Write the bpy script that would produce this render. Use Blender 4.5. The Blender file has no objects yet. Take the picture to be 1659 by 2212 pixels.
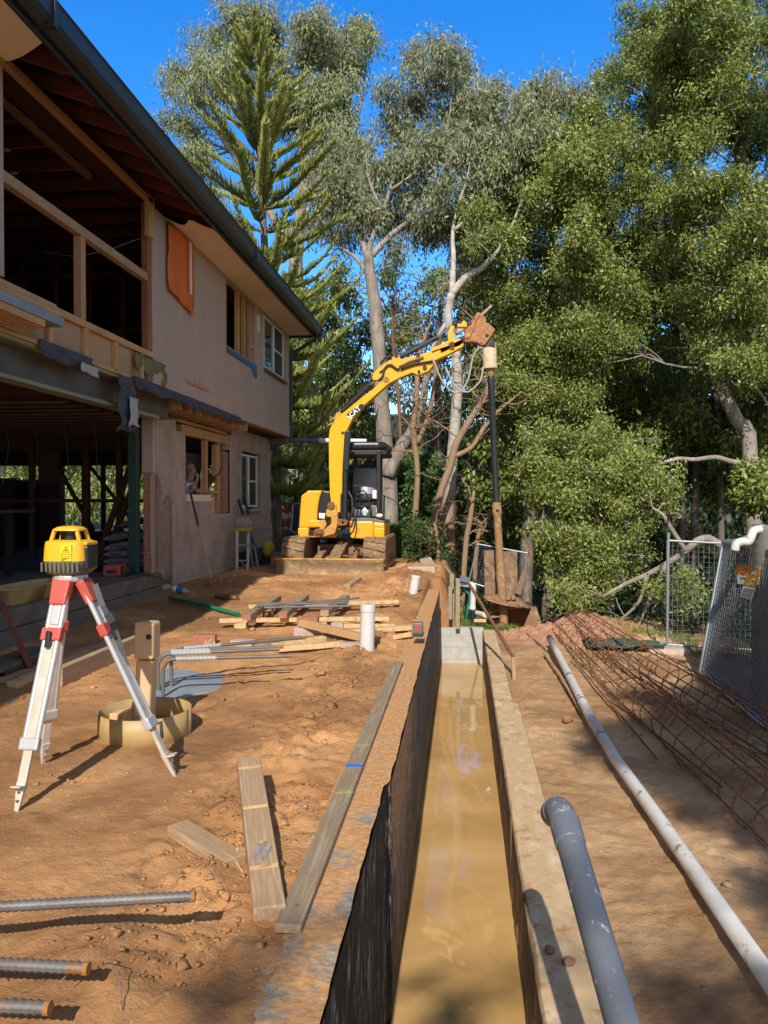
import bpy, bmesh, math, random
import numpy as np
from mathutils import Vector, Matrix
random.seed(7); RNG = np.random.default_rng(7)
sc = bpy.context.scene
COL = sc.collection
# ------------------------------------------------------------------ camera model (used to read points of the site off the photograph)
YAW, PITCH = math.radians(5.83), math.radians(-0.9)
CAM = Vector((0, 0, 1.5)); FPX = 1659.0
_cy, _sy, _cp, _sp = math.cos(YAW), math.sin(YAW), math.cos(PITCH), math.sin(PITCH)
FW = Vector((-_sy*_cp, _cy*_cp, _sp)); RT = Vector((_cy, _sy, 0)); UP = Vector((_sy*_sp, -_cy*_sp, _cp))
def at(px, py, x=None, y=None, z=None):
    d = FW + RT*((px-829.5)/FPX) + UP*((1106-py)/FPX)
    if x is not None: t = x/d.x
    elif y is not None: t = y/d.y
    else: t = (z-CAM.z)/d.z
    return CAM + d*t
cam = bpy.data.cameras.new('camera'); camo = bpy.data.objects.new('camera', cam); COL.objects.link(camo)
camo.location = CAM; camo.rotation_euler = (math.radians(90)+PITCH, 0, YAW)
cam.sensor_fit = 'HORIZONTAL'; cam.sensor_width = 36; cam.lens = 36*FPX/1659; cam.clip_end = 2000; cam.clip_start = 0.05
sc.camera = camo
# ------------------------------------------------------------------ light
SUN_EL = math.radians(38); SH = Vector((0.02, 1, 0)).normalized()      # ground direction in which shadows fall
sun = bpy.data.lights.new('sun', 'SUN'); sun.energy = 5.0; sun.angle = math.radians(0.53); sun.color = (1, 0.955, 0.885)
suno = bpy.data.objects.new('sun', sun); COL.objects.link(suno)
sd = Vector((SH.x*math.cos(SUN_EL), SH.y*math.cos(SUN_EL), -math.sin(SUN_EL)))
suno.rotation_euler = sd.to_track_quat('-Z', 'Y').to_euler(); suno.location = (0, -20, 30)
w = bpy.data.worlds.new('World'); sc.world = w; w.use_nodes = True
nt = w.node_tree; nt.nodes.clear()
sky = nt.nodes.new('ShaderNodeTexSky'); sky.sky_type = 'NISHITA'; sky.sun_disc = False
sky.sun_elevation = SUN_EL; sky.sun_rotation = math.atan2(-SH.x, -SH.y)
sky.air_density = 1.0; sky.dust_density = 0.1; sky.ozone_density = 3.0; sky.altitude = 300
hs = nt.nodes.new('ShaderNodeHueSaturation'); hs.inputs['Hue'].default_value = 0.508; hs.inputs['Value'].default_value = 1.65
# added sky grade: deeper, brighter blue ahead; paler, dimmer behind, so shadows stay brown
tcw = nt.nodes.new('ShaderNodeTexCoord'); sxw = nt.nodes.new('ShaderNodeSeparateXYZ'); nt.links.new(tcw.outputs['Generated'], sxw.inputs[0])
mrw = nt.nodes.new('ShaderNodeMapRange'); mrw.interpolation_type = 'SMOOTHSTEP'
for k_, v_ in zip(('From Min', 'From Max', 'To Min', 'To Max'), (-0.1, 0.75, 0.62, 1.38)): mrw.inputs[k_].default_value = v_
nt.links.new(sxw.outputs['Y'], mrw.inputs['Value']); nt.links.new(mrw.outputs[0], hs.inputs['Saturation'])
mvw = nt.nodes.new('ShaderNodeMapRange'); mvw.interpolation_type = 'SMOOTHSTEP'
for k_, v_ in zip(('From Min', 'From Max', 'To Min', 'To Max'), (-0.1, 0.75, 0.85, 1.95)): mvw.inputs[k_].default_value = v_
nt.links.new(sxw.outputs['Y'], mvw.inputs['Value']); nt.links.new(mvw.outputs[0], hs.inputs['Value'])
bg = nt.nodes.new('ShaderNodeBackground'); bg.inputs['Strength'].default_value = 0.15
wo = nt.nodes.new('ShaderNodeOutputWorld')
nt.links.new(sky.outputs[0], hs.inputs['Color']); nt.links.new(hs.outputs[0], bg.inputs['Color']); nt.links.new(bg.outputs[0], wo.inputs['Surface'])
sc.view_settings.view_transform = 'Standard'; sc.view_settings.look = 'None'; sc.view_settings.exposure = 0
# ------------------------------------------------------------------ materials
def _n(nt, t, **k):
    n = nt.nodes.new(t)
    for a, b in k.items():
        if a in n.inputs: n.inputs[a].default_value = b
        else: setattr(n, a, b)
    return n
def ramp(nt, fac, stops):
    r = nt.nodes.new('ShaderNodeValToRGB'); e = r.color_ramp.elements
    while len(e) < len(stops): e.new(0.5)
    for el, (p, c) in zip(e, stops): el.position = p; el.color = c if len(c) == 4 else (*c, 1)
    nt.links.new(fac, r.inputs['Fac']); return r.outputs['Color']
def noise(nt, vec, scale, detail=6, rough=0.6, dist=0.0):
    n = _n(nt, 'ShaderNodeTexNoise', Scale=scale, Detail=detail, Roughness=rough, Distortion=dist)
    nt.links.new(vec, n.inputs['Vector']); return n.outputs['Fac']
def mixc(nt, fac, a, b, blend='MIX'):
    m = nt.nodes.new('ShaderNodeMix'); m.data_type = 'RGBA'; m.blend_type = blend
    for idx, v in ((0, fac), (6, a), (7, b)):
        s = m.inputs[idx]
        if isinstance(v, bpy.types.NodeSocket): nt.links.new(v, s)
        elif isinstance(v, (int, float)): s.default_value = v
        else: s.default_value = (*v, 1)
    return m.outputs[2]
def newmat(name):
    m = bpy.data.materials.new(name); m.use_nodes = True; nt = m.node_tree; nt.nodes.clear()
    o = nt.nodes.new('ShaderNodeOutputMaterial'); b = nt.nodes.new('ShaderNodeBsdfPrincipled')
    nt.links.new(b.outputs[0], o.inputs['Surface']); return m, nt, b
def coords(nt, stretch=(1, 1, 1), kind='Object'):
    tc = nt.nodes.new('ShaderNodeTexCoord'); mp = nt.nodes.new('ShaderNodeMapping'); mp.inputs['Scale'].default_value = stretch
    nt.links.new(tc.outputs[kind], mp.inputs['Vector']); return mp.outputs['Vector']
def bumpn(nt, b, h, strength, dist=0.02):
    bp = _n(nt, 'ShaderNodeBump', Strength=strength, Distance=dist); nt.links.new(h, bp.inputs['Height']); nt.links.new(bp.outputs[0], b.inputs['Normal'])
def mat(name, c1, c2=None, scale=6, rough=0.7, bump=0.25, stretch=(1, 1, 1), dirt=None, metal=0, spec=0.5, dist=0.01, detail=7, c3=None):
    m, nt, b = newmat(name); v = coords(nt, stretch); c2 = c2 or tuple(x*0.75 for x in c1)
    f = noise(nt, v, scale, detail, 0.62)
    st = [(0.3, c1), (0.7, c2)] if not c3 else [(0.28, c1), (0.5, c2), (0.72, c3)]
    col = ramp(nt, f, st)
    if dirt:   # (colour, amount 0..1, scale)
        v2 = coords(nt); f2 = noise(nt, v2, dirt[2], 9, 0.7)
        a = 0.72 - 0.5*dirt[1]
        mk = ramp(nt, f2, [(a, (0, 0, 0)), (a+0.1, (1, 1, 1))]); col = mixc(nt, mk, col, dirt[0])
    nt.links.new(col, b.inputs['Base Color']); b.inputs['Roughness'].default_value = rough; b.inputs['Metallic'].default_value = metal
    b.inputs['Specular IOR Level'].default_value = spec
    if bump:
        f3 = noise(nt, v, scale*3, 6, 0.65); bumpn(nt, b, f3, bump, dist)
    return m
SOIL = (0.33, 0.16, 0.06); MUD = (0.28, 0.175, 0.09)
def wood(name, c1, c2, axis='y', dirt=None, scale=9, rough=0.75):
    st = {'x': (0.12, 1, 1), 'y': (1, 0.12, 1), 'z': (1, 1, 0.12)}[axis]
    return mat(name, c1, c2, scale=scale*1.6, rough=rough, bump=0.35, stretch=st, dirt=dirt, dist=0.004)
M = {}
M['pine'] = mat('pale_pine_timber', (0.74, 0.52, 0.26), (0.5, 0.31, 0.13), 14, 0.7, 0.2, (0.3, 1, 1), (SOIL, 0.25, 5))
M['pinegrey'] = mat('weathered_timber', (0.52, 0.34, 0.19), (0.36, 0.225, 0.12), 16, 0.8, 0.3, (4, 0.18, 4), (SOIL, 0.2, 6), dist=0.004, c3=(0.58, 0.42, 0.26))
M['formply'] = mat('grey_formwork_timber', (0.40, 0.29, 0.175), (0.26, 0.185, 0.11), 13, 0.75, 0.25, (3.5, 0.2, 3.5), (SOIL, 0.3, 3.5), c3=(0.46, 0.36, 0.23))
M['frame'] = mat('frame_timber', (0.60, 0.36, 0.16), (0.45, 0.24, 0.1), 8, 0.7, 0.2, (1, 0.3, 0.3))
M['redwood'] = mat('old_red_hardwood', (0.25, 0.07, 0.038), (0.14, 0.04, 0.022), 8, 0.75, 0.2, (0.3, 1, 1))
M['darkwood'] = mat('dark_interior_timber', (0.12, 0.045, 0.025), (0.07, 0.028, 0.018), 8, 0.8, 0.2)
M['render'] = mat('pinkish_render', (0.50, 0.38, 0.31), (0.44, 0.33, 0.265), 2.2, 0.9, 0.25, (1, 1, 0.35), dist=0.006, dirt=((0.33, 0.235, 0.18), 0.22, 1.6))
M['render2'] = mat('dusty_render', (0.50, 0.38, 0.31), (0.42, 0.315, 0.255), 2.2, 0.92, 0.45, dist=0.012, c3=(0.33, 0.22, 0.16), dirt=((0.26, 0.18, 0.13), 0.22, 3))
M['soffit'] = mat('cream_soffit_board', (0.84, 0.68, 0.5), (0.77, 0.62, 0.45), 2, 0.8, 0.05)
M['gutter'] = mat('charcoal_gutter_paint', (0.035, 0.045, 0.05), (0.025, 0.032, 0.037), 5, 0.38, 0.05)
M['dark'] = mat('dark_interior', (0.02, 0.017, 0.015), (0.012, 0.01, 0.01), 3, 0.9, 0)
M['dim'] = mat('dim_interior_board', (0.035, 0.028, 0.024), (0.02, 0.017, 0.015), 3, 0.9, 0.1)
M['concrete'] = mat('grey_concrete', (0.40, 0.36, 0.29), (0.27, 0.24, 0.19), 5, 0.85, 0.35, dirt=(SOIL, 0.40, 2.6))
M['concretegrey'] = mat('wet_grey_concrete', (0.30, 0.33, 0.35), (0.22, 0.245, 0.265), 9, 0.6, 0.3, dirt=(SOIL, 0.12, 5))
M['slab'] = mat('slab_edge_concrete', (0.19, 0.15, 0.11), (0.11, 0.085, 0.06), 4, 0.85, 0.4, dirt=(SOIL, 0.3, 3))
M['steelbeam'] = mat('grey_primed_steel', (0.17, 0.155, 0.13), (0.11, 0.10, 0.085), 3, 0.55, 0.05, metal=0.3)
M['greenpost'] = mat('dark_green_steel', (0.025, 0.065, 0.052), (0.018, 0.045, 0.038), 6, 0.6, 0.05)
M['greentimber'] = mat('treated_green_timber', (0.28, 0.30, 0.18), (0.21, 0.235, 0.145), 9, 0.7, 0.2, (1, 0.2, 1))
M['membrane'] = mat('black_damp_course', (0.035, 0.04, 0.05), (0.07, 0.075, 0.09), 7, 0.6, 0.5, dist=0.02)
M['felt'] = mat('grey_felt', (0.45, 0.45, 0.45), (0.36, 0.36, 0.36), 12, 0.9, 0.3)
M['orange'] = mat('orange_plastic_sheet', (0.80, 0.17, 0.025), (0.66, 0.14, 0.02), 3, 0.5, 0.5, dist=0.03)
M['bluefilm'] = mat('blue_plastic_flashing', (0.01, 0.17, 0.40), (0.008, 0.11, 0.28), 7, 0.4, 0.5, dist=0.02)
M['olive'] = mat('olive_tarp', (0.20, 0.19, 0.06), (0.13, 0.13, 0.05), 6, 0.7, 0.4, dist=0.02)
M['white'] = mat('white_paint', (0.8, 0.8, 0.78), (0.72, 0.72, 0.7), 8, 0.45, 0.05)
M['screen'] = mat('dark_flyscreen', (0.012, 0.012, 0.014), (0.009, 0.009, 0.01), 50, 0.5, 0)
M['pvc'] = mat('white_pvc', (0.66, 0.64, 0.60), (0.58, 0.56, 0.52), 6, 0.35, 0.05, dirt=(MUD, 0.13, 9))
M['pvcdirty'] = mat('dusty_white_pvc', (0.72, 0.69, 0.64), (0.60, 0.56, 0.50), 5, 0.5, 0.1, dirt=(MUD, 0.3, 7))
M['pvcgrey'] = mat('grey_pvc', (0.15, 0.16, 0.18), (0.125, 0.135, 0.155), 4, 0.38, 0.05, dirt=((0.58, 0.56, 0.52), 0.25, 24))
M['rust'] = mat('rusty_steel', (0.30, 0.125, 0.05), (0.17, 0.07, 0.033), 18, 0.85, 0.4, c3=(0.42, 0.19, 0.07))
M['rebar'] = mat('rebar_steel', (0.20, 0.18, 0.165), (0.13, 0.115, 0.105), 7, 0.55, 0.2, metal=0.25, dirt=((0.30, 0.13, 0.035), 0.33, 10))
M['rustend'] = mat('orange_rust', (0.42, 0.19, 0.04), (0.30, 0.12, 0.03), 20, 0.85, 0.3)
M['galv'] = mat('galvanised_steel', (0.42, 0.44, 0.46), (0.32, 0.34, 0.36), 10, 0.4, 0.1, metal=0.6)
M['wire'] = mat('grey_fence_wire', (0.17, 0.175, 0.18), (0.11, 0.115, 0.12), 10, 0.55, 0, metal=0.2)
M['galvdull'] = mat('dull_galvanised_wire', (0.36, 0.38, 0.40), (0.27, 0.29, 0.31), 10, 0.5, 0, metal=0.4)
M['yellow'] = mat('machine_yellow', (0.86, 0.42, 0.018), (0.80, 0.375, 0.014), 2.5, 0.4, 0.08, dirt=((0.40, 0.22, 0.08), 0.28, 5))
M['yellowbright'] = mat('boom_yellow', (0.88, 0.44, 0.012), (0.84, 0.40, 0.01), 2, 0.33, 0.05, dirt=((0.45, 0.24, 0.06), 0.22, 9))
M['yellowdirty'] = mat('worn_yellow_paint', (0.70, 0.36, 0.04), (0.42, 0.22, 0.07), 5, 0.6, 0.25, dirt=((0.26, 0.15, 0.07), 0.4, 6))
M['black'] = mat('black_paint', (0.016, 0.017, 0.018), (0.024, 0.025, 0.026), 6, 0.35, 0.08)
M['rubber'] = mat('black_rubber', (0.03, 0.03, 0.03), (0.045, 0.042, 0.04), 10, 0.7, 0.2)
M['muddy'] = mat('mud_caked_steel', (0.36, 0.22, 0.11), (0.22, 0.13, 0.065), 7, 0.85, 0.6, c3=(0.46, 0.31, 0.17), dist=0.03)
M['blade'] = mat('scuffed_blade_steel', (0.38, 0.25, 0.12), (0.22, 0.14, 0.075), 5, 0.7, 0.45, c3=(0.48, 0.33, 0.15), dirt=((0.12, 0.08, 0.05), 0.3, 6))
M['augerblack'] = mat('scuffed_black_shaft', (0.014, 0.015, 0.018), (0.03, 0.032, 0.036), 7, 0.3, 0.15, stretch=(1, 1, 0.2), dirt=((0.35, 0.33, 0.3), 0.1, 30))
M['augertan'] = mat('tan_rusty_shaft', (0.44, 0.27, 0.12), (0.28, 0.15, 0.065), 9, 0.8, 0.4, c3=(0.52, 0.36, 0.19))
M['chrome'] = mat('chrome_rod', (0.5, 0.5, 0.5), (0.45, 0.45, 0.45), 5, 0.15, 0, metal=1)
M['greyplastic'] = mat('grey_plastic', (0.15, 0.15, 0.15), (0.12, 0.12, 0.12), 6, 0.5, 0.05)
M['seat'] = mat('grey_vinyl_seat', (0.30, 0.30, 0.31), (0.22, 0.22, 0.23), 4, 0.3, 0.05)
M['laseryellow'] = mat('instrument_yellow', (0.84, 0.46, 0.02), (0.78, 0.41, 0.02), 4, 0.4, 0.04)
M['laserbase'] = mat('olive_grey_plastic', (0.17, 0.155, 0.10), (0.13, 0.12, 0.08), 9, 0.6, 0.08)
M['alu'] = mat('scratched_aluminium', (0.66, 0.65, 0.62), (0.56, 0.55, 0.52), 8, 0.36, 0.08, (1, 1, 0.15), metal=0.45)
M['aludirty'] = mat('muddy_aluminium', (0.62, 0.55, 0.45), (0.46, 0.37, 0.27), 9, 0.55, 0.2)
M['red'] = mat('faded_red_plastic', (0.58, 0.09, 0.06), (0.45, 0.07, 0.05), 8, 0.5, 0.1, dirt=((0.6, 0.5, 0.45), 0.2, 20))
M['strap'] = mat('grey_webbing', (0.10, 0.10, 0.10), (0.07, 0.07, 0.07), 30, 0.8, 0.2)
M['tanpost'] = mat('tan_painted_post', (0.70, 0.47, 0.26), (0.60, 0.39, 0.2), 5, 0.7, 0.15, dirt=((0.28, 0.16, 0.08), 0.15, 6))
M['bark_mixed'] = None
M['ring'] = mat('yellowed_steel_ring', (0.52, 0.35, 0.14), (0.40, 0.265, 0.10), 6, 0.5, 0.15, dirt=(SOIL, 0.2, 6))
M['brick'] = mat('red_brick', (0.42, 0.16, 0.095), (0.33, 0.12, 0.07), 14, 0.9, 0.4, dirt=((0.52, 0.38, 0.30), 0.35, 12))
M['palebrick'] = mat('mortar_covered_brick', (0.52, 0.42, 0.35), (0.42, 0.29, 0.22), 11, 0.9, 0.4)
M['greenhose'] = mat('green_plastic', (0.008, 0.22, 0.095), (0.006, 0.18, 0.08), 8, 0.45, 0.05)
M['tarpgreen'] = mat('teal_green_tarp', (0.01, 0.22, 0.16), (0.008, 0.13, 0.10), 6, 0.45, 0.5, dist=0.03)
M['glassdark'] = mat('window_glass', (0.05, 0.06, 0.055), (0.07, 0.09, 0.06), 3, 0.05, 0, spec=0.8)
M['bark_white'] = mat('pale_gum_bark', (0.50, 0.44, 0.37), (0.24, 0.195, 0.155), 3.2, 0.9, 0.5, (1, 1, 0.28), c3=(0.40, 0.345, 0.285), dist=0.04, dirt=((0.17, 0.13, 0.10), 0.32, 2.2))
M['bark_tan'] = mat('tan_bark', (0.36, 0.235, 0.13), (0.26, 0.165, 0.095), 7, 0.9, 0.6, (1, 1, 0.18), dist=0.04)
M['bark_red'] = mat('stringy_red_bark', (0.30, 0.16, 0.085), (0.19, 0.095, 0.055), 10, 0.9, 0.8, (1, 1, 0.1), c3=(0.36, 0.21, 0.12), dist=0.05)
M['bark_brown'] = mat('grey_brown_bark', (0.20, 0.155, 0.11), (0.13, 0.10, 0.07), 8, 0.9, 0.5, (1, 1, 0.25), c3=(0.38, 0.31, 0.24), dist=0.03)
def mk_bark_mixed():
    m, nt, b = newmat('stringy_base_smooth_top_bark'); v = coords(nt, (1, 1, 0.12)); v2 = coords(nt)
    lo = ramp(nt, noise(nt, v, 10, 7, 0.65), [(0.3, (0.19, 0.095, 0.055)), (0.5, (0.31, 0.165, 0.09)), (0.72, (0.40, 0.24, 0.14))])
    hi = ramp(nt, noise(nt, v2, 4, 7, 0.6), [(0.3, (0.30, 0.26, 0.22)), (0.5, (0.44, 0.39, 0.33)), (0.72, (0.56, 0.51, 0.45))])
    sx = nt.nodes.new('ShaderNodeSeparateXYZ'); nt.links.new(v2, sx.inputs[0]); ad = nt.nodes.new('ShaderNodeMath'); ad.operation = 'MULTIPLY_ADD'
    nt.links.new(noise(nt, v2, 2.5, 4, 0.6), ad.inputs[0]); ad.inputs[1].default_value = 3.0; nt.links.new(sx.outputs['Z'], ad.inputs[2])
    r = _n(nt, 'ShaderNodeMapRange'); r.inputs['From Min'].default_value = 3.6; r.inputs['From Max'].default_value = 5.0; nt.links.new(ad.outputs[0], r.inputs['Value'])
    nt.links.new(mixc(nt, r.outputs[0], lo, hi), b.inputs['Base Color']); b.inputs['Roughness'].default_value = 0.9
    bumpn(nt, b, noise(nt, v, 14, 6, 0.65), 0.6, 0.04); return m
M['bark_mixed'] = mk_bark_mixed()
M['skin'] = mat('skin', (0.42, 0.21, 0.14), (0.38, 0.18, 0.12), 12, 0.55, 0.03)
M['hair'] = mat('grey_hair', (0.26, 0.25, 0.24), (0.13, 0.125, 0.12), 40, 0.8, 0.4)
M['shirt'] = mat('light_blue_shirt', (0.55, 0.62, 0.75), (0.48, 0.55, 0.68), 9, 0.85, 0.3)
M['bag'] = mat('printed_paper_bag', (0.42, 0.40, 0.45), (0.28, 0.25, 0.33), 6, 0.7, 0.35, dist=0.02)
M['bagpurple'] = mat('purple_paper_bag', (0.22, 0.03, 0.12), (0.16, 0.02, 0.09), 6, 0.6, 0.35)
M['coir'] = mat('bark_slab', (0.38, 0.245, 0.155), (0.25, 0.15, 0.09), 12, 0.95, 0.9, (1, 1, 0.25), c3=(0.48, 0.33, 0.22), dist=0.04)
M['stone'] = mat('clay_stone', (0.34, 0.19, 0.10), (0.25, 0.13, 0.06), 7, 0.9, 0.5, dist=0.02)
M['palestone'] = mat('pale_stone', (0.5, 0.42, 0.32), (0.4, 0.3, 0.2), 9, 0.9, 0.5, dist=0.02)
M['scribble'] = mat('faint_blue_crayon', (0.10, 0.22, 0.40), (0.2, 0.25, 0.33), 40, 0.8, 0)
M['bluepaint'] = mat('blue_marker_paint', (0.01, 0.19, 0.62), (0.01, 0.15, 0.5), 20, 0.7, 0)
M['yellowpaint'] = mat('yellow_marker_crayon', (0.42, 0.42, 0.10), (0.34, 0.32, 0.12), 30, 0.8, 0)
M['yellowbag'] = mat('yellow_sack', (0.6, 0.45, 0.03), (0.45, 0.33, 0.03), 6, 0.7, 0.4, dist=0.03)
M['signorange'] = mat('orange_sign', (0.75, 0.30, 0.02), (0.68, 0.26, 0.02), 3, 0.5, 0)
M['signred'] = mat('red_print', (0.55, 0.05, 0.03), (0.5, 0.05, 0.03), 3, 0.5, 0)
M['ink'] = mat('black_print', (0.02, 0.02, 0.02), (0.02, 0.02, 0.02), 3, 0.6, 0)
M['bluegrey'] = mat('blue_grey_plastic', (0.14, 0.17, 0.20), (0.1, 0.12, 0.15), 4, 0.5, 0.05)
M['tank'] = mat('olive_rainwater_tank', (0.30, 0.32, 0.27), (0.24, 0.26, 0.22), 4, 0.5, 0.05)
M['tealrag'] = mat('teal_green_cloth', (0.03, 0.12, 0.09), (0.06, 0.10, 0.07), 8, 0.8, 0.5, dirt=(MUD, 0.3, 7), dist=0.03)
def mk_blocks(name, c1, c2, mortar, bw, bh, vertical='z', msize=0.012, along='x', rough=0.9):
    m, nt, b = newmat(name)
    tc = nt.nodes.new('ShaderNodeTexCoord'); sx = nt.nodes.new('ShaderNodeSeparateXYZ'); cx = nt.nodes.new('ShaderNodeCombineXYZ')
    nt.links.new(tc.outputs['Object'], sx.inputs[0])
    if along == 'xy':
        ad = nt.nodes.new('ShaderNodeMath'); ad.operation = 'ADD'; nt.links.new(sx.outputs['X'], ad.inputs[0]); nt.links.new(sx.outputs['Y'], ad.inputs[1]); nt.links.new(ad.outputs[0], cx.inputs['X'])
    else: nt.links.new(sx.outputs['X' if along == 'x' else 'Y'], cx.inputs['X'])
    nt.links.new(sx.outputs['Z'], cx.inputs['Y'])
    br = _n(nt, 'ShaderNodeTexBrick', Scale=1.0); br.offset = 0.5
    br.inputs['Brick Width'].default_value = bw; br.inputs['Row Height'].default_value = bh; br.inputs['Mortar Size'].default_value = msize/2
    br.inputs['Color1'].default_value = (*c1, 1); br.inputs['Color2'].default_value = (*c2, 1); br.inputs['Mortar'].default_value = (*mortar, 1)
    nt.links.new(cx.outputs[0], br.inputs['Vector'])
    f = noise(nt, tc.outputs['Object'], 9, 8, 0.65)
    col = mixc(nt, 0.45, br.outputs['Color'], ramp(nt, f, [(0.3, tuple(x*0.55 for x in c1)), (0.7, tuple(min(1, x*1.3) for x in c2))]))
    nt.links.new(col, b.inputs['Base Color']); b.inputs['Roughness'].default_value = rough
    ad = nt.nodes.new('ShaderNodeMath'); ad.operation = 'MULTIPLY_ADD'; nt.links.new(f, ad.inputs[0]); ad.inputs[1].default_value = 0.5
    inv = nt.nodes.new('ShaderNodeMath'); inv.operation = 'SUBTRACT'; inv.inputs[0].default_value = 1; nt.links.new(br.outputs['Fac'], inv.inputs[1])
    nt.links.new(inv.outputs[0], ad.inputs[2]); bumpn(nt, b, ad.outputs[0], 0.5, 0.012)
    return m
M['blockwall'] = mk_blocks('grey_blockwork', (0.50, 0.485, 0.44), (0.43, 0.42, 0.38), (0.36, 0.34, 0.29), 0.40, 0.20)
M['brickwall'] = mk_blocks('brickwork', (0.46, 0.20, 0.115), (0.36, 0.14, 0.085), (0.42, 0.36, 0.29), 0.24, 0.086, along='xy')
M['brickwalldark'] = mk_blocks('pale_purple_brickwork', (0.20, 0.12, 0.105), (0.16, 0.095, 0.085), (0.26, 0.22, 0.20), 0.24, 0.086, along='xy')
def mk_membranewall():
    m, nt, b = newmat('black_waterproof_membrane'); vv = coords(nt)
    sx = nt.nodes.new('ShaderNodeSeparateXYZ'); nt.links.new(vv, sx.inputs[0])
    def mrange(sock, a, c, d=0.0, e=1.0):
        r = _n(nt, 'ShaderNodeMapRange'); r.interpolation_type = 'SMOOTHSTEP'
        for k, val in zip(('From Min', 'From Max', 'To Min', 'To Max'), (a, c, d, e)): r.inputs[k].default_value = val
        nt.links.new(sock, r.inputs['Value']); return r.outputs[0]
    n1 = noise(nt, coords(nt, (1, 1.2, 0.5)), 5, 8, 0.7, 0.8); n2 = noise(nt, coords(nt, (1, 2.6, 0.3)), 4.2, 4, 0.5, 1.2)
    base = ramp(nt, n1, [(0.3, (0.012, 0.012, 0.012)), (0.55, (0.022, 0.022, 0.022)), (0.8, (0.045, 0.043, 0.04))])
    grey = ramp(nt, n1, [(0.3, (0.065, 0.058, 0.05)), (0.55, (0.14, 0.125, 0.105)), (0.78, (0.27, 0.24, 0.20))])
    col = mixc(nt, mrange(sx.outputs['Y'], -2.04, -1.6), base, grey)          # object space: y = world y - 6
    def lines(rot, scale, seed, wdt):
        tc = nt.nodes.new('ShaderNodeTexCoord'); mp = nt.nodes.new('ShaderNodeMapping'); mp.inputs['Rotation'].default_value = (rot, 0, 0); mp.inputs['Location'].default_value = (0, seed, seed*1.7); mp.inputs['Scale'].default_value = (1, scale, scale*0.12)
        nt.links.new(tc.outputs['Object'], mp.inputs['Vector']); f = noise(nt, mp.outputs['Vector'], 1.0, 5, 0.55, 0.3)
        return ramp(nt, f, [(0.5-wdt, (0, 0, 0)), (0.5, (1, 1, 1)), (0.5+wdt, (0, 0, 0))])
    br = ramp(nt, noise(nt, vv, 3.5, 4, 0.6), [(0.44, (0, 0, 0)), (0.56, (1, 1, 1))])
    for rot, sc_, sd, wd in ((0.35, 5.0, 1.3, 0.010), (-0.45, 6.0, 4.1, 0.010), (0.1, 8.0, 7.7, 0.009)):
        mm = nt.nodes.new('ShaderNodeMath'); mm.operation = 'MULTIPLY'; nt.links.new(lines(rot, sc_, sd, wd), mm.inputs[0]); nt.links.new(br, mm.inputs[1]); col = mixc(nt, mm.outputs[0], col, (0.42, 0.39, 0.34))
    # clay splashes: dense near the joint of the sheets, thinning away from it, stronger high up
    a = mrange(sx.outputs['Y'], -2.15, -1.9); c = mrange(sx.outputs['Y'], 1.5, -1.2); d = mrange(sx.outputs['Z'], -1.2, -0.1, 0.25, 1.0)
    mu = nt.nodes.new('ShaderNodeMath'); mu.operation = 'MULTIPLY'; nt.links.new(a, mu.inputs[0]); nt.links.new(c, mu.inputs[1]); mv = nt.nodes.new('ShaderNodeMath'); mv.operation = 'MULTIPLY'; nt.links.new(mu.outputs[0], mv.inputs[0]); nt.links.new(d, mv.inputs[1])
    sp = noise(nt, coords(nt, (1, 1.8, 0.5)), 13, 8, 0.75); ad = nt.nodes.new('ShaderNodeMath'); ad.operation = 'MULTIPLY_ADD'; nt.links.new(mv.outputs[0], ad.inputs[0]); ad.inputs[1].default_value = 0.27; nt.links.new(sp, ad.inputs[2])
    col = mixc(nt, ramp(nt, ad.outputs[0], [(0.68, (0, 0, 0)), (0.71, (1, 1, 1))]), col, ramp(nt, noise(nt, vv, 30, 3, 0.5), [(0.35, (0.36, 0.17, 0.07)), (0.65, (0.58, 0.36, 0.2))]))
    nt.links.new(col, b.inputs['Base Color']); b.inputs['Roughness'].default_value = 0.7; b.inputs['Specular IOR Level'].default_value = 0.2
    bumpn(nt, b, n2, 0.7, 0.05); return m
M['membranewall'] = mk_membranewall()
def mk_water():
    m, nt, b = newmat('muddy_water'); v = coords(nt)
    f = noise(nt, v, 1.2, 5, 0.6, 0.6)
    col = ramp(nt, f, [(0.3, (0.43, 0.25, 0.085)), (0.5, (0.53, 0.315, 0.115)), (0.72, (0.62, 0.385, 0.155))])
    v2 = coords(nt, (1.6, 0.5, 1)); film = ramp(nt, noise(nt, v2, 3.2, 8, 0.7, 2.2), [(0.60, (0, 0, 0)), (0.64, (0.22, 0.22, 0.22)), (0.67, (0, 0, 0))])
    col = mixc(nt, film, col, (0.50, 0.34, 0.15))
    nt.links.new(col, b.inputs['Base Color']); b.inputs['Roughness'].default_value = 0.03; b.inputs['IOR'].default_value = 1.33
    bumpn(nt, b, noise(nt, v, 3, 2, 0.5), 0.01, 0.01); return m
M['water'] = mk_water()
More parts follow.
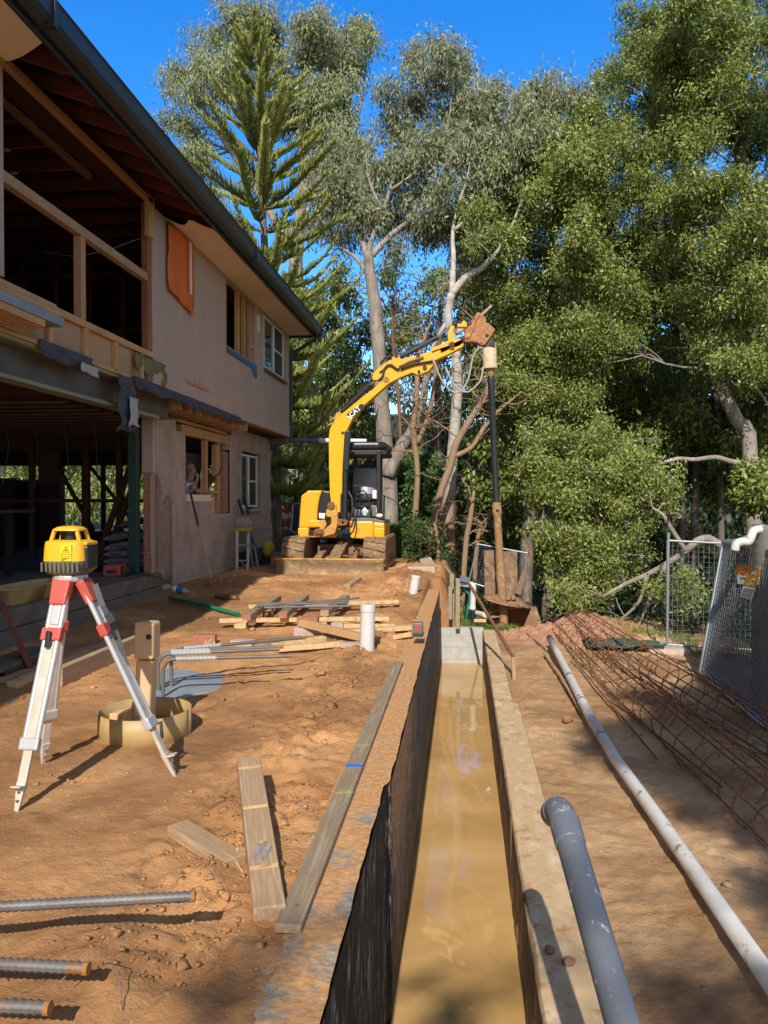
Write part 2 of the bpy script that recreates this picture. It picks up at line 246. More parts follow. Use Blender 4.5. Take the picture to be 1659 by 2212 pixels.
def mk_ground():
    m, nt, b = newmat('construction_site_soil'); v = coords(nt)
    big = noise(nt, v, 0.9, 7, 0.62, 0.4); mid = noise(nt, v, 6, 8, 0.7); fine = noise(nt, v, 34, 6, 0.7); grit = noise(nt, v, 110, 3, 0.6)
    left = ramp(nt, big, [(0.30, (0.25, 0.112, 0.042)), (0.43, (0.44, 0.208, 0.08)), (0.58, (0.62, 0.318, 0.126)), (0.74, (0.78, 0.46, 0.215))])
    right = ramp(nt, big, [(0.3, (0.35, 0.21, 0.10)), (0.5, (0.55, 0.335, 0.165)), (0.7, (0.70, 0.46, 0.245))])
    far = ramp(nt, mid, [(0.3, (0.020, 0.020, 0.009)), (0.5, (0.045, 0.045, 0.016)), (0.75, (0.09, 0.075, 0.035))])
    sx = nt.nodes.new('ShaderNodeSeparateXYZ'); nt.links.new(v, sx.inputs[0])
    def mr(sock, a, c):
        r = _n(nt, 'ShaderNodeMapRange'); r.inputs['From Min'].default_value = a; r.inputs['From Max'].default_value = c; r.interpolation_type = 'SMOOTHSTEP'
        nt.links.new(sock, r.inputs['Value']); return r.outputs[0]
    col = mixc(nt, mr(sx.outputs['X'], 0.2, 0.7), left, right)
    # loose light clods, pale crumbs, dark damp spots, mid-tone mottle
    col = mixc(nt, ramp(nt, mid, [(0.58, (0, 0, 0)), (0.68, (0.75, 0.75, 0.75))]), col, mixc(nt, mr(sx.outputs['X'], 0.2, 0.7), (0.66, 0.39, 0.18), (0.56, 0.37, 0.18)))
    col = mixc(nt, ramp(nt, mid, [(0.30, (0.75, 0.75, 0.75)), (0.42, (0, 0, 0))]), col, (0.14, 0.068, 0.028))
    col = mixc(nt, ramp(nt, fine, [(0.62, (0, 0, 0)), (0.70, (0.65, 0.65, 0.65))]), col, (0.70, 0.47, 0.25))
    col = mixc(nt, ramp(nt, fine, [(0.30, (0.6, 0.6, 0.6)), (0.38, (0, 0, 0))]), col, (0.13, 0.06, 0.025))
    vo = _n(nt, 'ShaderNodeTexVoronoi', Scale=55); nt.links.new(v, vo.inputs['Vector'])
    sep = nt.nodes.new('ShaderNodeSeparateColor'); nt.links.new(vo.outputs['Color'], sep.inputs[0])
    gt = ramp(nt, sep.outputs[0], [(0.955, (0, 0, 0)), (0.96, (1, 1, 1))]); gd = ramp(nt, vo.outputs['Distance'], [(0.22, (1, 1, 1)), (0.34, (0, 0, 0))])
    gm = nt.nodes.new('ShaderNodeMath'); gm.operation = 'MULTIPLY'; nt.links.new(gt, gm.inputs[0]); nt.links.new(gd, gm.inputs[1])
    col = mixc(nt, gm.outputs[0], col, (0.6, 0.45, 0.28))
    dk = ramp(nt, noise(nt, v, 0.45, 5, 0.6, 0.6), [(0.40, (0.8, 0.8, 0.8)), (0.56, (0, 0, 0))]); col = mixc(nt, dk, col, mixc(nt, mid, (0.20, 0.095, 0.036), (0.36, 0.18, 0.07)))
    for cx_, cy_, rr_ in ((1.6, 12.9, 1.5), (-0.9, 12.6, 0.9)):
        vd = nt.nodes.new('ShaderNodeVectorMath'); vd.operation = 'DISTANCE'; vd.inputs[1].default_value = (cx_, cy_, -0.5); nt.links.new(v, vd.inputs[0]); jd = nt.nodes.new('ShaderNodeMath'); jd.operation = 'MULTIPLY_ADD'; nt.links.new(mid, jd.inputs[0]); jd.inputs[1].default_value = 1.4; nt.links.new(vd.outputs['Value'], jd.inputs[2])
        col = mixc(nt, mr(jd.outputs[0], rr_+0.75, rr_+0.2), col, mixc(nt, fine, (0.36, 0.165, 0.09), (0.62, 0.34, 0.21)))
    gs = ramp(nt, noise(nt, v, 2.3, 6, 0.7, 0.3), [(0.70, (0, 0, 0)), (0.74, (0.45, 0.45, 0.45))]); col = mixc(nt, gs, col, (0.30, 0.25, 0.20))
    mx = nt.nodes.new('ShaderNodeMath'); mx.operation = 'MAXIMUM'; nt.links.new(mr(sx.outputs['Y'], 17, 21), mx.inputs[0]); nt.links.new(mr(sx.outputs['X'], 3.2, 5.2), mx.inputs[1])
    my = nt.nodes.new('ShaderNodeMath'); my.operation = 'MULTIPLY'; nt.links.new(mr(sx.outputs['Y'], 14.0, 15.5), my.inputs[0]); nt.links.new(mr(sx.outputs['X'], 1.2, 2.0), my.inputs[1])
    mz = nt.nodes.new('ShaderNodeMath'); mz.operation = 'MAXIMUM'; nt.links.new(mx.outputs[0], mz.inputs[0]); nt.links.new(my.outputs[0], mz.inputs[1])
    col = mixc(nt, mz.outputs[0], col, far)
    nt.links.new(col, b.inputs['Base Color'])
    wet = ramp(nt, big, [(0.3, (0.62, 0.62, 0.62)), (0.55, (0.92, 0.92, 0.92))]); nt.links.new(wet, b.inputs['Roughness'])
    b.inputs['Specular IOR Level'].default_value = 0.3
    s1 = nt.nodes.new('ShaderNodeMath'); s1.operation = 'MULTIPLY_ADD'; nt.links.new(mid, s1.inputs[0]); s1.inputs[1].default_value = 2.6; nt.links.new(fine, s1.inputs[2])
    s2 = nt.nodes.new('ShaderNodeMath'); s2.operation = 'MULTIPLY_ADD'; nt.links.new(grit, s2.inputs[0]); s2.inputs[1].default_value = 0.35; nt.links.new(s1.outputs[0], s2.inputs[2])
    bumpn(nt, b, s2.outputs[0], 0.6, 0.02); return m
M['ground'] = mk_ground()
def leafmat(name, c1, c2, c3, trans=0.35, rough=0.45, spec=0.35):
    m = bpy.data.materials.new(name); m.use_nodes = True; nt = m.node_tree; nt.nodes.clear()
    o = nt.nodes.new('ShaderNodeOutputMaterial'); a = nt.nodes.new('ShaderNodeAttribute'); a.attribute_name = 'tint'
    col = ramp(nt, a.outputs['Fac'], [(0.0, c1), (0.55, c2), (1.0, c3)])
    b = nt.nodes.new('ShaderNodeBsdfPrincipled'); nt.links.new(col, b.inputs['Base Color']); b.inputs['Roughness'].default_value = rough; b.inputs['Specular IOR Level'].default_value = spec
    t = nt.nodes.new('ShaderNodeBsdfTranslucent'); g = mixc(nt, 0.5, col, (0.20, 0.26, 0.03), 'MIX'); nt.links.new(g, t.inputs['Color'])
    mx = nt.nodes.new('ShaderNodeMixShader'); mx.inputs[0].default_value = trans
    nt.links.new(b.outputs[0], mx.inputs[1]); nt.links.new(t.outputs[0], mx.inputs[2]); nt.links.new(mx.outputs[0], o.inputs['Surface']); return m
M['leaf_euc'] = leafmat('gum_leaves', (0.10, 0.115, 0.05), (0.29, 0.32, 0.16), (0.50, 0.51, 0.31), 0.25, 0.6, 0.2)
M['leaf_euc2'] = leafmat('grey_gum_leaves', (0.10, 0.105, 0.05), (0.27, 0.295, 0.16), (0.48, 0.485, 0.31), 0.25, 0.6, 0.2)
M['leaf_cam'] = leafmat('laurel_leaves', (0.04, 0.07, 0.012), (0.215, 0.27, 0.05), (0.50, 0.50, 0.15), 0.3, 0.42, 0.4)
M['leaf_cam2'] = leafmat('yellow_green_laurel_leaves', (0.06, 0.09, 0.015), (0.255, 0.315, 0.065), (0.53, 0.54, 0.17), 0.3, 0.42, 0.4)
M['leaf_pine'] = leafmat('pine_foliage', (0.07, 0.10, 0.02), (0.31, 0.35, 0.075), (0.56, 0.54, 0.15), 0.32)
M['leaf_dark'] = leafmat('deep_shade_leaves', (0.010, 0.018, 0.006), (0.025, 0.045, 0.012), (0.06, 0.085, 0.022), 0.25)  # shade of the deep wood is put into this leaf colour
M['grass'] = leafmat('fresh_grass', (0.08, 0.15, 0.02), (0.16, 0.26, 0.04), (0.30, 0.38, 0.08), 0.3)
M['leaf_bush'] = leafmat('fine_bush_leaves', (0.035, 0.07, 0.018), (0.09, 0.16, 0.04), (0.18, 0.26, 0.07), 0.25)
# ------------------------------------------------------------------ mesh builders
def world_of(o):
    m = Matrix.LocRotScale(o.location, o.rotation_euler, None)
    return world_of(o.parent) @ m if o.parent else m
class MB:
    def __init__(s): s.v = []; s.f = []; s.fr = None
    def quad(s, *p):
        i = len(s.v); s.v += [tuple(q) for q in p]; s.f.append(tuple(range(i, i+len(p)))); return s
    def box(s, x0, x1, y0, y1, z0, z1):
        i = len(s.v)
        s.v += [(x0, y0, z0), (x1, y0, z0), (x1, y1, z0), (x0, y1, z0), (x0, y0, z1), (x1, y0, z1), (x1, y1, z1), (x0, y1, z1)]
        s.f += [tuple(i+k for k in q) for q in ((0, 3, 2, 1), (4, 5, 6, 7), (0, 1, 5, 4), (1, 2, 6, 5), (2, 3, 7, 6), (3, 0, 4, 7))]; return s
    def beam(s, p, q, w, h, up=(0, 0, 1), taper=1.0):
        p, q = Vector(p), Vector(q); d = (q-p).normalized(); u = Vector(up)
        sd_ = d.cross(u)
        if sd_.length < 1e-3: sd_ = d.cross(Vector((1, 0, 0)))
        sd_.normalize(); u = sd_.cross(d).normalized(); i = len(s.v)
        s.fr = (p.copy(), sd_.copy(), d.copy(), u.copy())
        for c, k in ((p, 1.0), (q, taper)):
            for a, b in ((-1, -1), (1, -1), (1, 1), (-1, 1)): s.v.append(tuple(c + sd_*(a*w/2*k) + u*(b*h/2*k)))
        s.f += [tuple(i+k for k in qd) for qd in ((0, 1, 2, 3), (7, 6, 5, 4), (0, 4, 5, 1), (1, 5, 6, 2), (2, 6, 7, 3), (3, 7, 4, 0))]; return s
    def tube(s, path, r, n=8, caps=True):
        path = [Vector(p) for p in path]; m = len(path); rs = r if isinstance(r, (list, tuple)) else [r]*m
        t = [(path[min(k+1, m-1)]-path[max(k-1, 0)]).normalized() for k in range(m)]
        u = t[0].cross(Vector((0, 0, 1)));  u = u if u.length > 1e-3 else t[0].cross(Vector((1, 0, 0))); u.normalize()
        i0 = len(s.v)
        for k in range(m):
            u = (u - t[k]*u.dot(t[k])); u.normalize(); v = t[k].cross(u)
            for j in range(n):
                a = 2*math.pi*j/n; s.v.append(tuple(path[k] + (u*math.cos(a)+v*math.sin(a))*rs[k]))
        for k in range(m-1):
            for j in range(n):
                a, b = i0+k*n+j, i0+k*n+(j+1) % n; s.f.append((a, b, b+n, a+n))
        if caps: s.f.append(tuple(i0+j for j in range(n-1, -1, -1))); s.f.append(tuple(i0+(m-1)*n+j for j in range(n)))
        return s
    def prism(s, poly, ext):
        poly = [Vector(p) for p in poly]; e = Vector(ext); n = len(poly); i = len(s.v)
        s.v += [tuple(p) for p in poly] + [tuple(p+e) for p in poly]
        s.f.append(tuple(range(i, i+n))); s.f.append(tuple(range(i+2*n-1, i+n-1, -1)))
        for j in range(n): s.f.append((i+j, i+n+j, i+n+(j+1) % n, i+(j+1) % n))
        return s
    def lathe(s, prof, c=(0, 0, 0), n=20, sx=1, sy=1, caps=True):
        i = len(s.v)
        for (r, z) in prof:
            for j in range(n): a = 2*math.pi*j/n; s.v.append((c[0]+r*sx*math.cos(a), c[1]+r*sy*math.sin(a), c[2]+z))
        for k in range(len(prof)-1):
            for j in range(n):
                a, b = i+k*n+j, i+k*n+(j+1) % n; s.f.append((a, b, b+n, a+n))
        if caps: s.f.append(tuple(i+j for j in range(n-1, -1, -1))); s.f.append(tuple(i+(len(prof)-1)*n+j for j in range(n)))
        return s
    def sheet(s, grid):
        m, n = len(grid), len(grid[0]); i = len(s.v)
        for row in grid: s.v += [tuple(p) for p in row]
        for a in range(m-1):
            for b in range(n-1): s.f.append((i+a*n+b, i+a*n+b+1, i+(a+1)*n+b+1, i+(a+1)*n+b))
        return s
    def xf(s, mtx):
        s.v = [tuple(mtx @ Vector(p)) for p in s.v]; return s
    def add(s, o, mtx=None):
        i = len(s.v); s.v += [tuple(mtx @ Vector(p)) for p in o.v] if mtx else o.v; s.f += [tuple(i+k for k in f) for f in o.f]; return s
    def build(s, name, m, parent=None, bevel=0, smooth=False, solid=0, loc=None, rough=0, seg=2):
        mw = None
        if parent is None and s.fr and len(s.v) == 8:       # a single timber keeps its own axes, so that the grain runs along it
            p_, a_, d_, u_ = s.fr; mw = Matrix((a_, d_, u_)).transposed().to_4x4(); mw.translation = p_; iv = mw.inverted(); s.v = [tuple(iv @ Vector(q)) for q in s.v]
        me = bpy.data.meshes.new(name); me.from_pydata(s.v, [], s.f); me.update()
        bm = bmesh.new(); bm.from_mesh(me); bmesh.ops.recalc_face_normals(bm, faces=bm.faces); bm.to_mesh(me); bm.free()
        o = bpy.data.objects.new(name, me); COL.objects.link(o)
        me.materials.append(M[m] if isinstance(m, str) else m)
        if mw is not None: o.matrix_world = mw
        if parent is not None:
            o.parent = parent; me.transform(world_of(parent).inverted())
        if solid: md = o.modifiers.new('solid', 'SOLIDIFY'); md.thickness = solid; md.offset = 0
        if bevel: md = o.modifiers.new('bevel', 'BEVEL'); md.width = bevel; md.segments = seg; md.limit_method = 'ANGLE'; md.angle_limit = math.radians(40)
        if smooth:
            for p in me.polygons: p.use_smooth = True
            if smooth != 'all':
                try: me.set_sharp_from_angle(angle=math.radians(45))
                except Exception: pass
        return o
def tag(o, label=None, cat=None, group=None, kind=None):
    if label: o['label'] = label
    if cat: o['category'] = cat
    if group: o['group'] = group
    if kind: o['kind'] = kind
    return o
def thing(name, label, cat, loc=(0, 0, 0), group=None, rz=0):
    o = bpy.data.objects.new(name, None); COL.objects.link(o); o.location = loc; o.rotation_euler = (0, 0, rz); o.empty_display_size = 0.2
    return tag(o, label, cat, group)
def copy_tree(o, parent=None):
    c = o.copy(); COL.objects.link(c)
    if parent is not None: c.parent = parent
    for ch in list(o.children): copy_tree(ch, c)
    return c
def npmesh(name, V, Q, m, parent=None, tint=None):
    me = bpy.data.meshes.new(name); nv, nq = len(V), len(Q)
    me.vertices.add(nv); me.vertices.foreach_set('co', np.asarray(V, np.float32).ravel())
    me.loops.add(nq*4); me.loops.foreach_set('vertex_index', np.asarray(Q, np.int32).ravel())
    me.polygons.add(nq); me.polygons.foreach_set('loop_start', np.arange(0, nq*4, 4, dtype=np.int32))
    me.update(calc_edges=True)
    if tint is not None:
        at_ = me.attributes.new('tint', 'FLOAT', 'FACE'); at_.data.foreach_set('value', np.asarray(tint, np.float32))
    o = bpy.data.objects.new(name, me); COL.objects.link(o); me.materials.append(M[m] if isinstance(m, str) else m)
    if parent is not None:
        o.parent = parent; me.transform(world_of(parent).inverted())
    return o
def arc(c, r, a0, a1, n, plane='xz'):
    out = []
    for k in range(n+1):
        a = math.radians(a0+(a1-a0)*k/n); u, v = r*math.cos(a), r*math.sin(a)
        out.append((c[0]+u, c[1], c[2]+v) if plane == 'xz' else ((c[0], c[1]+u, c[2]+v) if plane == 'yz' else (c[0]+u, c[1]+v, c[2])))
    return out
# smooth value noise
def _hash(ix, iy, s):
    h = (ix*374761393 + iy*668265263 + s*974634541) & 0xffffffff
    h = ((h ^ (h >> 13))*1274126177) & 0xffffffff
    return ((h ^ (h >> 16)) & 0xffff)/65535.0
def vn(x, y, s=0):
    x = np.asarray(x, float); y = np.asarray(y, float); ix = np.floor(x).astype(np.int64); iy = np.floor(y).astype(np.int64); fx = x-ix; fy = y-iy
    fx = fx*fx*(3-2*fx); fy = fy*fy*(3-2*fy)
    a = _hash(ix, iy, s); b = _hash(ix+1, iy, s); c = _hash(ix, iy+1, s); d = _hash(ix+1, iy+1, s)
    return (a*(1-fx)+b*fx)*(1-fy)+(c*(1-fx)+d*fx)*fy
def fbm(x, y, s=0, o=4, g=0.5):
    t = 0; a = 1; n = 0
    for k in range(o): t = t + a*(vn(x*2**k, y*2**k, s+k)-0.5); n += a; a *= g
    return t/n
def ss(a, b, x):
    t = np.clip((np.asarray(x, float)-a)/(b-a), 0, 1); return t*t*(3-2*t)
# ================================================================== SETTING: ground
MOUNDS = [(-1.0, 7.4, 0.28, 0.07), (-0.85, 12.4, 0.4, 0.08), (-1.2, 13.6, 0.5, 0.08), (-0.8, 13.4, 0.4, 0.10), (-0.45, 14.6, 0.45, 0.16), (-0.95, 14.3, 0.28, 0.14), (-1.15, 14.9, 0.3, 0.12), (-2.9, 11.5, 0.6, 0.08), (-3.6, 12.4, 0.5, 0.1), (-3.9, 13.4, 0.45, 0.12),
          (-2.0, 12.6, 0.9, 0.06), (1.75, 13.1, 0.55, 0.13), (1.3, 15.6, 0.6, 0.25), (1.9, 12.4, 0.5, 0.16), (2.3, 13.4, 0.6, 0.2), (-1.0, 4.2, 0.25, 0.05), (-0.9, 5.3, 0.25, 0.05), (-1.15, 2.4, 0.3, 0.05), (-4.0, 11.2, 0.35, 0.06)]
PITS = [(-2.55, 6.25, 0.22, 0.16), (-2.2, 6.0, 0.35, 0.06), (-1.0, 2.55, 0.10, 0.05), (-2.0, 2.0, 0.3, 0.06)]
def gz(x, y, detail=True):
    x = np.asarray(x, float); y = np.asarray(y, float)
    L = 0.10*ss(8.5, 13.0, y) + 0.02
    L = L - 0.25*ss(20, 40, y)
    R = -0.72 - 0.08*ss(2, 4.5, x) - 2.6*ss(4.0, 9.0, x) - 2.4*ss(14.8, 21, y)*ss(-1.0, 1.6, x)
    R = R - 0.21*np.clip(y-13.1, 0, 2.2)*ss(0.2, 0.5, x)*(1-ss(1.5, 2.2, x))
    k = ss(-0.40, 0.02, x)
    z = L*(1-k) + R*k
    # trench floor and the buried sides of its walls
    tr = ss(-0.575, -0.43, x)*(1-ss(0.40, 0.56, x))*(1-ss(12.98, 13.14, y))
    zl = np.where(x < 0, L, R)
    inside = (y < 13.14) & (x > -0.6) & (x < 0.6)
    z = np.where(y < 13.0, np.where(x < 0, L, R), z)
    z = z*(1-tr) + (-1.95)*tr
    damp = 1-tr
    for (mx, my, r, h) in MOUNDS: z = z + damp*h*np.exp(-((x-mx)**2+(y-my)**2)/(r*r))
    for (mx, my, r, h) in PITS: z = z - h*np.exp(-((x-mx)**2+(y-my)**2)/(r*r))
    if detail:
        near = (1-ss(25, 60, y))
        z = z + damp*near*(0.05*fbm(x*1.3, y*1.3, 3, 4) + 0.026*fbm(x*5.5, y*5.5, 11, 4, 0.6))
        rough_ = np.exp(-((x+0.98)/0.34)**2)*ss(1.5, 2.6, y) + 0.7*np.exp(-((y-12.3)/1.2)**2)*(x < -0.7) + 0.95*ss(11.6, 12.6, y)*(x > 0.6) + 0.35*(x > 0.6) + 1.2*np.exp(-((x+0.2)/0.35)**2)*ss(12.95, 13.3, y)*(1-ss(16, 18, y))
        lump = np.abs(fbm(x*7, y*7, 23, 4, 0.6))
        z = z + damp*near*rough_*(0.23*lump - 0.016)
        z = z + damp*near*(x < -0.6)*(-0.05*np.clip(0.10-np.abs(fbm(x*2.6, y*1.5, 91, 3)), 0, 0.1)*4*ss(0.42, 0.62, vn(x*1.1, y*1.1, 93)))
        z = z + damp*near*(x < -0.7)*0.02*np.clip(np.sin((y-0.25*x)*21), -0.3, 0.6)*np.exp(-((x+2.9)/0.25)**2)*ss(10.5, 11.5, y)
        z = z + damp*near*0.026*np.abs(fbm(x*14, y*14, 31, 3, 0.6))
        z = z + ss(25, 60, y)*1.2*fbm(x*0.07, y*0.07, 41, 3)
    # the valley side rises behind the wood
    z = z + 22*ss(75, 190, y) + 10*ss(40, 160, np.abs(x)) 
    return z
def G(x, y): return float(gz(x, y))
def dens(spans):
    out = []
    for a, b, st in spans: out += list(np.arange(a, b, st))
    return np.unique(np.round(np.array(out + [spans[-1][1]]), 4))
xs = dens([(-400, -60, 30), (-60, -12, 3), (-12, -4.6, 0.3), (-4.6, -0.7, 0.026), (-0.7, 0.72, 0.02), (0.72, 4.2, 0.03), (4.2, 12, 0.3), (12, 60, 3), (60, 400, 30)])
ys = dens([(-60, -6, 3), (-6, 1.4, 0.3), (1.4, 5.0, 0.026), (5.0, 9.0, 0.034), (9.0, 15.0, 0.05), (15, 22, 0.25), (22, 60, 2), (60, 420, 20)])
X, Y = np.meshgrid(xs, ys); Z = gz(X, Y)
V = np.stack([X.ravel(), Y.ravel(), Z.ravel()], 1); nx = len(xs); ny = len(ys)
a_ = (np.arange(ny-1)[:, None]*nx + np.arange(nx-1)[None, :]).ravel(); Q = np.stack([a_, a_+1, a_+nx+1, a_+nx], 1)
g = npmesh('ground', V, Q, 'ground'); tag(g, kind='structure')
g.data.polygons.foreach_set('use_smooth', np.ones(len(Q), bool))
# muddy water standing in the trench
wt = MB().box(-0.372, 0.345, -3, 13.0, -1.32, -1.25).build('water', 'water'); tag(wt, kind='structure')
# ------------------------------------------------------------------ trench walls
def mk_walltop():
    m, nt, b = newmat('soil_strewn_concrete'); v = coords(nt)
    f = noise(nt, v, 5, 8, 0.65); f2 = noise(nt, v, 30, 5, 0.6)
    col = ramp(nt, f2, [(0.3, (0.22, 0.185, 0.135)), (0.6, (0.34, 0.285, 0.21)), (0.75, (0.44, 0.38, 0.29))])
    soil = ramp(nt, f2, [(0.3, (0.42, 0.20, 0.075)), (0.6, (0.60, 0.32, 0.13)), (0.75, (0.70, 0.43, 0.21))])
    sx = nt.nodes.new('ShaderNodeSeparateXYZ'); nt.links.new(v, sx.inputs[0])
    r = _n(nt, 'ShaderNodeMapRange'); nt.links.new(sx.outputs['Y'], r.inputs['Value'])   # object space: y = world y - 6
    for k, val in zip(('From Min', 'From Max', 'To Min', 'To Max'), (-4.2, -0.5, 0.0, 0.34)): r.inputs[k].default_value = val
    ad = nt.nodes.new('ShaderNodeMath'); ad.operation = 'ADD'; nt.links.new(f, ad.inputs[0]); nt.links.new(r.outputs[0], ad.inputs[1])
    col = mixc(nt, ramp(nt, ad.outputs[0], [(0.50, (0, 0, 0)), (0.60, (1, 1, 1))]), col, soil)
    nt.links.new(col, b.inputs['Base Color']); b.inputs['Roughness'].default_value = 0.9
    s1 = nt.nodes.new('ShaderNodeMath'); s1.operation = 'MULTIPLY_ADD'; nt.links.new(f, s1.inputs[0]); s1.inputs[1].default_value = 1.5; nt.links.new(f2, s1.inputs[2])
    bumpn(nt, b, s1.outputs[0], 0.6, 0.015); return m
def jag(y0, y1, n, base, amp, s): return [(y0+(y1-y0)*k/n, base+amp*(vn(k*0.9, 0.3, s)-0.5)*2) for k in range(n+1)]
t = thing('retaining_wall', 'long concrete retaining wall on the left of the flooded trench with a black waterproofed face', 'wall', (-0.5, 6, 0))
mb = MB()
ysg = np.arange(-3, 12.66, 0.06); tops = []
for yy in ysg:
    e = 0.008*(vn(yy*6, 1, 5)-0.5) + 0.006*(vn(yy*23, 1, 6)-0.5)
    tops.append([(-0.66, yy, 0.012), (-0.55, yy, 0.03+0.004*vn(yy*9, 2, 8)), (-0.376+e-(0.022 if yy < 3.96 else 0), yy, 0.031), (-0.44, yy, -0.02), (-0.44, yy, -1.4)])
mb.sheet(tops); mb.quad(tops[-1][0], tops[-1][1], tops[-1][2], tops[-1][3], tops[-1][4], (-0.66, 12.64, -1.4)); mb.build('concrete_core', mk_walltop(), t)
mb = MB()
rows = []
for yy in np.arange(-3, 12.62, 0.05):
    w_ = lambda zz: -0.370 + 0.010*min(1, max(0.25, -zz*4))*(vn(yy*3.1+zz*1.3, zz*2.0, 61)-0.5) + (0 if yy > 3.96 else -0.022)
    rows.append([(w_(zz), yy, zz if k else 0.028-0.012*vn(yy*11, 0, 62)) for k, zz in enumerate(np.linspace(0.026, -1.5, 14))])
mb.sheet(rows); mb.build('waterproof_membrane', 'membranewall', t, smooth='all')
t = thing('retaining_wall', 'lower concrete wall on the right of the trench with a broad pale top', 'wall', (0.47, 6, -0.68))
mb = MB(); rows = []
for yy in np.arange(-3, 13.02, 0.06):
    e = 0.010*(vn(yy*5, 1, 15)-0.5); wid = 0.61 if yy < 8.3 else 0.555
    rows.append([(0.342+e, yy, -1.5), (0.342+e, yy, -0.70), (0.356+e, yy, -0.683), (0.45, yy, -0.679+0.004*vn(yy*7, 0, 4)), (wid-0.012+e*1.5, yy, -0.681), (wid+e*1.5, yy, -0.70), (wid+e, yy, -1.0)])
mb.sheet(rows)
M['walltop'] = mat('pale_cement_top', (0.66, 0.47, 0.27), (0.52, 0.35, 0.185), 5, 0.9, 0.4, (1, 0.6, 1), dirt=((0.42, 0.21, 0.085), 0.36, 6.5), c3=(0.74, 0.57, 0.36), dist=0.008)
mb.build('wall_body', 'walltop', t, smooth=True)
mb = MB(); rows = []
for yy in np.arange(-3, 13.0, 0.05): rows.append([(0.336+0.008*(vn(yy*9, zz*5, 71)-0.5), yy, zz) for zz in np.linspace(-0.685, -1.5, 6)])
M['wallinner'] = mat('stained_wall_face', (0.18, 0.125, 0.08), (0.085, 0.06, 0.04), 6, 0.8, 0.4, (1, 0.5, 1), dirt=((0.36, 0.2, 0.09), 0.4, 5))
mb.sheet(rows); mb.build('inner_face', 'wallinner', t)
t = MB().box(-0.385, 0.36, 12.99, 13.19, -1.6, -0.665); o = t.build('block_wall', 'blockwall', bevel=0.006); tag(o, 'low grey concrete block wall closing the far end of the flooded trench', 'wall')
# ================================================================== HOUSE
H = thing('house', 'two storey rendered house stripped for renovation, with open timber framing and dark gutter', 'house', (-4.6, 11, 0.2))
XU, XL, ZS, ZT, ZB, YE = -4.2, -4.6, 0.40, 5.5, 3.03, 18.42
def wallX(x0, x1, y0, y1, z0, z1, holes, name, m, parent, bevel=0.006):
    """wall slab with its outer face at x1; holes = (ya, yb, za, zb)"""
    yy = sorted({y0, y1, *[h[0] for h in holes], *[h[1] for h in holes]}); zz = sorted({z0, z1, *[h[2] for h in holes], *[h[3] for h in holes]})
    b = MB()
    def solid(i, j):
        if i < 0 or j < 0 or i >= len(yy)-1 or j >= len(zz)-1: return False
        cy_, cz_ = (yy[i]+yy[i+1])/2, (zz[j]+zz[j+1])/2
        return not any(h[0] < cy_ < h[1] and h[2] < cz_ < h[3] for h in holes)
    for i in range(len(yy)-1):
        for j in range(len(zz)-1):
            if not solid(i, j): continue
            ya, yb, za, zb = yy[i], yy[i+1], zz[j], zz[j+1]
            b.quad((x1, ya, za), (x1, yb, za), (x1, yb, zb), (x1, ya, zb)); b.quad((x0, yb, za), (x0, ya, za), (x0, ya, zb), (x0, yb, zb))
            if not solid(i-1, j): b.quad((x0, ya, za), (x1, ya, za), (x1, ya, zb), (x0, ya, zb))
            if not solid(i+1, j): b.quad((x1, yb, za), (x0, yb, za), (x0, yb, zb), (x1, yb, zb))
            if not solid(i, j-1): b.quad((x0, ya, za), (x0, yb, za), (x1, yb, za), (x1, ya, za))
            if not solid(i, j+1): b.quad((x1, ya, zb), (x1, yb, zb), (x0, yb, zb), (x0, ya, zb))
    return b.build(name, m, parent)
# --- upper storey
w1 = (13.42, 15.32, 4.23, 5.47); w2 = (15.98, 17.92, 4.30, 5.47)
uw = wallX(XU-0.11, XU, 10.12, YE, 3.30, ZT, [w1, w2], 'upper_wall', 'render', H)
b = MB(); b.box(XU-0.10, XU+0.012, 10.12, YE+0.01, ZB, 3.297); b.build('wall_skirt', 'render', H, bevel=0.008)
for yy in (11.75, 13.38, 17.96): MB().box(XU-0.001, XU+0.004, yy-0.006, yy+0.006, 3.3, ZT).build('joint_strip', 'render2', H)
b = MB(); b.box(-12, XU-0.01, YE-0.12, YE, ZB, ZT+0.5); b.build('end_wall', 'render', H)
b = MB(); b.box(XU-0.11, XU, -3, 6.72, 3.55, ZT); b.build('near_wall', 'render', H, bevel=0.008)
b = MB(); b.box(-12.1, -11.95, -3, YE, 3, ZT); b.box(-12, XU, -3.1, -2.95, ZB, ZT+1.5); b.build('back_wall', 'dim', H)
# window with glass (far), window void with studs (nearer)
def window(y0, y1, z0, z1, x, parent, name='window'):
    f = MB(); s = 0.045; ym = (y0+y1)/2
    for (a, c, d, e) in ((y0, y1, z0, z0+s), (y0, y1, z1-s, z1), (y0, y0+s, z0+s, z1-s), (y1-s, y1, z0+s, z1-s), (ym-s/2, ym+s/2, z0+s, z1-s)): f.box(x-0.06, x+0.015, a, c, d, e)
    f.box(x-0.04, x+0.012, ym+s/2, y1-s, (z0+z1)/2-0.02, (z0+z1)/2+0.02)
    fr = f.build(name, 'white', parent, bevel=0.004)
    MB().box(x-0.03, x-0.022, y0+s, ym-s/2, z0+s, z1-s).build('pane', 'glassdark', fr)
    MB().box(x-0.02, x-0.012, ym+s/2, y1-s, z0+s, z1-s).build('flyscreen', 'screen', fr)
    return fr
window(16.05, 17.85, 4.33, 5.44, XU-0.02, H)
b = MB(); b.box(XU-0.02, XU+0.07, 16.0, 17.98, 4.24, 4.30); b.build('window_sill', 'slab', H, bevel=0.01)
b = MB()
for yy in (14.22, 14.62, 15.02): b.box(XU-0.10, XU-0.02, yy, yy+0.09, 4.26, 5.47)
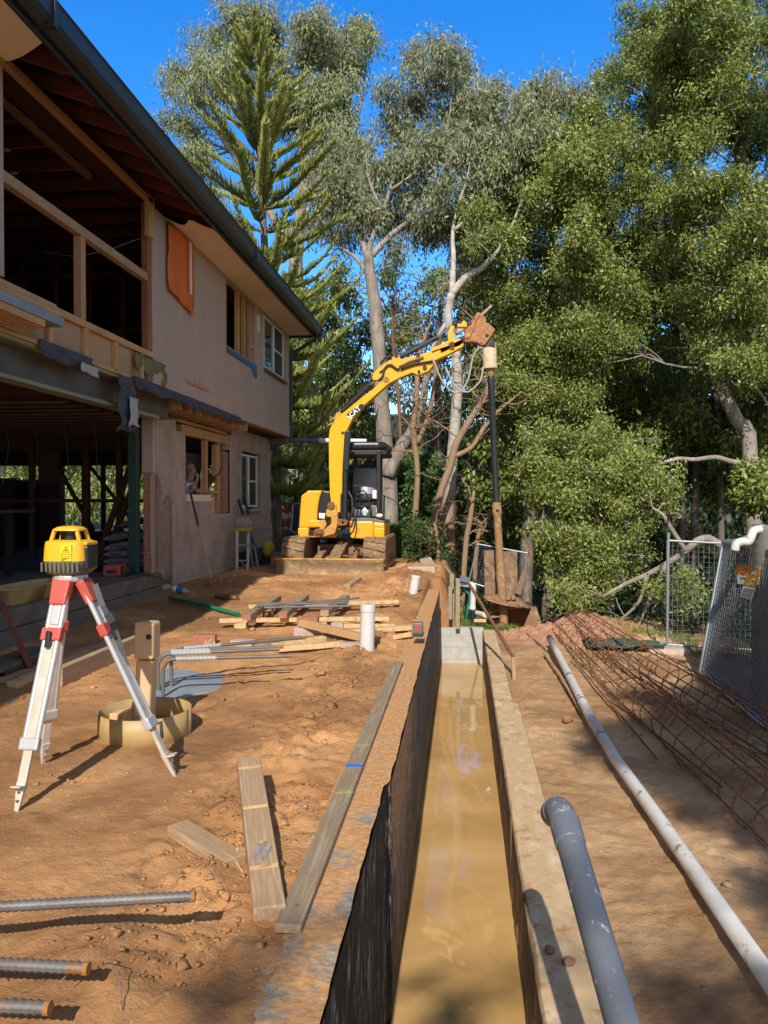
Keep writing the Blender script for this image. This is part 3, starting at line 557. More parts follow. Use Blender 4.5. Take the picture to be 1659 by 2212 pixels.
b.box(XU-0.10, XU-0.03, 13.45, 15.3, 4.235, 4.29); b.box(XU-0.09, XU-0.02, 15.11, 15.3, 4.55, 4.62)
b.build('window_studs', 'frame', H, bevel=0.004)
# eaves: soffit, fascia, gutter, roof
def soffit(y0, y1, jagend, name='soffit'):
    b = MB(); n = 10; p = []
    for k in range(n+1):
        f = k/n; xx = XU+0.003+(0.57)*f; j = jagend(f) if jagend else 0; p.append((xx, y0+j, ZT))
    poly = p + [(XU+0.573, y1, ZT), (XU+0.003, y1, ZT)]
    b.prism(poly, (0, 0, 0.012)); return b.build(name, 'soffit', H)
soffit(10.55, 12.35, lambda f: 0.55*abs(math.sin(f*5+0.3))*(1-f)+0.75*f*f-0.1)
soffit(12.356, 14.6, None); soffit(14.606, 16.8, None); soffit(16.806, YE+0.02, None)
b = MB(); b.prism([(XU+0.003, -3, ZT), (XU+0.573, -3, ZT), (XU+0.573, 6.42, ZT), (XU+0.45, 6.50, ZT), (XU+0.25, 6.62, ZT), (XU+0.1, 6.68, ZT), (XU+0.003, 6.66, ZT)], (0, 0, 0.012)); b.build('soffit', 'soffit', H)
b = MB(); b.box(XU+0.58, XU+0.61, -3, YE+0.1, ZT-0.05, ZT+0.17); b.box(-12, XU+0.58, YE+0.06, YE+0.1, ZT-0.05, ZT+0.17); b.build('fascia', 'gutter', H, bevel=0.004)
gp = [(0.615, 0.10), (0.615, 0.005), (0.66, -0.01), (0.735, 0.015), (0.765, 0.06), (0.768, 0.21), (0.785, 0.225), (0.76, 0.232), (0.752, 0.07), (0.70, 0.03), (0.64, 0.02), (0.63, 0.10)]
b = MB(); b.prism([(XU+a, -3, ZT+c) for a, c in gp], (0, YE+0.12+3, 0)); b.build('gutter', 'gutter', H)
for yy in (6.2, 12.6, YE+0.10): MB().box(XU+0.60, XU+0.79, yy, yy+0.05, ZT-0.02, ZT+0.235).build('gutter_bracket', 'gutter', H, bevel=0.004)
b = MB(); b.tube([(XU+0.69, YE-0.05, ZT-0.02), (XU+0.66, YE-0.04, ZT-0.12), (XU+0.10, YE+0.02, ZT-0.42), (XU+0.03, YE+0.03, ZT-0.55), (XU+0.03, YE+0.03, 3.0)], 0.045, 10); b.build('downpipe', 'gutter', H, smooth=True)
RX = -8.6; RZ = ZT+0.17+(XU+0.60-RX)*0.36
b = MB(); b.quad((XU+0.66, -3, ZT+0.18), (XU+0.66, YE+0.1, ZT+0.18), (RX, YE-4.4, RZ), (RX, -3, RZ)); b.quad((XU+0.66, YE+0.1, ZT+0.18), (RX*2-XU-0.6, YE+0.1, ZT+0.18), (RX, YE-4.4, RZ)); b.quad((RX, -3, RZ), (RX, YE-4.4, RZ), (RX*2-XU-0.6, YE+0.1, ZT+0.18), (RX*2-XU-0.6, -3, ZT+0.18))
b.build('roof', mat('dark_roof_sheeting', (0.05, 0.05, 0.055), (0.035, 0.035, 0.04), 4, 0.6, 0.1), H, solid=0.04)
b = MB(); b.quad((XU, -3.05, ZT), (RX*2-XU, -3.05, ZT), (RX, -3.05, RZ)); b.build('gable', 'dim', H)
M['battens'] = mat('dark_red_battens', (0.13, 0.035, 0.02), (0.07, 0.022, 0.014), 5, 0.8, 0.15)
for k in range(20):                               # rafters with eave tails, ceiling joists
    yy = 5.2+0.6*k
    MB().beam((XU+0.57, yy, ZT+0.07), (RX, yy, RZ-0.12), 0.045, 0.13).build('rafter', 'redwood', H)
for k in range(20):
    yy = 5.44+0.6*k
    MB().box(-11.9, XU-0.16, yy-0.022, yy+0.022, 5.55, 5.69).build('ceiling_joist', 'redwood', H)
for k in range(4): MB().box(-5.55-k*1.25, -5.50-k*1.25, 5, 14, 5.70, 5.80).build('hanging_beam', 'darkwood', H)
b = MB()
for k in range(7): f = (k+0.6)/7.3; b.beam((XU+0.57+(RX-XU-0.57)*f, -2, ZT+0.165+(RZ-ZT-0.19)*f), (XU+0.57+(RX-XU-0.57)*f, YE-0.3, ZT+0.165+(RZ-ZT-0.19)*f), 0.06, 0.03)
b.build('roof_battens', 'battens', H)
MB().box(XU-0.34, XU-0.02, 5.0, 10.12, 5.53, 5.57).build('soffit_lining', mat('dark_red_lining', (0.065, 0.02, 0.024), (0.04, 0.014, 0.016), 3, 0.6, 0.1), H)
MB().box(XU-0.02, XU+0.05, 5.0, 10.05, 5.475, 5.55).build('soffit_batten', mat('golden_batten', (0.42, 0.235, 0.085), (0.32, 0.17, 0.06), 9, 0.75, 0.2, (1, 0.2, 1)), H, bevel=0.004)
MB().box(XU-0.46, XU-0.39, 5.0, 9.2, 5.49, 5.55).build('ceiling_batten', mat('dull_batten', (0.22, 0.115, 0.055), (0.16, 0.08, 0.04), 9, 0.8, 0.2, (1, 0.2, 1)), H)
# framing of the stripped wall
MB().box(XU-0.10, XU-0.01, 9.99, 10.115, 3.50, 5.50).build('corner_stud', 'redwood' if False else mat('reddish_stud', (0.34, 0.125, 0.07), (0.25, 0.085, 0.05), 8, 0.75, 0.2, (1, 1, 0.2)), H, bevel=0.004)
MB().box(XU-0.015, XU+0.05, 9.9, 10.08, 5.02, 5.56).build('corner_block', 'frame', H, bevel=0.004)
MB().box(XU-0.10, XU-0.01, 6.72, 9.985, 4.44, 4.545).build('rail', 'pinegrey', H, bevel=0.004)
MB().box(XU-0.10, XU-0.01, 8.17, 8.28, 3.505, 4.435).build('stud', mat('warm_stud', (0.50, 0.28, 0.15), (0.38, 0.2, 0.10), 8, 0.75, 0.2, (1, 1, 0.2)), H, bevel=0.004)
MB().box(XU-0.13, XU+0.02, -3, 10.11, 3.425, 3.50).build('sill_plate', 'frame', H, bevel=0.005)
MB().box(XU-0.13, XU-0.03, -3, 10.11, 3.09, 3.42).build('rim_board', mat('ply_rim_board', (0.50, 0.33, 0.18), (0.40, 0.25, 0.13), 4, 0.8, 0.15, (1, 0.25, 1)), H)
for yy in (7.45, 8.2, 8.95, 9.7): MB().box(XU-0.028, XU+0.018, yy, yy+0.09, 3.09, 3.42).build('web_stiffener', 'frame', H, bevel=0.003)
MB().box(XU-0.14, XU+0.005, -3, 10.11, 3.045, 3.088).build('bottom_plate', 'frame', H, bevel=0.003)
# interior of the upper floor: a stud wall and dark boards
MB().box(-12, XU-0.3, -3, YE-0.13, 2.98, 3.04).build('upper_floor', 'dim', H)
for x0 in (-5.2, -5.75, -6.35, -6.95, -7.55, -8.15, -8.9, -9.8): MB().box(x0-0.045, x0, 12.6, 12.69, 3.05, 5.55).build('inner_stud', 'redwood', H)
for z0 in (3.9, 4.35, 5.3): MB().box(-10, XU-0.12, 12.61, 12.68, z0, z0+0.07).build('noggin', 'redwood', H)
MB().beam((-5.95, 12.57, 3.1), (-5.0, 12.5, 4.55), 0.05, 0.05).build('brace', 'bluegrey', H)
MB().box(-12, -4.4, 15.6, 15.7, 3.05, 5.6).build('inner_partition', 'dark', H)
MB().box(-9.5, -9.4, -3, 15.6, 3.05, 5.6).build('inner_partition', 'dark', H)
rr = random.Random(3); M['torn'] = mat('torn_paper', (0.16, 0.14, 0.12), (0.09, 0.08, 0.07), 6, 0.9, 0)
for k in range(30):
    p = Vector((rr.uniform(-8.5, -5), 15.58, rr.uniform(3.3, 5.3))); MB().beam(p, p+Vector((rr.uniform(0.03, 0.2), 0, rr.uniform(-0.05, 0.05))), 0.02, rr.uniform(0.01, 0.04)).build('torn_lining', 'torn', H)
for k in range(10):
    p = Vector((-5.0-rr.random()*1.6, 5.46+0.6*(2+k//2)+0.0, 5.55)); MB().lathe([(0.001, -0.03), (0.05, -0.012), (0.06, 0), (0.001, 0.01)], (p.x, p.y, p.z), 7, 1.1, 0.6).build('plaster_scrap', 'felt', H, smooth=True)
wire = MB().tube([(-5.9, 10.4, 5.02), (-5.4, 10.3, 4.90), (-4.9, 10.2, 4.93), (-4.3, 10.05, 5.05)], 0.006, 5); wire.build('loose_cable', 'felt', H)
# --- steel beam, lower storey
b = MB(); xb = -4.40
b.box(xb-0.09, xb+0.09, -3, 11.15, 2.99, 3.005); b.box(xb-0.005, xb+0.005, -3, 11.15, 2.715, 2.99); b.box(xb-0.09, xb+0.09, -3, 11.15, 2.70, 2.715)
b.build('steel_beam', 'steelbeam', H, bevel=0.002)
MB().box(xb-0.09, xb+0.10, -3, 10.6, 2.655, 2.697).build('ceiling_plate', 'greentimber', H, bevel=0.004)
MB().box(XU-0.16, XU-0.02, -3, 10.6, 3.008, 3.042).build('packer', 'greentimber', H)
MB().box(XU-0.21, XU-0.135, 7.8, 10.7, 2.99+0.02, 3.16).build('treated_joist', 'greentimber', H, bevel=0.004)
MB().box(-4.93, -4.80, 10.94, 11.07, ZS, 2.70).build('steel_post', 'greenpost', H, bevel=0.006)
MB().box(-12, -4.52, -3, 11.22, 0.2, ZS).build('floor_slab', 'slab', H, bevel=0.02)
MB().box(-12, -4.63, 11.225, YE, -0.1, ZS-0.005).build('floor_slab', 'dim', H)
MB().box(-12, -4.50, -3, 11.2, -0.3, 0.197).build('footing', 'slab', H, bevel=0.015)
# ground floor wall with its ragged top and two openings, brick exposed on the end face
wallX(-4.78, XL, 11.18, 15.30, 0.17, 2.79, [(12.43, 13.72, 1.59, 2.79), (13.72, 14.88, 1.24, 2.79), (12.0, 12.43, 2.62, 2.79)], 'lower_wall', 'render2', H)
b = MB(); ed = [(XL+0.004, 11.2, 0.2)]
flap = MB(); rows = []
for k in range(9):
    zz = 0.19+k*0.2; hh = lambda j: 0.80+0.35*vn(j*0.9, 2.2, 13)-0.06*j; rows.append([(XL+0.006+0.012*vn(k, j, 3)+0.02*(j == 5)*vn(k, 9, 4), 11.19+0.11*j+0.05*vn(k*0.8, j*0.3, 15)*(j == 5), 0.19+(zz-0.19)*hh(j)+0.02*vn(j, k, 5)) for j in range(6)])
flap.sheet(rows); M['paper'] = mat('brown_dusty_render', (0.36, 0.255, 0.19), (0.26, 0.18, 0.13), 4, 0.85, 0.8, c3=(0.45, 0.33, 0.25), dist=0.03)
flap.build('peeling_layer', 'paper', H, solid=0.008, smooth='all')
b = MB(); b.box(-4.77, -4.606, 11.10, 11.178, 0.25, 1.9); b.build('brick_end', 'brickwall', H, bevel=0.012)
b = MB(); b.box(-4.785, -4.603, 11.09, 11.178, 1.903, 2.79); b.build('wall_end', 'render', H, bevel=0.008)
b = MB()
for k in range(10):
    zz = 0.25+0.165*k; b.quad((-4.625-0.03*vn(k, 1, 9), 11.085, zz), (-4.598, 11.085, zz), (-4.598, 11.085, zz+0.165), (-4.625-0.03*vn(k+1, 1, 9), 11.085, zz+0.165))
b.build('render_edge', 'render', H, solid=0.012)
MB().box(-4.80, XL+0.012, 11.2, 15.3, 0.10, 0.168).build('damp_course', 'palestone', H, bevel=0.01)
b = MB(); b.box(-4.76, -4.63, 14.55, 14.878, 1.25, 2.45); b.build('brick_jamb', 'brickwall', H, bevel=0.004)
b = MB(); b.box(-4.76, -4.604, 12.435, 13.70, 1.593, 1.60); b.box(-4.74, XL+0.003, 12.43, 13.72, 1.48, 1.587); b.build('broken_sill', 'soffit', H, bevel=0.008)
b = MB(); b.box(-4.79, XL+0.006, 14.88, 15.0, 1.2, 2.5); b.box(-4.79, XL+0.006, 13.72, 14.88, 1.15, 1.236); b.build('reveal', 'render', H, bevel=0.01)
for (ya, yb, za, zb, xa) in ((12.36, 14.98, 2.60, 2.76, -4.74), (12.3, 14.98, 2.79, 2.85, -4.78)): MB().box(xa, xa+0.10, ya, yb, za, zb).build('lintel', 'frame', H, bevel=0.004)
for (ya, yb, za, zb) in ((13.62, 13.73, 1.25, 2.59), (14.36, 14.45, 1.25, 2.59), (14.20, 14.355, 1.9, 2.55)): MB().box(-4.745, -4.655, ya, yb, za, zb).build('stud', 'frame', H, bevel=0.004)
MB().box(-5.60, -5.50, 13.9, 14.0, 0.4, 2.8).build('inner_stud', 'darkwood', H)
MB().box(-5.3, -5.2, 13.9, 14.9, 0.4, 2.4).build('inner_brick', 'brickwalldark', H)
MB().box(-4.745, -4.655, 13.74, 14.35, 1.62, 1.68).build('noggin', 'frame', H, bevel=0.004)
MB().beam((-4.70, 13.78, 1.72), (-4.68, 14.7, 2.2), 0.09, 0.035).build('loose_batten', 'redwood', H)
for yy in np.arange(11.25, 15.2, 0.45): MB().box(-5.5, -4.24, yy, yy+0.045, 2.86, 3.02).build('floor_joist', 'frame', H)
for yy in np.arange(15.3, 18.4, 0.30): MB().box(-4.9, XU-0.02, yy, yy+0.15, 3.035, 3.075).build('floor_board', mat('warm_board', (0.42, 0.2, 0.08), (0.3, 0.13, 0.05), 5, 0.8, 0.1) if yy < 15.4 else bpy.data.materials['warm_board'], H)
MB().box(-4.9, XU-0.02, 15.2, 18.4, 3.08, 3.1).build('floor_lining', 'darkwood', H)
wl = (16.0, 17.55, 1.30, 2.55)
wallX(-4.83, -4.68, 15.25, 18.45, 0.05, 3.02, [wl], 'lower_wall', 'render2', H)
window(16.05, 17.4, 1.34, 2.50, -4.74, H)
MB().box(-4.72, -4.63, 16.0, 17.56, 1.235, 1.298).build('window_sill', 'render', H, bevel=0.01)
MB().box(-4.62, -4.22, 18.25, 18.46, 2.86, 3.025).build('beam_end', 'slab', H, bevel=0.02)
# interior of the lower storey
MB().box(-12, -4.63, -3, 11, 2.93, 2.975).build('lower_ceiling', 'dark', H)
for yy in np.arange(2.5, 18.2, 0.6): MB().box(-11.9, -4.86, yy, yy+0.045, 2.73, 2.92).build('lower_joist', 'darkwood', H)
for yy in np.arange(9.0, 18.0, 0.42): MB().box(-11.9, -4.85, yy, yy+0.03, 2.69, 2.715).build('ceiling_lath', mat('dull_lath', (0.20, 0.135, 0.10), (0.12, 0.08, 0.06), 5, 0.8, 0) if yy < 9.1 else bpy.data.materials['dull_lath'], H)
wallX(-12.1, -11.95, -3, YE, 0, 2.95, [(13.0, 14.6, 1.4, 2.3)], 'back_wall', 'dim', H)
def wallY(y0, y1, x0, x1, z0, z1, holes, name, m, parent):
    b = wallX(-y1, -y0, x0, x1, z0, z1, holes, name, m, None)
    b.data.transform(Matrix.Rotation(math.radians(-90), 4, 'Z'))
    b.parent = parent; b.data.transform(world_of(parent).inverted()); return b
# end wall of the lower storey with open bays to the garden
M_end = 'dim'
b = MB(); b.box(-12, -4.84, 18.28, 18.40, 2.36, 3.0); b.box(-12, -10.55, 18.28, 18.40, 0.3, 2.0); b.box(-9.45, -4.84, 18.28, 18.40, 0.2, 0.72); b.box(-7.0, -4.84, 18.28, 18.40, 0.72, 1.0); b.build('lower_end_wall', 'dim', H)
MB().box(-10.5, -9.95, 18.15, 18.42, 0.3, 2.8).build('brick_pier', 'brickwalldark', H)
for x0 in (-9.45, -8.95, -8.1, -7.35, -6.6, -5.9, -5.2): MB().box(x0, x0+0.09, 18.29, 18.39, 0.73, 2.36).build('inner_stud', 'darkwood', H)
for (x0, yy) in ((-8.3, 14.0), (-7.2, 14.0), (-6.55, 14.0), (-6.0, 14.0), (-7.8, 12.0), (-6.9, 16.2), (-5.6, 16.2), (-8.8, 10.5)): MB().box(x0, x0+0.10, yy, yy+0.10, ZS, 2.7).build('inner_stud', 'darkwood', H)
MB().box(-8.9, -5.6, 14.02, 14.09, 1.45, 1.52).build('noggin', 'darkwood', H)
MB().beam((-9.2, 17.6, 2.7), (-7.4, 17.4, 0.6), 0.09, 0.05).build('brace', 'darkwood', H)
MB().beam((-8.0, 14.5, 2.2), (-7.2, 14.4, 0.9), 0.09, 0.05).build('brace', 'darkwood', H)
MB().box(-11.8, -9.2, 15.0, 15.06, ZS, 1.95).build('inner_board', 'dark', H)
b = MB()
for k in range(9): x0 = -9-rr.random()*0+k*0.5; b.tube([(x0, 12, 2.72), (x0+0.05, 12, 2.3+0.3*rr.random()), (x0+0.1*rr.uniform(-1, 1), 12.02, 1.9-0.5*rr.random())], 0.006, 4)
b.build('hanging_cable', 'felt' if False else 'greyplastic', H)
b = MB(); b.box(XL, XL+0.035, 12.0, 12.10, 1.86, 1.98); b.build('meter_box', 'felt', H, bevel=0.008)
b = MB(); b.box(XU, XU+0.04, 11.35, 12.35, 3.29, 3.33); b.build('timber_cleat', 'frame', H, bevel=0.004)
b = MB(); b.box(XU, XU+0.03, 15.45, 15.6, 4.95, 5.3); b.build('vent_tube', 'soffit', H, bevel=0.012)
# remains of an awning at the near end of the upper floor
t = thing('awning_remnant', 'cut off timber and sheet metal awning jutting from the upper floor edge', 'awning', (-4.1, 6.5, 3.3))
MB().box(-4.17, -3.97, 4.0, 7.22, 3.36, 3.42).build('cap_board', 'frame', t, bevel=0.01)
MB().box(-4.16, -3.95, 4.0, 7.24, 3.30, 3.357).build('slotted_strip', 'frame', t, bevel=0.008)
MB().box(-4.17, -3.93, 4.0, 7.28, 3.21, 3.297).build('metal_edge', 'galvdull', t, bevel=0.004)
b = MB()
for k in range(6): b.box(-4.17+0.04*k, -4.14+0.04*k, 4.0, 6.95, 3.08+0.012*k, 3.205)
b.build('cladding_board', 'frame', t)
# --- loose sheets hanging off the house
def ribbon(name, label, cat, y0, y1, ztop, zbot, x, m, ny=16, nz=7, amp=0.03, seed=1, jagamp=0.05, solid=0.004, tilt=0.0, group=None, yj=0.02):
    b = MB(); rows = []
    for i in range(ny+1):
        f = i/ny; yy = y0+(y1-y0)*f; zt = ztop(f) if callable(ztop) else ztop; zb = (zbot(f) if callable(zbot) else zbot) + jagamp*(vn(i*1.1, 0, seed)-0.5)
        rows.append([(x+tilt*(j/nz)+amp*(vn(i*0.7, j*0.6, seed+2)-0.5)*2*(0.25+j/nz), yy+yj*(vn(i, j, seed+5)-0.5), zt+(zb-zt)*j/nz) for j in range(nz+1)])
    b.sheet(rows); o = b.build(name, m, None, solid=solid, smooth='all'); return tag(o, label, cat, group)
ribbon('damp_course_strip', 'torn black damp course flap with pale underside curled over the steel beam', 'plastic sheet', 7.25, 8.35, 3.10, 2.93, XU+0.03, 'membrane', 18, 7, 0.04, 4, 0.03)
f_ = ribbon('felt_flap', 'pale grey torn felt scrap on the damp course flap above the beam', 'felt scrap', 8.0, 8.4, 3.0, 2.90, XU+0.075, 'felt', 8, 4, 0.03, 8, 0.04)
ribbon('hanging_strip', 'long black and grey strip dangling below the steel beam by the green post', 'plastic sheet', 9.0, 9.42, 3.02, 2.36, XU+0.05, 'membrane', 8, 14, 0.05, 12, 0.08)
ribbon('felt_flap', 'pale grey felt face of the long strip dangling below the steel beam', 'felt scrap', 9.17, 9.40, 2.78, 2.42, XU+0.10, 'felt', 6, 8, 0.03, 14, 0.06)
ribbon('damp_course_strip', 'crumpled grey damp course skirt along the bottom edge of the upper wall', 'plastic sheet', 9.4, 14.2, lambda f: 3.09-0.03*f, lambda f: 2.93-0.02*f, XU+0.03, 'membrane', 60, 6, 0.05, 21, 0.07, tilt=0.05)
ribbon('shade_cloth', 'ragged olive tarp scrap stapled under the corner of the rendered upper wall', 'tarp', 9.5, 10.5, 3.40, lambda f: 3.08+0.16*abs(math.sin(f*7)), XU+0.03, 'olive', 14, 6, 0.05, 31, 0.08)
ribbon('window_flashing', 'torn bright blue plastic flashing under the gutted upper window', 'plastic sheet', 13.4, 15.38, lambda f: 4.235, lambda f: 4.15-0.02*f-(0.13 if f > 0.85 else 0), XU+0.02, 'bluefilm', 26, 4, 0.02, 33, 0.05)
ribbon('orange_sheet', 'sunfaded orange plastic sheet hanging over the upper wall below the eave', 'plastic sheet', 10.58, 11.62, lambda f: 5.46, lambda f: 4.50-0.14*f, XU+0.05, 'orange', 14, 12, 0.022, 37, 0.012, 0.006, yj=0.006)
o = MB().box(XU+0.085, XU+0.105, 11.32, 11.37, 4.62, 5.4).build('slat', 'white'); tag(o, 'thin white slat hanging in front of the orange sheet', 'slat')
# ================================================================== EXCAVATOR
def EZ(zx, zy, y): return at(570.3+0.1875*zx, 915.9+0.1875*zy, y=y)     # close-up crops of the photograph -> site
def BZ(zx, zy, y): return at(656.7+0.2083*zx, 725.8+0.2083*zy, y=y)
def HZ(zx, zy, y): return at(933.2+0.1042*zx, 639.4+0.1042*zy, y=y)
EX = thing('excavator', 'yellow mini excavator with raised boom and black canopy parked beside the house', 'excavator', (-2.45, 15.6, 0.2))
yb = 14.6
def pr(poly, f, y0, dy, name, m, parent=EX, bevel=0.008):
    return MB().prism([f(a, b, y0) for a, b in poly], (0, dy, 0)).build(name, m, parent, bevel=bevel)
# undercarriage: tracks, cross frame, blade
def track(x0, x1):
    prof = []; zc = 0.47; r = 0.29; ya, yc = 14.55, 16.25
    for k in range(13): a = math.radians(90+15*k); prof.append((ya+0.0+r*math.cos(a), zc+r*math.sin(a)))
    for k in range(13): a = math.radians(270+15*k); prof.append((yc+r*math.cos(a), zc+r*math.sin(a)))
    tr = MB().prism([(x0, p, q) for p, q in prof], (x1-x0, 0, 0)).build('track', 'muddy', EX, bevel=0.015)
    # lugs round the belt
    L = len(prof); pts = []
    for k in range(L): pts.append(prof[k])
    per = [0]
    for k in range(L): per.append(per[-1]+math.dist(prof[k], prof[(k+1) % L]))
    n = 34
    for q in range(n):
        s_ = per[-1]*q/n; k = max(i for i in range(L) if per[i] <= s_); f = (s_-per[k])/(per[k+1]-per[k]); a, b = prof[k], prof[(k+1) % L]
        c = (a[0]+(b[0]-a[0])*f, a[1]+(b[1]-a[1])*f); d = (b[0]-a[0], b[1]-a[1]); l = math.hypot(*d); d = (d[0]/l, d[1]/l); nrm = (-d[1], d[0]) if ((c[0]-15.4)*-d[1]+(c[1]-zc)*d[0]) > 0 else (d[1], -d[0])
        lug = MB()
        for side in (0, 1):
            xa, xb_ = (x0+0.01, (x0+x1)/2-0.015) if side == 0 else ((x0+x1)/2+0.015, x1-0.01); off = 0.0 if side == 0 else 0.05
            cc = (c[0]+d[0]*off+nrm[0]*0.012, c[1]+d[1]*off+nrm[1]*0.012)
            lug.beam((xa, cc[0]-d[0]*0.02, cc[1]-d[1]*0.02), (xb_, cc[0]+d[0]*0.025, cc[1]+d[1]*0.025), 0.055, 0.045, up=(0, nrm[0], nrm[1]))
        lug.build('lug', 'muddy', tr, bevel=0.006)
    for k in range(4): MB().tube([(x1-0.02 if x1 > -2.5 else x0+0.02, 14.75+0.4*k, 0.36), (x1+0.012 if x1 > -2.5 else x0-0.012, 14.75+0.4*k, 0.36)], 0.09, 12).build('roller', 'rubber', tr)
    return tr
track(-3.42, -2.98); track(-1.86, -1.43)
b = MB(); b.box(-2.86, -1.68, 15.0, 16.0, 0.42, 0.62); b.build('track_frame', 'muddy', EX, bevel=0.03)
MB().lathe([(0.42, 0.62), (0.42, 0.78), (0.36, 0.80)], (-2.32, 15.5, 0), 24).build('slew_ring', 'black', EX, smooth=True)
pb = [(-3.46, 0.405), (-1.43, 0.385), (-1.43, 0.06), (-3.46, 0.06)]
b = MB(); rows = []
for k in range(9):
    f = k/8; zz = 0.42-0.40*f; yo = 13.92+0.07*math.sin(f*math.pi); rows.append([(-3.47+2.04*j/20, yo, zz-0.02*j/20) for j in range(21)])
b.sheet(rows); b.build('blade', 'blade', EX, solid=0.03, smooth='all')
MB().box(-3.47, -1.43, 13.90, 13.97, 0.395, 0.425).build('blade_lip', 'yellowdirty', EX, bevel=0.008)
for xx in (-2.75, -2.02): MB().beam((xx, 14.0, 0.28), (xx+0.05, 15.1, 0.52), 0.14, 0.12).build('blade_arm', 'muddy', EX, bevel=0.01)
MB().beam((-2.36, 14.02, 0.40), (-2.34, 15.0, 0.66), 0.22, 0.10).build('ram_guard', 'blade', EX, bevel=0.02)
MB().tube([(-1.92, 14.05, 0.35), (-1.98, 14.6, 0.55)], 0.025, 8).build('ram_rod', 'chrome', EX)
# upper body
yf = 14.75
pr([(398, 1195), (425, 830), (440, 815), (505, 765), (672, 765), (640, 850), (620, 960), (610, 1105), (610, 1195)], EZ, yf+0.05, 1.75, 'engine_cover', 'yellow', EX, 0.05)
pr([(676, 768), (770, 775), (770, 1100), (614, 1103), (622, 965), (642, 850)], EZ, yf+0.09, 1.2, 'side_panel', 'black', EX, 0.03)
pr([(388, 1195), (512, 1193), (512, 1225), (840, 1228), (840, 1312), (415, 1306), (390, 1280)], EZ, yf+0.0, 1.75, 'counterweight', 'yellow', EX, 0.025)
pr([(512, 1110), (700, 1110), (700, 1190), (512, 1190)], EZ, yf+0.02, 0.3, 'front_step', 'yellow', EX, 0.02)
pr([(512, 1222), (625, 1222), (625, 1285), (512, 1285)], EZ, yf-0.012, 0.02, 'front_recess', 'black', EX, 0)
pr([(980, 1118), (1255, 1118), (1262, 1180), (1252, 1330), (1000, 1318), (975, 1240)], EZ, yf-0.02, 1.0, 'front_skirt', 'yellow', EX, 0.03)
pr([(1262, 1128), (1388, 1142), (1386, 1310), (1340, 1328), (1258, 1326)], EZ, yf-0.01, 1.1, 'side_skirt', 'yellow', EX, 0.02)
pr([(1272, 1150), (1378, 1160), (1378, 1188), (1272, 1184)], EZ, yf-0.022, 0.02, 'locker_lid', 'yellowbright', EX, 0.006)
pr([(1272, 1198), (1378, 1204), (1378, 1300), (1272, 1300)], EZ, yf-0.022, 0.02, 'locker_lid', 'yellowbright', EX, 0.006)
pr([(985, 1080), (1258, 1088), (1388, 1120), (1388, 1142), (985, 1118)], EZ, yf+0.0, 1.2, 'floor_plate', 'greyplastic', EX, 0.01)
pr([(840, 1228), (1000, 1300), (1000, 1325), (840, 1312)], EZ, yf+0.1, 1.5, 'belly', 'black', EX, 0.01)
pr([(632, 1025), (705, 1028), (698, 1088), (636, 1086)], EZ, yf+0.078, 0.01, 'decal', 'white', EX, 0)
pr([(640, 1325), (690, 1325), (690, 1370), (640, 1370)], EZ, yf+0.1, 0.05, 'blue_cap', 'bluefilm', EX, 0.01)
# canopy, seat, controls
cz = EZ(1200, 255, 15.4).z
def CX(zx, y): return EZ(zx, 300, y).x
b = MB()
cpoly = [(-2.3, 14.95), (-1.62, 14.95), (-1.49, 15.1), (-1.49, 16.3), (-1.6, 16.45), (-2.36, 16.45), (-2.36, 15.1)]
b.prism([(x, y, cz-0.10) for x, y in cpoly], (0, 0, 0.16)); b.build('canopy', 'black', EX, bevel=0.06, seg=3)
b = MB().prism([(x*1.0, y+0.03 if y < 15 else y, cz-0.20) for x, y in cpoly], (0, 0, 0.098)); b.build('canopy_skirt', 'rubber', EX, bevel=0.02)
for (px_, yy) in ((1320, 14.98), (1345, 16.35)):
    p = EZ(px_, 740, yy); MB().beam((p.x, yy, 0.9), (p.x-0.0, yy, cz-0.12), 0.075, 0.06, up=(0, 1, 0)).build('canopy_post', 'black', EX, bevel=0.008)
MB().beam((-2.28, 16.3, 0.9), (-2.28, 16.3, cz-0.12), 0.075, 0.06, up=(0, 1, 0)).build('canopy_post', 'black', EX, bevel=0.008)
ysq = 15.75
b = MB(); p0 = EZ(1150, 840, ysq)
rows = []
for k in range(9):
    f = k/8; zz = 0.60*f; wv = 0.235*(1-0.18*f**3-0.1*(1-f)); rows.append([(p0.x+wv*math.sin(a)*1.0, ysq+0.10*math.cos(a)*-1+0.12+0.15*f, p0.z+zz) for a in np.linspace(-1.5, 1.5, 11)])
b.sheet(rows); b.build('seat_back', 'seat', EX, solid=0.09, smooth='all', bevel=0.02)
MB().box(p0.x-0.25, p0.x+0.25, ysq-0.5, ysq+0.08, p0.z-0.08, p0.z+0.06).build('seat_cushion', 'rubber', EX, bevel=0.05, seg=3)
MB().box(p0.x-0.24, p0.x+0.26, ysq-0.42, ysq+0.1, 0.98, p0.z-0.085).build('seat_base', 'black', EX, bevel=0.02)
pr([(1245, 762), (1310, 765), (1312, 865), (1245, 862)], EZ, 15.2, 0.16, 'control_box', 'white', EX, 0.025)
pr([(1225, 935), (1330, 940), (1330, 1075), (1230, 1068)], EZ, 15.05, 0.5, 'console', 'greyplastic', EX, 0.03)
pr([(1290, 970), (1322, 972), (1320, 1022), (1290, 1020)], EZ, 15.03, 0.012, 'decal', 'white', EX, 0)
pr([(1000, 985), (1225, 985), (1225, 1075), (1000, 1075)], EZ, 15.3, 0.3, 'foot_well', 'greyplastic', EX, 0.02)
b = MB(); c = EZ(1160, 1005, 15.29); b.prism([(c.x-0.075, c.y, c.z), (c.x, c.y, c.z+0.09), (c.x+0.075, c.y, c.z), (c.x, c.y, c.z-0.09)], (0, -0.006, 0)); b.build('diamond_decal', 'white', EX)
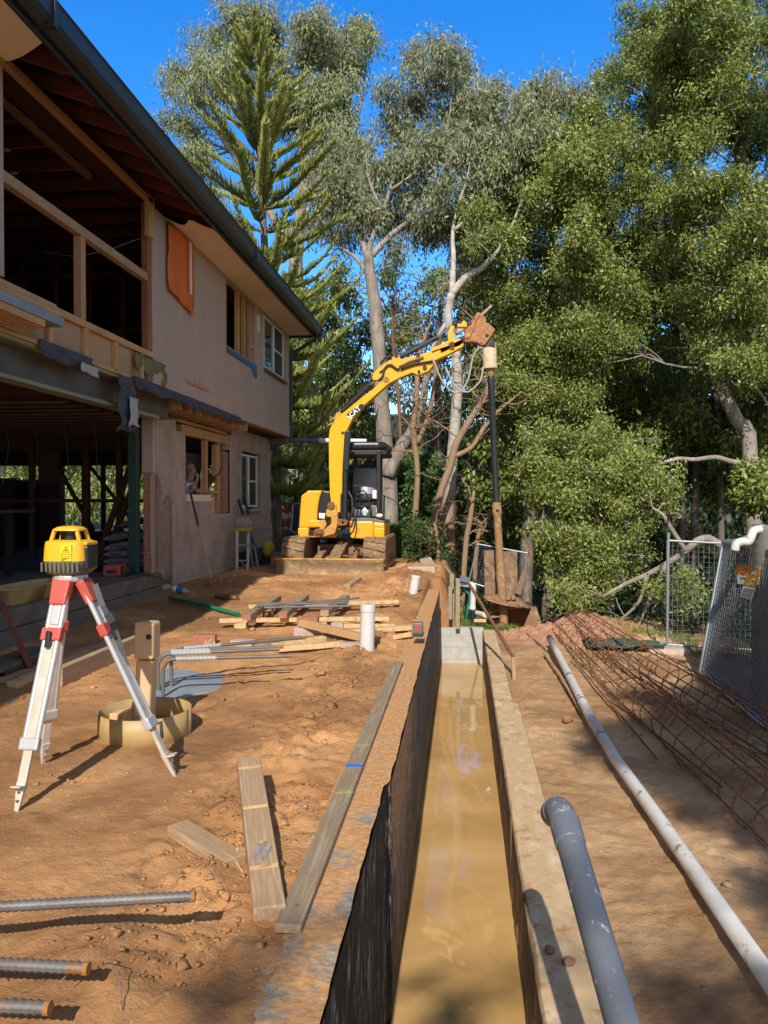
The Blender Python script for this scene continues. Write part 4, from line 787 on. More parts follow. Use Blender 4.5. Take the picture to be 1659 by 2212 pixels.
b = MB(); b.prism([(c.x-0.045, c.y-0.009, c.z), (c.x+0.045, c.y-0.009, c.z), (c.x, c.y-0.009, c.z-0.055)], (0, -0.003, 0)); b.build('diamond_print', mat('pale_teal_print', (0.2, 0.55, 0.5), (0.2, 0.5, 0.45), 3, 0.5, 0), EX)
yh = 14.9
for pts in ([(1020, 768), (1150, 770), (1178, 800), (1222, 925), (1225, 1010), (1240, 1080)], [(1020, 950), (1228, 950)], [(1030, 1060), (1185, 1068), (1218, 1040), (1225, 950)]):
    MB().tube([EZ(a, b_, yh) for a, b_ in pts], 0.016, 8).build('handrail', 'black', EX, smooth='all')
for pts, yy in (([(1062, 715), (1055, 800), (1045, 1000)], 15.0), ([(1105, 715), (1098, 820), (1070, 1040)], 15.05), ([(1115, 860), (1110, 1050)], 15.1)):
    lv = MB().tube([EZ(a, b_, yy) for a, b_ in pts], 0.012, 6).build('lever', 'black', EX)
    if pts[0][1] == 715: q = EZ(*pts[0], yy); MB().tube([(q.x-0.05, q.y, q.z), (q.x+0.04, q.y, q.z)], 0.018, 8).build('lever_knob', 'rubber', lv)
for a in (1380, 1352, 1332): q0, q1 = EZ(a, 1110, 14.85), EZ(a+6, 820 if a == 1380 else 780, 14.85); MB().tube([q0, q1], 0.018, 6).build('guard_rail', 'black', EX)
b = MB(); c = EZ(1330, 1072, 14.85); rows = []
b.lathe([(0.01, -0.02), (0.05, 0.0), (0.06, 0.03), (0.04, 0.06), (0.01, 0.07)], c, 8, 1.3, 1); b.build('rag', 'soffit', EX, smooth='all')
# swing post, boom, stick
pr([(760, 920), (800, 900), (835, 930), (835, 1000), (850, 1040), (850, 1150), (815, 1265), (690, 1300), (620, 1275), (600, 1255), (690, 1225), (720, 1190), (770, 1150), (770, 1075), (720, 1070), (705, 1045), (720, 985), (755, 950)], EZ, yb-0.16, 0.24, 'swing_post', 'yellowdirty', EX, 0.02)
for (a, c, r) in ((790, 940, 0.075), (640, 1250, 0.085), (900, 1130, 0.07), (945, 1130, 0.06)):
    p = EZ(a, c, yb); MB().tube([(p.x, yb-0.19, p.z), (p.x, yb+0.12, p.z)], r, 14).build('pivot_pin', 'rust', EX, bevel=0.008)
MB().lathe([(0.11, -0.03), (0.11, 0.03)], EZ(640, 1250, yb-0.12), 16).build('pivot_disc', 'rust', EX, bevel=0.01)
boom = [(292, 1830), (268, 1640), (258, 1330), (255, 1060), (266, 965), (312, 880), (400, 800), (560, 668), (720, 545), (832, 442), (850, 436), (878, 455), (882, 490), (620, 722), (500, 862), (440, 985), (425, 1080), (415, 1330), (405, 1640), (395, 1830)]
pr(boom, BZ, yb-0.11, 0.22, 'boom', 'yellowbright', EX, 0.012)
def bpoint(a, c, y=yb): return BZ(a, c, y)
# doubler plate and decal on the boom's near side
pr([(436, 822), (470, 785), (592, 702), (634, 716), (508, 842)], BZ, yb-0.114, 0.004, 'boom_decal', 'black', EX, 0)
pr([(450, 825), (500, 842), (488, 858), (438, 832)], BZ, yb-0.1135, 0.003, 'boom_decal_stripe', 'white', EX, 0)
cu = bpy.data.curves.new('lettering', 'FONT'); cu.body = 'CAT'; cu.size = 0.125; cu.extrude = 0.001; cu.align_x = 'CENTER'; cu.align_y = 'CENTER'; cu.offset = 0.004
pm = BZ(528, 785, yb-0.118); dv = BZ(600, 728, yb-0.118)-BZ(470, 838, yb-0.118)
ang = math.atan2(dv.z, dv.x); tm = bpy.data.objects.new('tmp', cu); COL.objects.link(tm)
bpy.context.view_layer.update(); me = bpy.data.meshes.new_from_object(tm.evaluated_get(bpy.context.evaluated_depsgraph_get())); bpy.data.objects.remove(tm)
def letter_object(name, me, mtx, m, parent):
    me.transform(mtx); o = bpy.data.objects.new(name, me); COL.objects.link(o); me.materials.clear(); me.materials.append(M[m]); o.parent = parent; me.transform(world_of(parent).inverted()); return o
letter_object('boom_lettering', me, Matrix.Translation(pm) @ Matrix.Rotation(-ang, 4, 'Y') @ Matrix.Rotation(math.radians(90), 4, 'X'), 'white', EX)
def text(body, size, mtx, m, parent, name='lettering', off=0.0, sx=1):
    cu = bpy.data.curves.new('lettering', 'FONT'); cu.body = body; cu.size = size; cu.extrude = 0.0005; cu.align_x = 'CENTER'; cu.align_y = 'CENTER'; cu.offset = off
    tm = bpy.data.objects.new('tmp', cu); COL.objects.link(tm); bpy.context.view_layer.update()
    me = bpy.data.meshes.new_from_object(tm.evaluated_get(bpy.context.evaluated_depsgraph_get())); bpy.data.objects.remove(tm)
    return letter_object(name, me, mtx @ Matrix.Scale(sx, 4, (1, 0, 0)), m, parent)
# boom cylinder in front of the lower boom (black guard) and the arm cylinder on the boom's back
q = [BZ(445, 1000, yb), EZ(905, 560, yb), EZ(915, 1120, yb)]
MB().beam(BZ(455, 985, yb-0.14), BZ(430, 1395, yb-0.14), 0.11, 0.13, up=(0, 1, 0)).build('cylinder_guard', 'black', EX, bevel=0.015)
MB().tube([EZ(935, 540, yb-0.13), EZ(925, 1125, yb-0.13)], 0.055, 12).build('boom_ram', 'black', EX, smooth=True)
MB().tube([EZ(890, 800, yb-0.16), EZ(885, 1010, yb-0.16), EZ(905, 1060, yb-0.16)], 0.016, 6).build('hydraulic_hose', 'rubber', EX)
for pts in ([(970, 770), (1015, 860), (1022, 1000), (985, 1110)], [(1040, 960), (1050, 1140), (1030, 1230), (990, 1280)], [(950, 1100), (905, 1200), (830, 1310)], [(965, 1110), (930, 1200), (870, 1315)]):
    MB().tube([EZ(a, c, yb-0.05) for a, c in pts], 0.022 if pts[0][0] < 1000 else 0.016, 8).build('hydraulic_hose', 'rubber', EX, smooth='all')
pr([(640, 1110), (700, 1100), (720, 1150), (690, 1225), (640, 1215)], EZ, yb-0.17, 0.06, 'cast_lug', 'yellowdirty', EX, 0.01)
MB().tube([BZ(395, 780, yb+0.02), BZ(690, 500, yb+0.02)], 0.062, 12).build('arm_ram', 'black', EX, smooth=True)
MB().tube([BZ(690, 500, yb+0.02), BZ(760, 430, yb+0.02)], 0.03, 10).build('ram_rod', 'chrome', EX, smooth=True)
pr([(310, 880), (330, 800), (365, 780), (400, 805), (350, 850)], BZ, yb-0.07, 0.14, 'ram_lug', 'yellowdirty', EX, 0.012)
MB().tube([BZ(265, 840, yb), BZ(330, 870, yb)], 0.018, 6).build('lamp_bracket', 'augertan', EX)
stick = [(704, 452), (712, 400), (735, 365), (800, 312), (940, 205), (960, 188), (985, 200), (1000, 240), (1210, 190), (1500, 92), (1655, 20), (1660, 70), (1650, 110), (1500, 190), (1335, 262), (1345, 300), (1290, 365), (1185, 408), (1120, 380), (1010, 425), (880, 492), (835, 450), (760, 460)]
pr(stick, BZ, yb-0.085, 0.17, 'stick', 'yellowbright', EX, 0.012)
pr([(780, 370), (815, 345), (825, 360), (800, 395), (785, 392)], BZ, yb-0.088, 0.01, 'stick_slot', 'black', EX, 0)
for (a, c, r) in ((855, 462, 0.06), (1195, 378, 0.028), (1255, 335, 0.04), (962, 208, 0.035), (410, 1010, 0.03)):
    p = BZ(a, c, yb); MB().tube([(p.x, yb-0.12, p.z), (p.x, yb+0.10, p.z)], r, 12).build('pin', 'augertan' if r > 0.05 else 'rubber', EX, bevel=0.005)
MB().tube([BZ(1000, 215, yb-0.02), BZ(1390, 10, yb-0.02)], 0.052, 12).build('bucket_ram', 'black', EX, smooth=True)
MB().tube([BZ(1390, 10, yb-0.02), HZ(440, 590, yb-0.02)], 0.026, 10).build('ram_rod', 'chrome', EX, smooth=True)
MB().tube([BZ(1030, 222, yb-0.10), BZ(1110, 165, yb-0.10), BZ(1215, 115, yb-0.10), BZ(1330, 60, yb-0.1)], 0.014, 6).build('hydraulic_hose', 'rubber', EX)
for pts in ([(770, 468), (815, 420), (832, 340), (870, 300), (905, 300), (960, 340), (990, 345)], [(985, 318), (1100, 262), (1190, 232), (1240, 215)], [(1000, 345), (1150, 290), (1330, 262)], [(790, 290), (850, 220), (910, 215)]):
    MB().tube([BZ(a, c, yb-0.12) for a, c in pts], 0.021, 8).build('hydraulic_hose', 'rubber' if pts[0][0] != 985 else 'augertan', EX, smooth='all')
MB().box(*(lambda p: (p.x-0.04, p.x+0.03, yb-0.13, yb+0.1, p.z-0.09, p.z+0.07))(BZ(1190, 225, yb))).build('hose_clamp', 'black', EX, bevel=0.006)
# end of the stick: tipping link, rusty quick hitch
pr([(-10, 1090), (330, 930), (470, 900), (590, 880), (640, 900), (650, 960), (590, 1030), (400, 1105), (-10, 1300)], HZ, yb-0.085, 0.17, 'stick_end', 'yellowbright', EX, 0.01)
pr([(400, 590), (490, 600), (440, 720), (425, 800), (435, 960), (470, 1080), (380, 1095), (335, 960), (328, 830), (350, 700)], HZ, yb-0.13, 0.04, 'tipping_link', 'yellowbright', EX, 0.01)
pr([(400, 590), (490, 600), (440, 720), (425, 800), (435, 960), (470, 1080), (380, 1095), (335, 960), (328, 830), (350, 700)], HZ, yb+0.09, 0.04, 'tipping_link', 'yellowbright', EX, 0.01)
pr([(520, 575), (600, 570), (640, 515), (680, 510), (725, 570), (735, 640), (520, 640)], HZ, yb-0.08, 0.16, 'tipping_link', 'yellowbright', EX, 0.01)
for (a, c, r) in ((465, 590, 0.045), (415, 1035, 0.05), (640, 905, 0.04), (775, 600, 0.045), (868, 505, 0.028)):
    p = HZ(a, c, yb); MB().tube([(p.x, yb-0.16, p.z), (p.x, yb+0.15, p.z)], r, 14).build('pin', 'rubber' if r != 0.028 else 'rust', EX, bevel=0.006)
M['hitch'] = mat('rusty_yellow_hitch', (0.50, 0.24, 0.09), (0.34, 0.14, 0.06), 7, 0.75, 0.4, c3=(0.62, 0.36, 0.10), dirt=((0.20, 0.10, 0.06), 0.3, 9), dist=0.02)
pr([(735, 640), (745, 600), (820, 500), (925, 345), (960, 335), (1020, 350), (1030, 400), (1110, 430), (1130, 520), (1110, 560), (1180, 560), (1310, 690), (1250, 800), (1080, 1000), (1050, 1040), (960, 975), (900, 955), (690, 950), (620, 915), (690, 700)], HZ, yb-0.13, 0.24, 'quick_hitch', 'hitch', EX, 0.015)
pr([(800, 520), (920, 370), (1000, 380), (960, 460), (900, 560), (870, 700), (780, 850), (700, 900), (720, 720)], HZ, yb-0.155, 0.022, 'hitch_plate', 'hitch', EX, 0.008)
pr([(990, 950), (1100, 620), (1180, 565), (1310, 690), (1240, 810), (1090, 1020)], HZ, yb-0.15, 0.018, 'hitch_plate', 'hitch', EX, 0.008)
# ------------------------------------------------------------------ earth auger hanging from the hitch
AU = thing('earth_auger', 'tall earth drill with tan drive head, black extension shaft and rusty spiral blades', 'drill', tuple(at(1085, 1325, y=yb)))
pr([(1085, 880), (1110, 800), (1160, 780), (1230, 830), (1270, 960), (1275, 1060), (1230, 1085), (1090, 1090)], HZ, yb-0.10, 0.2, 'hanger', mat('dark_steel', (0.05, 0.045, 0.045), (0.03, 0.028, 0.028), 7, 0.5, 0.2), AU, 0.012)
for a, c in ((1135, 860), (1250, 1025)): p = HZ(a, c, yb); MB().tube([(p.x, yb-0.15, p.z), (p.x, yb+0.15, p.z)], 0.045, 14).build('hanger_pin', 'rubber', AU, bevel=0.006)
def seg(p, q, prof, name, m, n=20, smooth=True, bevel=0):
    p, q = Vector(p), Vector(q); d = (q-p); return MB().tube([p+d*t for t, r in prof], [r for t, r in prof], n).build(name, m, AU, smooth=smooth, bevel=bevel)
T = HZ(1190, 1085, yb); Bm = HZ(1205, 1515, yb)
M['motor'] = mat('scratched_tan_paint', (0.46, 0.31, 0.18), (0.62, 0.50, 0.32), 6, 0.7, 0.35, c3=(0.30, 0.16, 0.08), dirt=((0.74, 0.68, 0.5), 0.28, 11))
seg(T, Bm, [(0, 0.128), (0.02, 0.134), (0.80, 0.134), (0.82, 0.142), (0.985, 0.142), (1, 0.125)], 'drive_head', 'motor', 24)
T2 = HZ(1218, 1660, yb); seg(Bm, T2, [(0, 0.10), (0.3, 0.075), (0.65, 0.07), (1, 0.062)], 'drive_collar', 'augertan', 16)
S0 = T2; S1 = at(1072.5, 1085, y=yb); seg(S0, S1, [(0, 0.056), (0.02, 0.066), (0.09, 0.066), (0.10, 0.062), (1, 0.064)], 'extension_shaft', 'augerblack', 18)
S2 = at(1086, 1300, y=yb); S3 = at(1090, 1372, y=yb)
seg(S1, S3, [(0, 0.082), (0.05, 0.085), (0.062, 0.092), (0.085, 0.092), (0.1, 0.075), (0.36, 0.072), (0.44, 0.085), (0.50, 0.078), (0.53, 0.095), (0.62, 0.085), (0.7, 0.082), (1, 0.082)], 'auger_shaft', 'augertan', 16)
MB().beam(at(1071, 1103, y=yb-0.08), at(1078, 1103, y=yb-0.08), 0.03, 0.05).build('shear_pin', 'black', AU)
def flight(p0, p1, turns, R, a0, name, m, rin=0.08):
    p0, p1 = Vector(p0), Vector(p1); n = int(28*turns); rows = []
    for k in range(n+1):
        a = a0+2*math.pi*turns*k/n; c = p0+(p1-p0)*k/n; rows.append([(c.x+r*math.cos(a), c.y+r*math.sin(a), c.z-0.04*(r/R)) for r in np.linspace(rin, R, 5)])
    return MB().sheet(rows).build(name, m, AU, solid=0.02, smooth='all')
M['flight'] = mat('worn_auger_flight', (0.40, 0.19, 0.09), (0.28, 0.125, 0.06), 7, 0.6, 0.35, c3=(0.46, 0.30, 0.20), dist=0.02)
flight(at(1085, 1283, y=yb), at(1089, 1332, y=yb), 1.05, 0.36, 2.9, 'auger_flight', 'flight')
flight(at(1089, 1342, y=yb), at(1090, 1368, y=yb), 0.8, 0.36, -2.2, 'auger_flight', 'flight')
# hoses looping from the stick to the drive head
for pts in ([(0, 1290), (60, 1400), (130, 1600), (230, 1800), (350, 1940), (480, 2010), (580, 1990), (680, 1880), (760, 1700), (810, 1450), (850, 1250), (920, 1120), (990, 1070), (1060, 1080)], [(280, 1470), (350, 1650), (440, 1820), (560, 1950), (650, 1990), (760, 1990), (880, 1900), (990, 1780), (1040, 1650), (1045, 1560), (1060, 1470)]):
    h = MB().tube([HZ(a, c, yb-0.14) for a, c in pts], 0.019, 8).build('drive_hose', mat('pale_hose', (0.42, 0.38, 0.31), (0.33, 0.29, 0.23), 5, 0.55, 0.1) if pts[0][0] == 0 else bpy.data.materials['pale_hose'], AU, smooth='all')
# ------------------------------------------------------------------ bucket dumped on the spoil behind the auger
def WZ(zx, zy, y): return at(881.4+0.1875*zx, 1140.6+0.1875*zy, y=y)
BK = thing('digger_bucket', 'muddy excavator bucket lying open on the spoil behind the auger blades', 'bucket', tuple(WZ(1200, 1150, 14.9)))
for (poly, nm, y0) in (([(1300, 1215), (1425, 915), (1475, 905), (1540, 1090), (1530, 1110)], 'bucket_side', 14.55), ([(860, 1085), (955, 880), (1000, 830), (1040, 860), (1040, 1080)], 'bucket_side', 14.7)):
    pr(poly, WZ, y0, 0.03, nm, 'muddy', BK, 0.006)
b = MB(); rows = []
for (zx, zy, y) in ((960, 885, 14.62), (1200, 835, 14.62), (1400, 930, 14.62), (1475, 905, 14.60)): pass
sp = [WZ(945, 985, 14.6), WZ(1120, 905, 14.55), WZ(1260, 890, 14.55), WZ(1420, 935, 14.57)]
sq = [WZ(960, 860, 15.3), WZ(1120, 780, 15.3), WZ(1270, 800, 15.3), WZ(1450, 905, 15.3)]
b.sheet([sp, [(a+c)/2+Vector((0, 0, 0.06)) for a, c in zip(sp, sq)], sq]); b.build('bucket_back', 'muddy', BK, solid=0.03, smooth='all')
b = MB().sheet([[WZ(960, 860, 15.32), WZ(1270, 800, 15.32), WZ(1480, 905, 15.32)], [WZ(940, 1100, 15.35), WZ(1260, 1130, 15.35), WZ(1500, 1150, 15.35)]]); b.build('bucket_floor', 'rust', BK, solid=0.03)
for a in (1150, 1215): p = WZ(a, 800, 14.75); MB().tube([(p.x, p.y-0.06, p.z), (p.x, p.y+0.06, p.z)], 0.045, 12).build('bucket_ear', 'augertan', BK, bevel=0.008)
# stormwater pipe from the house, behind the excavator
t = thing('stormwater_pipe', 'horizontal grey and white stormwater pipe leaving the house corner behind the boom', 'pipe', tuple(at(640, 951, y=18.7)))
z0 = at(650, 952, y=18.7).z; xs_ = [at(p, 952, y=18.7).x for p in (606, 676, 690, 785, 792)]
MB().tube([(xs_[0], 18.7, z0+0.02), (xs_[2], 18.7, z0)], 0.062, 12).build('grey_section', 'bluegrey', t, smooth=True)
MB().tube([(xs_[1]-0.05, 18.7, z0), (xs_[1], 18.7, z0)], 0.07, 12).build('collar', 'bluegrey', t, smooth=True)
MB().tube([(xs_[2], 18.7, z0), (xs_[4], 18.7, z0-0.03)], 0.064, 12).build('white_section', 'pvc', t, smooth=True)
def smooth_path(pts, rs, m=4):
    out, ro = [], []
    for i in range(len(pts)-1):
        p0, p1, p2, p3 = pts[max(i-1, 0)], pts[i], pts[i+1], pts[min(i+2, len(pts)-1)]
        for k in range(m):
            t = k/m; out.append(0.5*((2*p1)+(p2-p0)*t+(2*p0-5*p1+4*p2-p3)*t*t+(3*p1-p0-3*p2+p3)*t**3)); ro.append(rs[i]+(rs[i+1]-rs[i])*t)
    out.append(pts[-1]); ro.append(rs[-1]); return out, ro
# ================================================================== THINGS ON THE SITE
def gp(px, py, z0=0.0, lift=0.0):
    """point of the ground under a photo point (two refinements of the local height)"""
    z = z0
    for _ in range(4): p = at(px, py, z=z); z = G(p.x, p.y)
    p = at(px, py, z=z); return Vector((p.x, p.y, z+lift))
# ---- tripod with its three legs, laser level on top
TC = Vector((-1.99, 3.93, 0))
feet = [gp(36, 1752), gp(93, 1648), gp(378, 1676)]
top = at(152, 1226, y=3.93); ztop = top.z; TC.x, TC.y = top.x, 3.93
TP = thing('survey_tripod', 'aluminium and red survey tripod standing on the soil under the yellow laser level', 'tripod', (TC.x, TC.y, 0))
b = MB(); b.lathe([(0.085, -0.012), (0.09, 0.0), (0.09, 0.022), (0.07, 0.03)], (TC.x, TC.y, ztop-0.06), 18); b.build('head_plate', 'alu', TP, bevel=0.004)
for k, f in enumerate(feet):
    hd = Vector((f.x-TC.x, f.y-TC.y, 0)); hd.normalize(); h0 = Vector((TC.x, TC.y, ztop-0.075)) + hd*0.075
    d = (f-h0); L = d.length; d.normalize(); sidev = d.cross(Vector((0, 0, 1))).normalized(); nv = sidev.cross(d).normalized()
    P_ = lambda t, s=0.0, n=0.0: h0 + d*(t*L) + sidev*s + nv*n
    leg = MB()
    for s in (-0.034, 0.034): leg.tube([P_(0.02, s), P_(0.72, s*0.95)], 0.0145, 10)
    leg.beam(P_(0.05), P_(0.72), 0.054, 0.012, up=nv); lo = leg.build('leg', 'alu', TP, smooth=True)
    MB().beam(P_(-0.01), P_(0.11), 0.105, 0.055, up=nv, taper=0.85).build('hinge_cap', 'red', lo, bevel=0.01)
    MB().beam(P_(0.215), P_(0.275), 0.108, 0.046, up=nv).build('clamp_collar', 'red', lo, bevel=0.008)
    MB().beam(P_(0.235, 0.0, -0.04 if nv.y > 0 else 0.04), P_(0.31, 0.0, -0.028 if nv.y > 0 else 0.028), 0.026, 0.018, up=nv).build('clamp_lever', 'black', lo, bevel=0.006)
    MB().beam(P_(0.70), P_(0.755), 0.10, 0.042, up=nv).build('lower_collar', 'alu', lo, bevel=0.008)
    MB().beam(P_(0.30), P_(0.90), 0.046, 0.022, up=nv).build('slide_bar', 'aludirty', lo, bevel=0.004)
    ft = MB().beam(P_(0.885), P_(1.02), 0.05, 0.03, up=nv, taper=0.35); ft.build('foot_spike', 'aludirty', lo, bevel=0.004)
    MB().beam(P_(0.90, 0.0, 0.0), P_(0.90, 0.0, 0.0)+Vector((hd.x, hd.y, 0.25))*0.055, 0.05, 0.008, up=nv).build('foot_step', 'aludirty', lo, bevel=0.002)
    for t in (0.925, 0.96): c = P_(t, 0, -0.012 if nv.y > 0 else 0.012); MB().lathe([(0.009, -0.004), (0.009, 0.004)], c, 8).build('bolt', 'greyplastic', lo)
    if k == 0:
        # brand lettering along the leg
        nrm = -nv if nv.y > 0 else nv
        xa = d; za = nrm; ya = za.cross(xa)
        mt = Matrix((xa, ya, za)).transposed().to_4x4(); mt.translation = P_(0.50, 0, -0.0 ) + nrm*0.0075
        text('Lufkin', 0.06, mt, 'ink', lo, 'lettering', 0.0, 0.95)
        MB().beam(P_(0.06, 0, 0)+nrm*0.004, P_(0.2, 0, 0)+nrm*0.004, 0.04, 0.016, up=nv).build('leg_insert', 'alu', lo, bevel=0.003)
# carrying strap hanging down the right leg
h0 = Vector((TC.x+0.06, TC.y, ztop-0.09)); f = feet[2]
pts = [at(205, 1262, y=3.92), at(222, 1310, y=3.90), at(238, 1338, y=3.92), at(262, 1400, y=3.94), at(285, 1480, y=3.97), at(305, 1545, y=3.98), at(336, 1566, y=3.99)]
b = MB()
for p, q in zip(pts[:-1], pts[1:]): b.beam(p, q, 0.030, 0.005, up=(0.3, -1, 0.2))
st_ = b.build('carry_strap', 'strap', TP); c = at(232, 1325, y=3.88); MB().beam(c, c+Vector((0.03, 0, -0.05)), 0.045, 0.016, up=(0, -1, 0)).build('buckle', 'rubber', st_, bevel=0.004)
c = at(340, 1572, y=3.97); MB().tube([c+Vector((-0.035, 0, 0.01)), c+Vector((0.02, 0, 0.03)), c+Vector((0.025, 0, -0.05)), c+Vector((-0.01, 0, -0.06))], 0.011, 8).build('strap_hook', 'rubber', st_, smooth='all')
MB().lathe([(0.03, -0.10), (0.03, 0.0)], (TC.x, TC.y, ztop-0.075), 12).build('centre_bolt', 'rust', TP)
# ---- rotating laser
LA = thing('laser_level', 'bright yellow rotating laser level with warning sticker on top of the tripod', 'laser level', (TC.x, TC.y, ztop-0.03))
zb0 = ztop-0.03; sc_ = 3.95/1659
def rsq(w, dpt, z, n=28, e=4.0):
    return [(TC.x + w*math.copysign(abs(math.cos(a))**(2/e), math.cos(a)), TC.y + dpt*math.copysign(abs(math.sin(a))**(2/e), math.sin(a)), z) for a in [2*math.pi*k/n for k in range(n)]]
def loft(rings):
    b = MB(); n = len(rings[0])
    for r in rings: b.v += r
    for k in range(len(rings)-1):
        for j in range(n): a, c = k*n+j, k*n+(j+1) % n; b.f.append((a, c, c+n, a+n))
    b.f.append(tuple(range(n-1, -1, -1))); b.f.append(tuple((len(rings)-1)*n+j for j in range(n))); return b
bs = loft([rsq(0.09, 0.09, zb0), rsq(0.106, 0.10, zb0+0.012), rsq(0.116, 0.108, zb0+0.07)]).build('base', 'laserbase', LA, smooth=True)
for k in range(9): x0 = TC.x-0.098+0.0245*k; MB().box(x0-0.005, x0+0.005, TC.y-0.116, TC.y-0.100, zb0+0.016, zb0+0.066).build('base_rib', 'laserbase', bs, bevel=0.003)
loft([rsq(0.117, 0.109, zb0+0.071), rsq(0.112, 0.104, zb0+0.150), rsq(0.108, 0.10, zb0+0.172), rsq(0.09, 0.085, zb0+0.180)]).build('housing', 'laseryellow', LA, smooth=True)
MB().box(TC.x+0.103, TC.x+0.128, TC.y-0.06, TC.y+0.06, zb0+0.02, zb0+0.152).build('battery_pack', 'black', LA, bevel=0.012)
MB().box(TC.x+0.095, TC.x+0.126, TC.y-0.062, TC.y+0.062, zb0+0.153, zb0+0.171).build('pack_lid', 'laseryellow', LA, bevel=0.006)
hz = zb0+0.18
for s in (-1, 1):
    for dy in (-0.05, 0.05): MB().beam((TC.x+s*0.078, TC.y+dy, hz-0.005), (TC.x+s*0.062, TC.y+dy*0.9, hz+0.052), 0.018, 0.02, up=(0, 1, 0)).build('handle_post', 'laseryellow', LA, bevel=0.003)
loft([rsq(0.078, 0.07, hz+0.05), rsq(0.076, 0.068, hz+0.058), rsq(0.055, 0.05, hz+0.070), rsq(0.03, 0.03, hz+0.074)]).build('cap', 'laseryellow', LA, smooth=True)
MB().lathe([(0.034, 0.0), (0.034, 0.05)], (TC.x+0.005, TC.y, hz), 16).build('rotor', 'black', LA)
MB().box(TC.x-0.06, TC.x+0.06, TC.y+0.01, TC.y+0.014, hz, hz+0.05).build('lantern_glass', 'screen', LA)
yl = TC.y-0.1095; xl = TC.x+0.035; zl = zb0+0.118
lb = MB().box(xl-0.030, xl+0.030, yl-0.002, yl+0.006, zl-0.045, zl+0.040).build('warning_sticker', mat('sticker_yellow', (0.9, 0.66, 0.0), (0.88, 0.63, 0.0), 3, 0.5, 0), LA)
def tri(cx, cz_, r, y, name, m, par): return MB().prism([(cx, y, cz_+r), (cx-r*0.95, y, cz_-r*0.6), (cx+r*0.95, y, cz_-r*0.6)], (0, -0.0008, 0)).build(name, m, par)
tri(xl, zl+0.014, 0.021, yl-0.002, 'warning_triangle', 'ink', lb); tri(xl, zl+0.013, 0.0155, yl-0.0028, 'warning_field', 'sticker_yellow' if 'sticker_yellow' in M else bpy.data.materials['sticker_yellow'], lb)
MB().lathe([(0.0045, -0.0004), (0.0045, 0.0004)], (xl, yl-0.004, zl+0.012), 8).xf(Matrix.Identity(4)).build('warning_dot', 'ink', lb)
MB().box(xl-0.0045, xl+0.0045, yl-0.0045, yl-0.0037, zl+0.008, zl+0.017).build('warning_star', 'ink', lb)
for (a, c, h) in ((-0.024, 0.024, 0.0012),):
    for z_ in (zl-0.008, zl-0.022): MB().box(xl+a, xl+c, yl-0.003, yl-0.0021, z_-h, z_+h).build('printed_line', 'ink', lb)
    for x_ in (xl-0.024, xl+0.024): MB().box(x_-h, x_+h, yl-0.003, yl-0.0021, zl-0.0207, zl-0.0093).build('printed_line', 'ink', lb)
for z_, w_ in ((zl-0.030, 0.046), (zl-0.0355, 0.03), (zl-0.041, 0.016)): MB().box(xl-0.024, xl-0.024+w_, yl-0.003, yl-0.0021, z_-0.0014, z_+0.0014).build('printed_line', 'ink', lb)
# ---- post in a steel ring
rc = gp(309, 1600); rc = Vector((-2.02, 4.72, G(-2.02, 4.72)))
t = MB(); R = 0.285; n = 40
o_ = [(rc.x+R*math.cos(2*math.pi*k/n), rc.y+R*math.sin(2*math.pi*k/n)) for k in range(n+1)]
t.sheet([[(x, y, rc.z-0.04+0.006*math.sin(9*i)), (x, y, rc.z+0.06), (x, y, rc.z+0.155)] for i, (x, y) in enumerate(o_)])
o = t.build('steel_ring', 'ring', None, solid=0.008, smooth='all'); tag(o, 'short dirty yellow steel ring lying around the foot of the tan post', 'steel ring')
PO = thing('steel_post', 'tan painted square post with a hole near its top standing inside the steel ring', 'post', (rc.x-0.0, rc.y, rc.z))
p0 = at(310, 1590, y=rc.y); p1 = at(319, 1342, y=rc.y+0.02)
b = MB(); b.beam((p0.x, rc.y, rc.z-0.02), at(318, 1424, y=rc.y+0.01), 0.108, 0.108, up=(0, 1, 0)); b.build('lower_tube', 'tanpost', PO, bevel=0.014)
b = MB(); b.beam(at(318, 1422, y=rc.y+0.01), p1, 0.128, 0.128, up=(0, 1, 0)); b.build('upper_sleeve', 'tanpost', PO, bevel=0.016)
c = at(321, 1376, y=rc.y-0.052); MB().tube([(c.x, c.y-0.004, c.z), (c.x, c.y+0.01, c.z)], 0.017, 12).build('bolt_hole', 'ink', PO)
p = gp(242, 1568); o = MB().box(p.x-0.085, p.x+0.085, p.y-0.02, p.y+0.22, p.z-0.02, p.z+0.085).build('timber_block', 'pine', None, bevel=0.006); tag(o, 'short pale timber offcut behind the steel ring', 'timber')
# ---- helper for timbers lying on the ground
def timber(name, label, P, Qp, w_, h_, m, cat='timber', zl=(0, 0), group=None, bevel=0.005, pz=None):
    a = gp(*P); c = gp(*Qp); a = a+Vector((0, 0, h_/2+zl[0])); c = c+Vector((0, 0, h_/2+zl[1]))
    o = MB().beam(a, c, w_, h_).build(name, m, None, bevel=bevel); return tag(o, label, cat, group)
timber('timber_plank', 'long pine plank in front of the slab, second from the house', (8, 1478), (250, 1392), 0.09, 0.045, 'pinegrey', zl=(0.005, 0.03))
timber('timber_plank', 'pale short plank end lying between two longer planks by the tripod', (25, 1487), (195, 1430), 0.095, 0.05, 'pine', zl=(0.0, 0.06))
PL = timber('timber_beam', 'thick weathered beam studded with nails in front of the slab at left', (126, 1483), (296, 1405), 0.07, 0.15, 'pinegrey')
for px_, py_ in ((150, 1468), (216, 1446), (245, 1432)): p = gp(px_, py_+22); p = Vector((p.x+0.0, p.y-0.02, G(p.x, p.y)+0.09)); MB().tube([p+Vector((0, 0.06, 0)), p+Vector((-0.02, -0.05, 0.0))], 0.006, 6).build('nail', 'rust', PL)
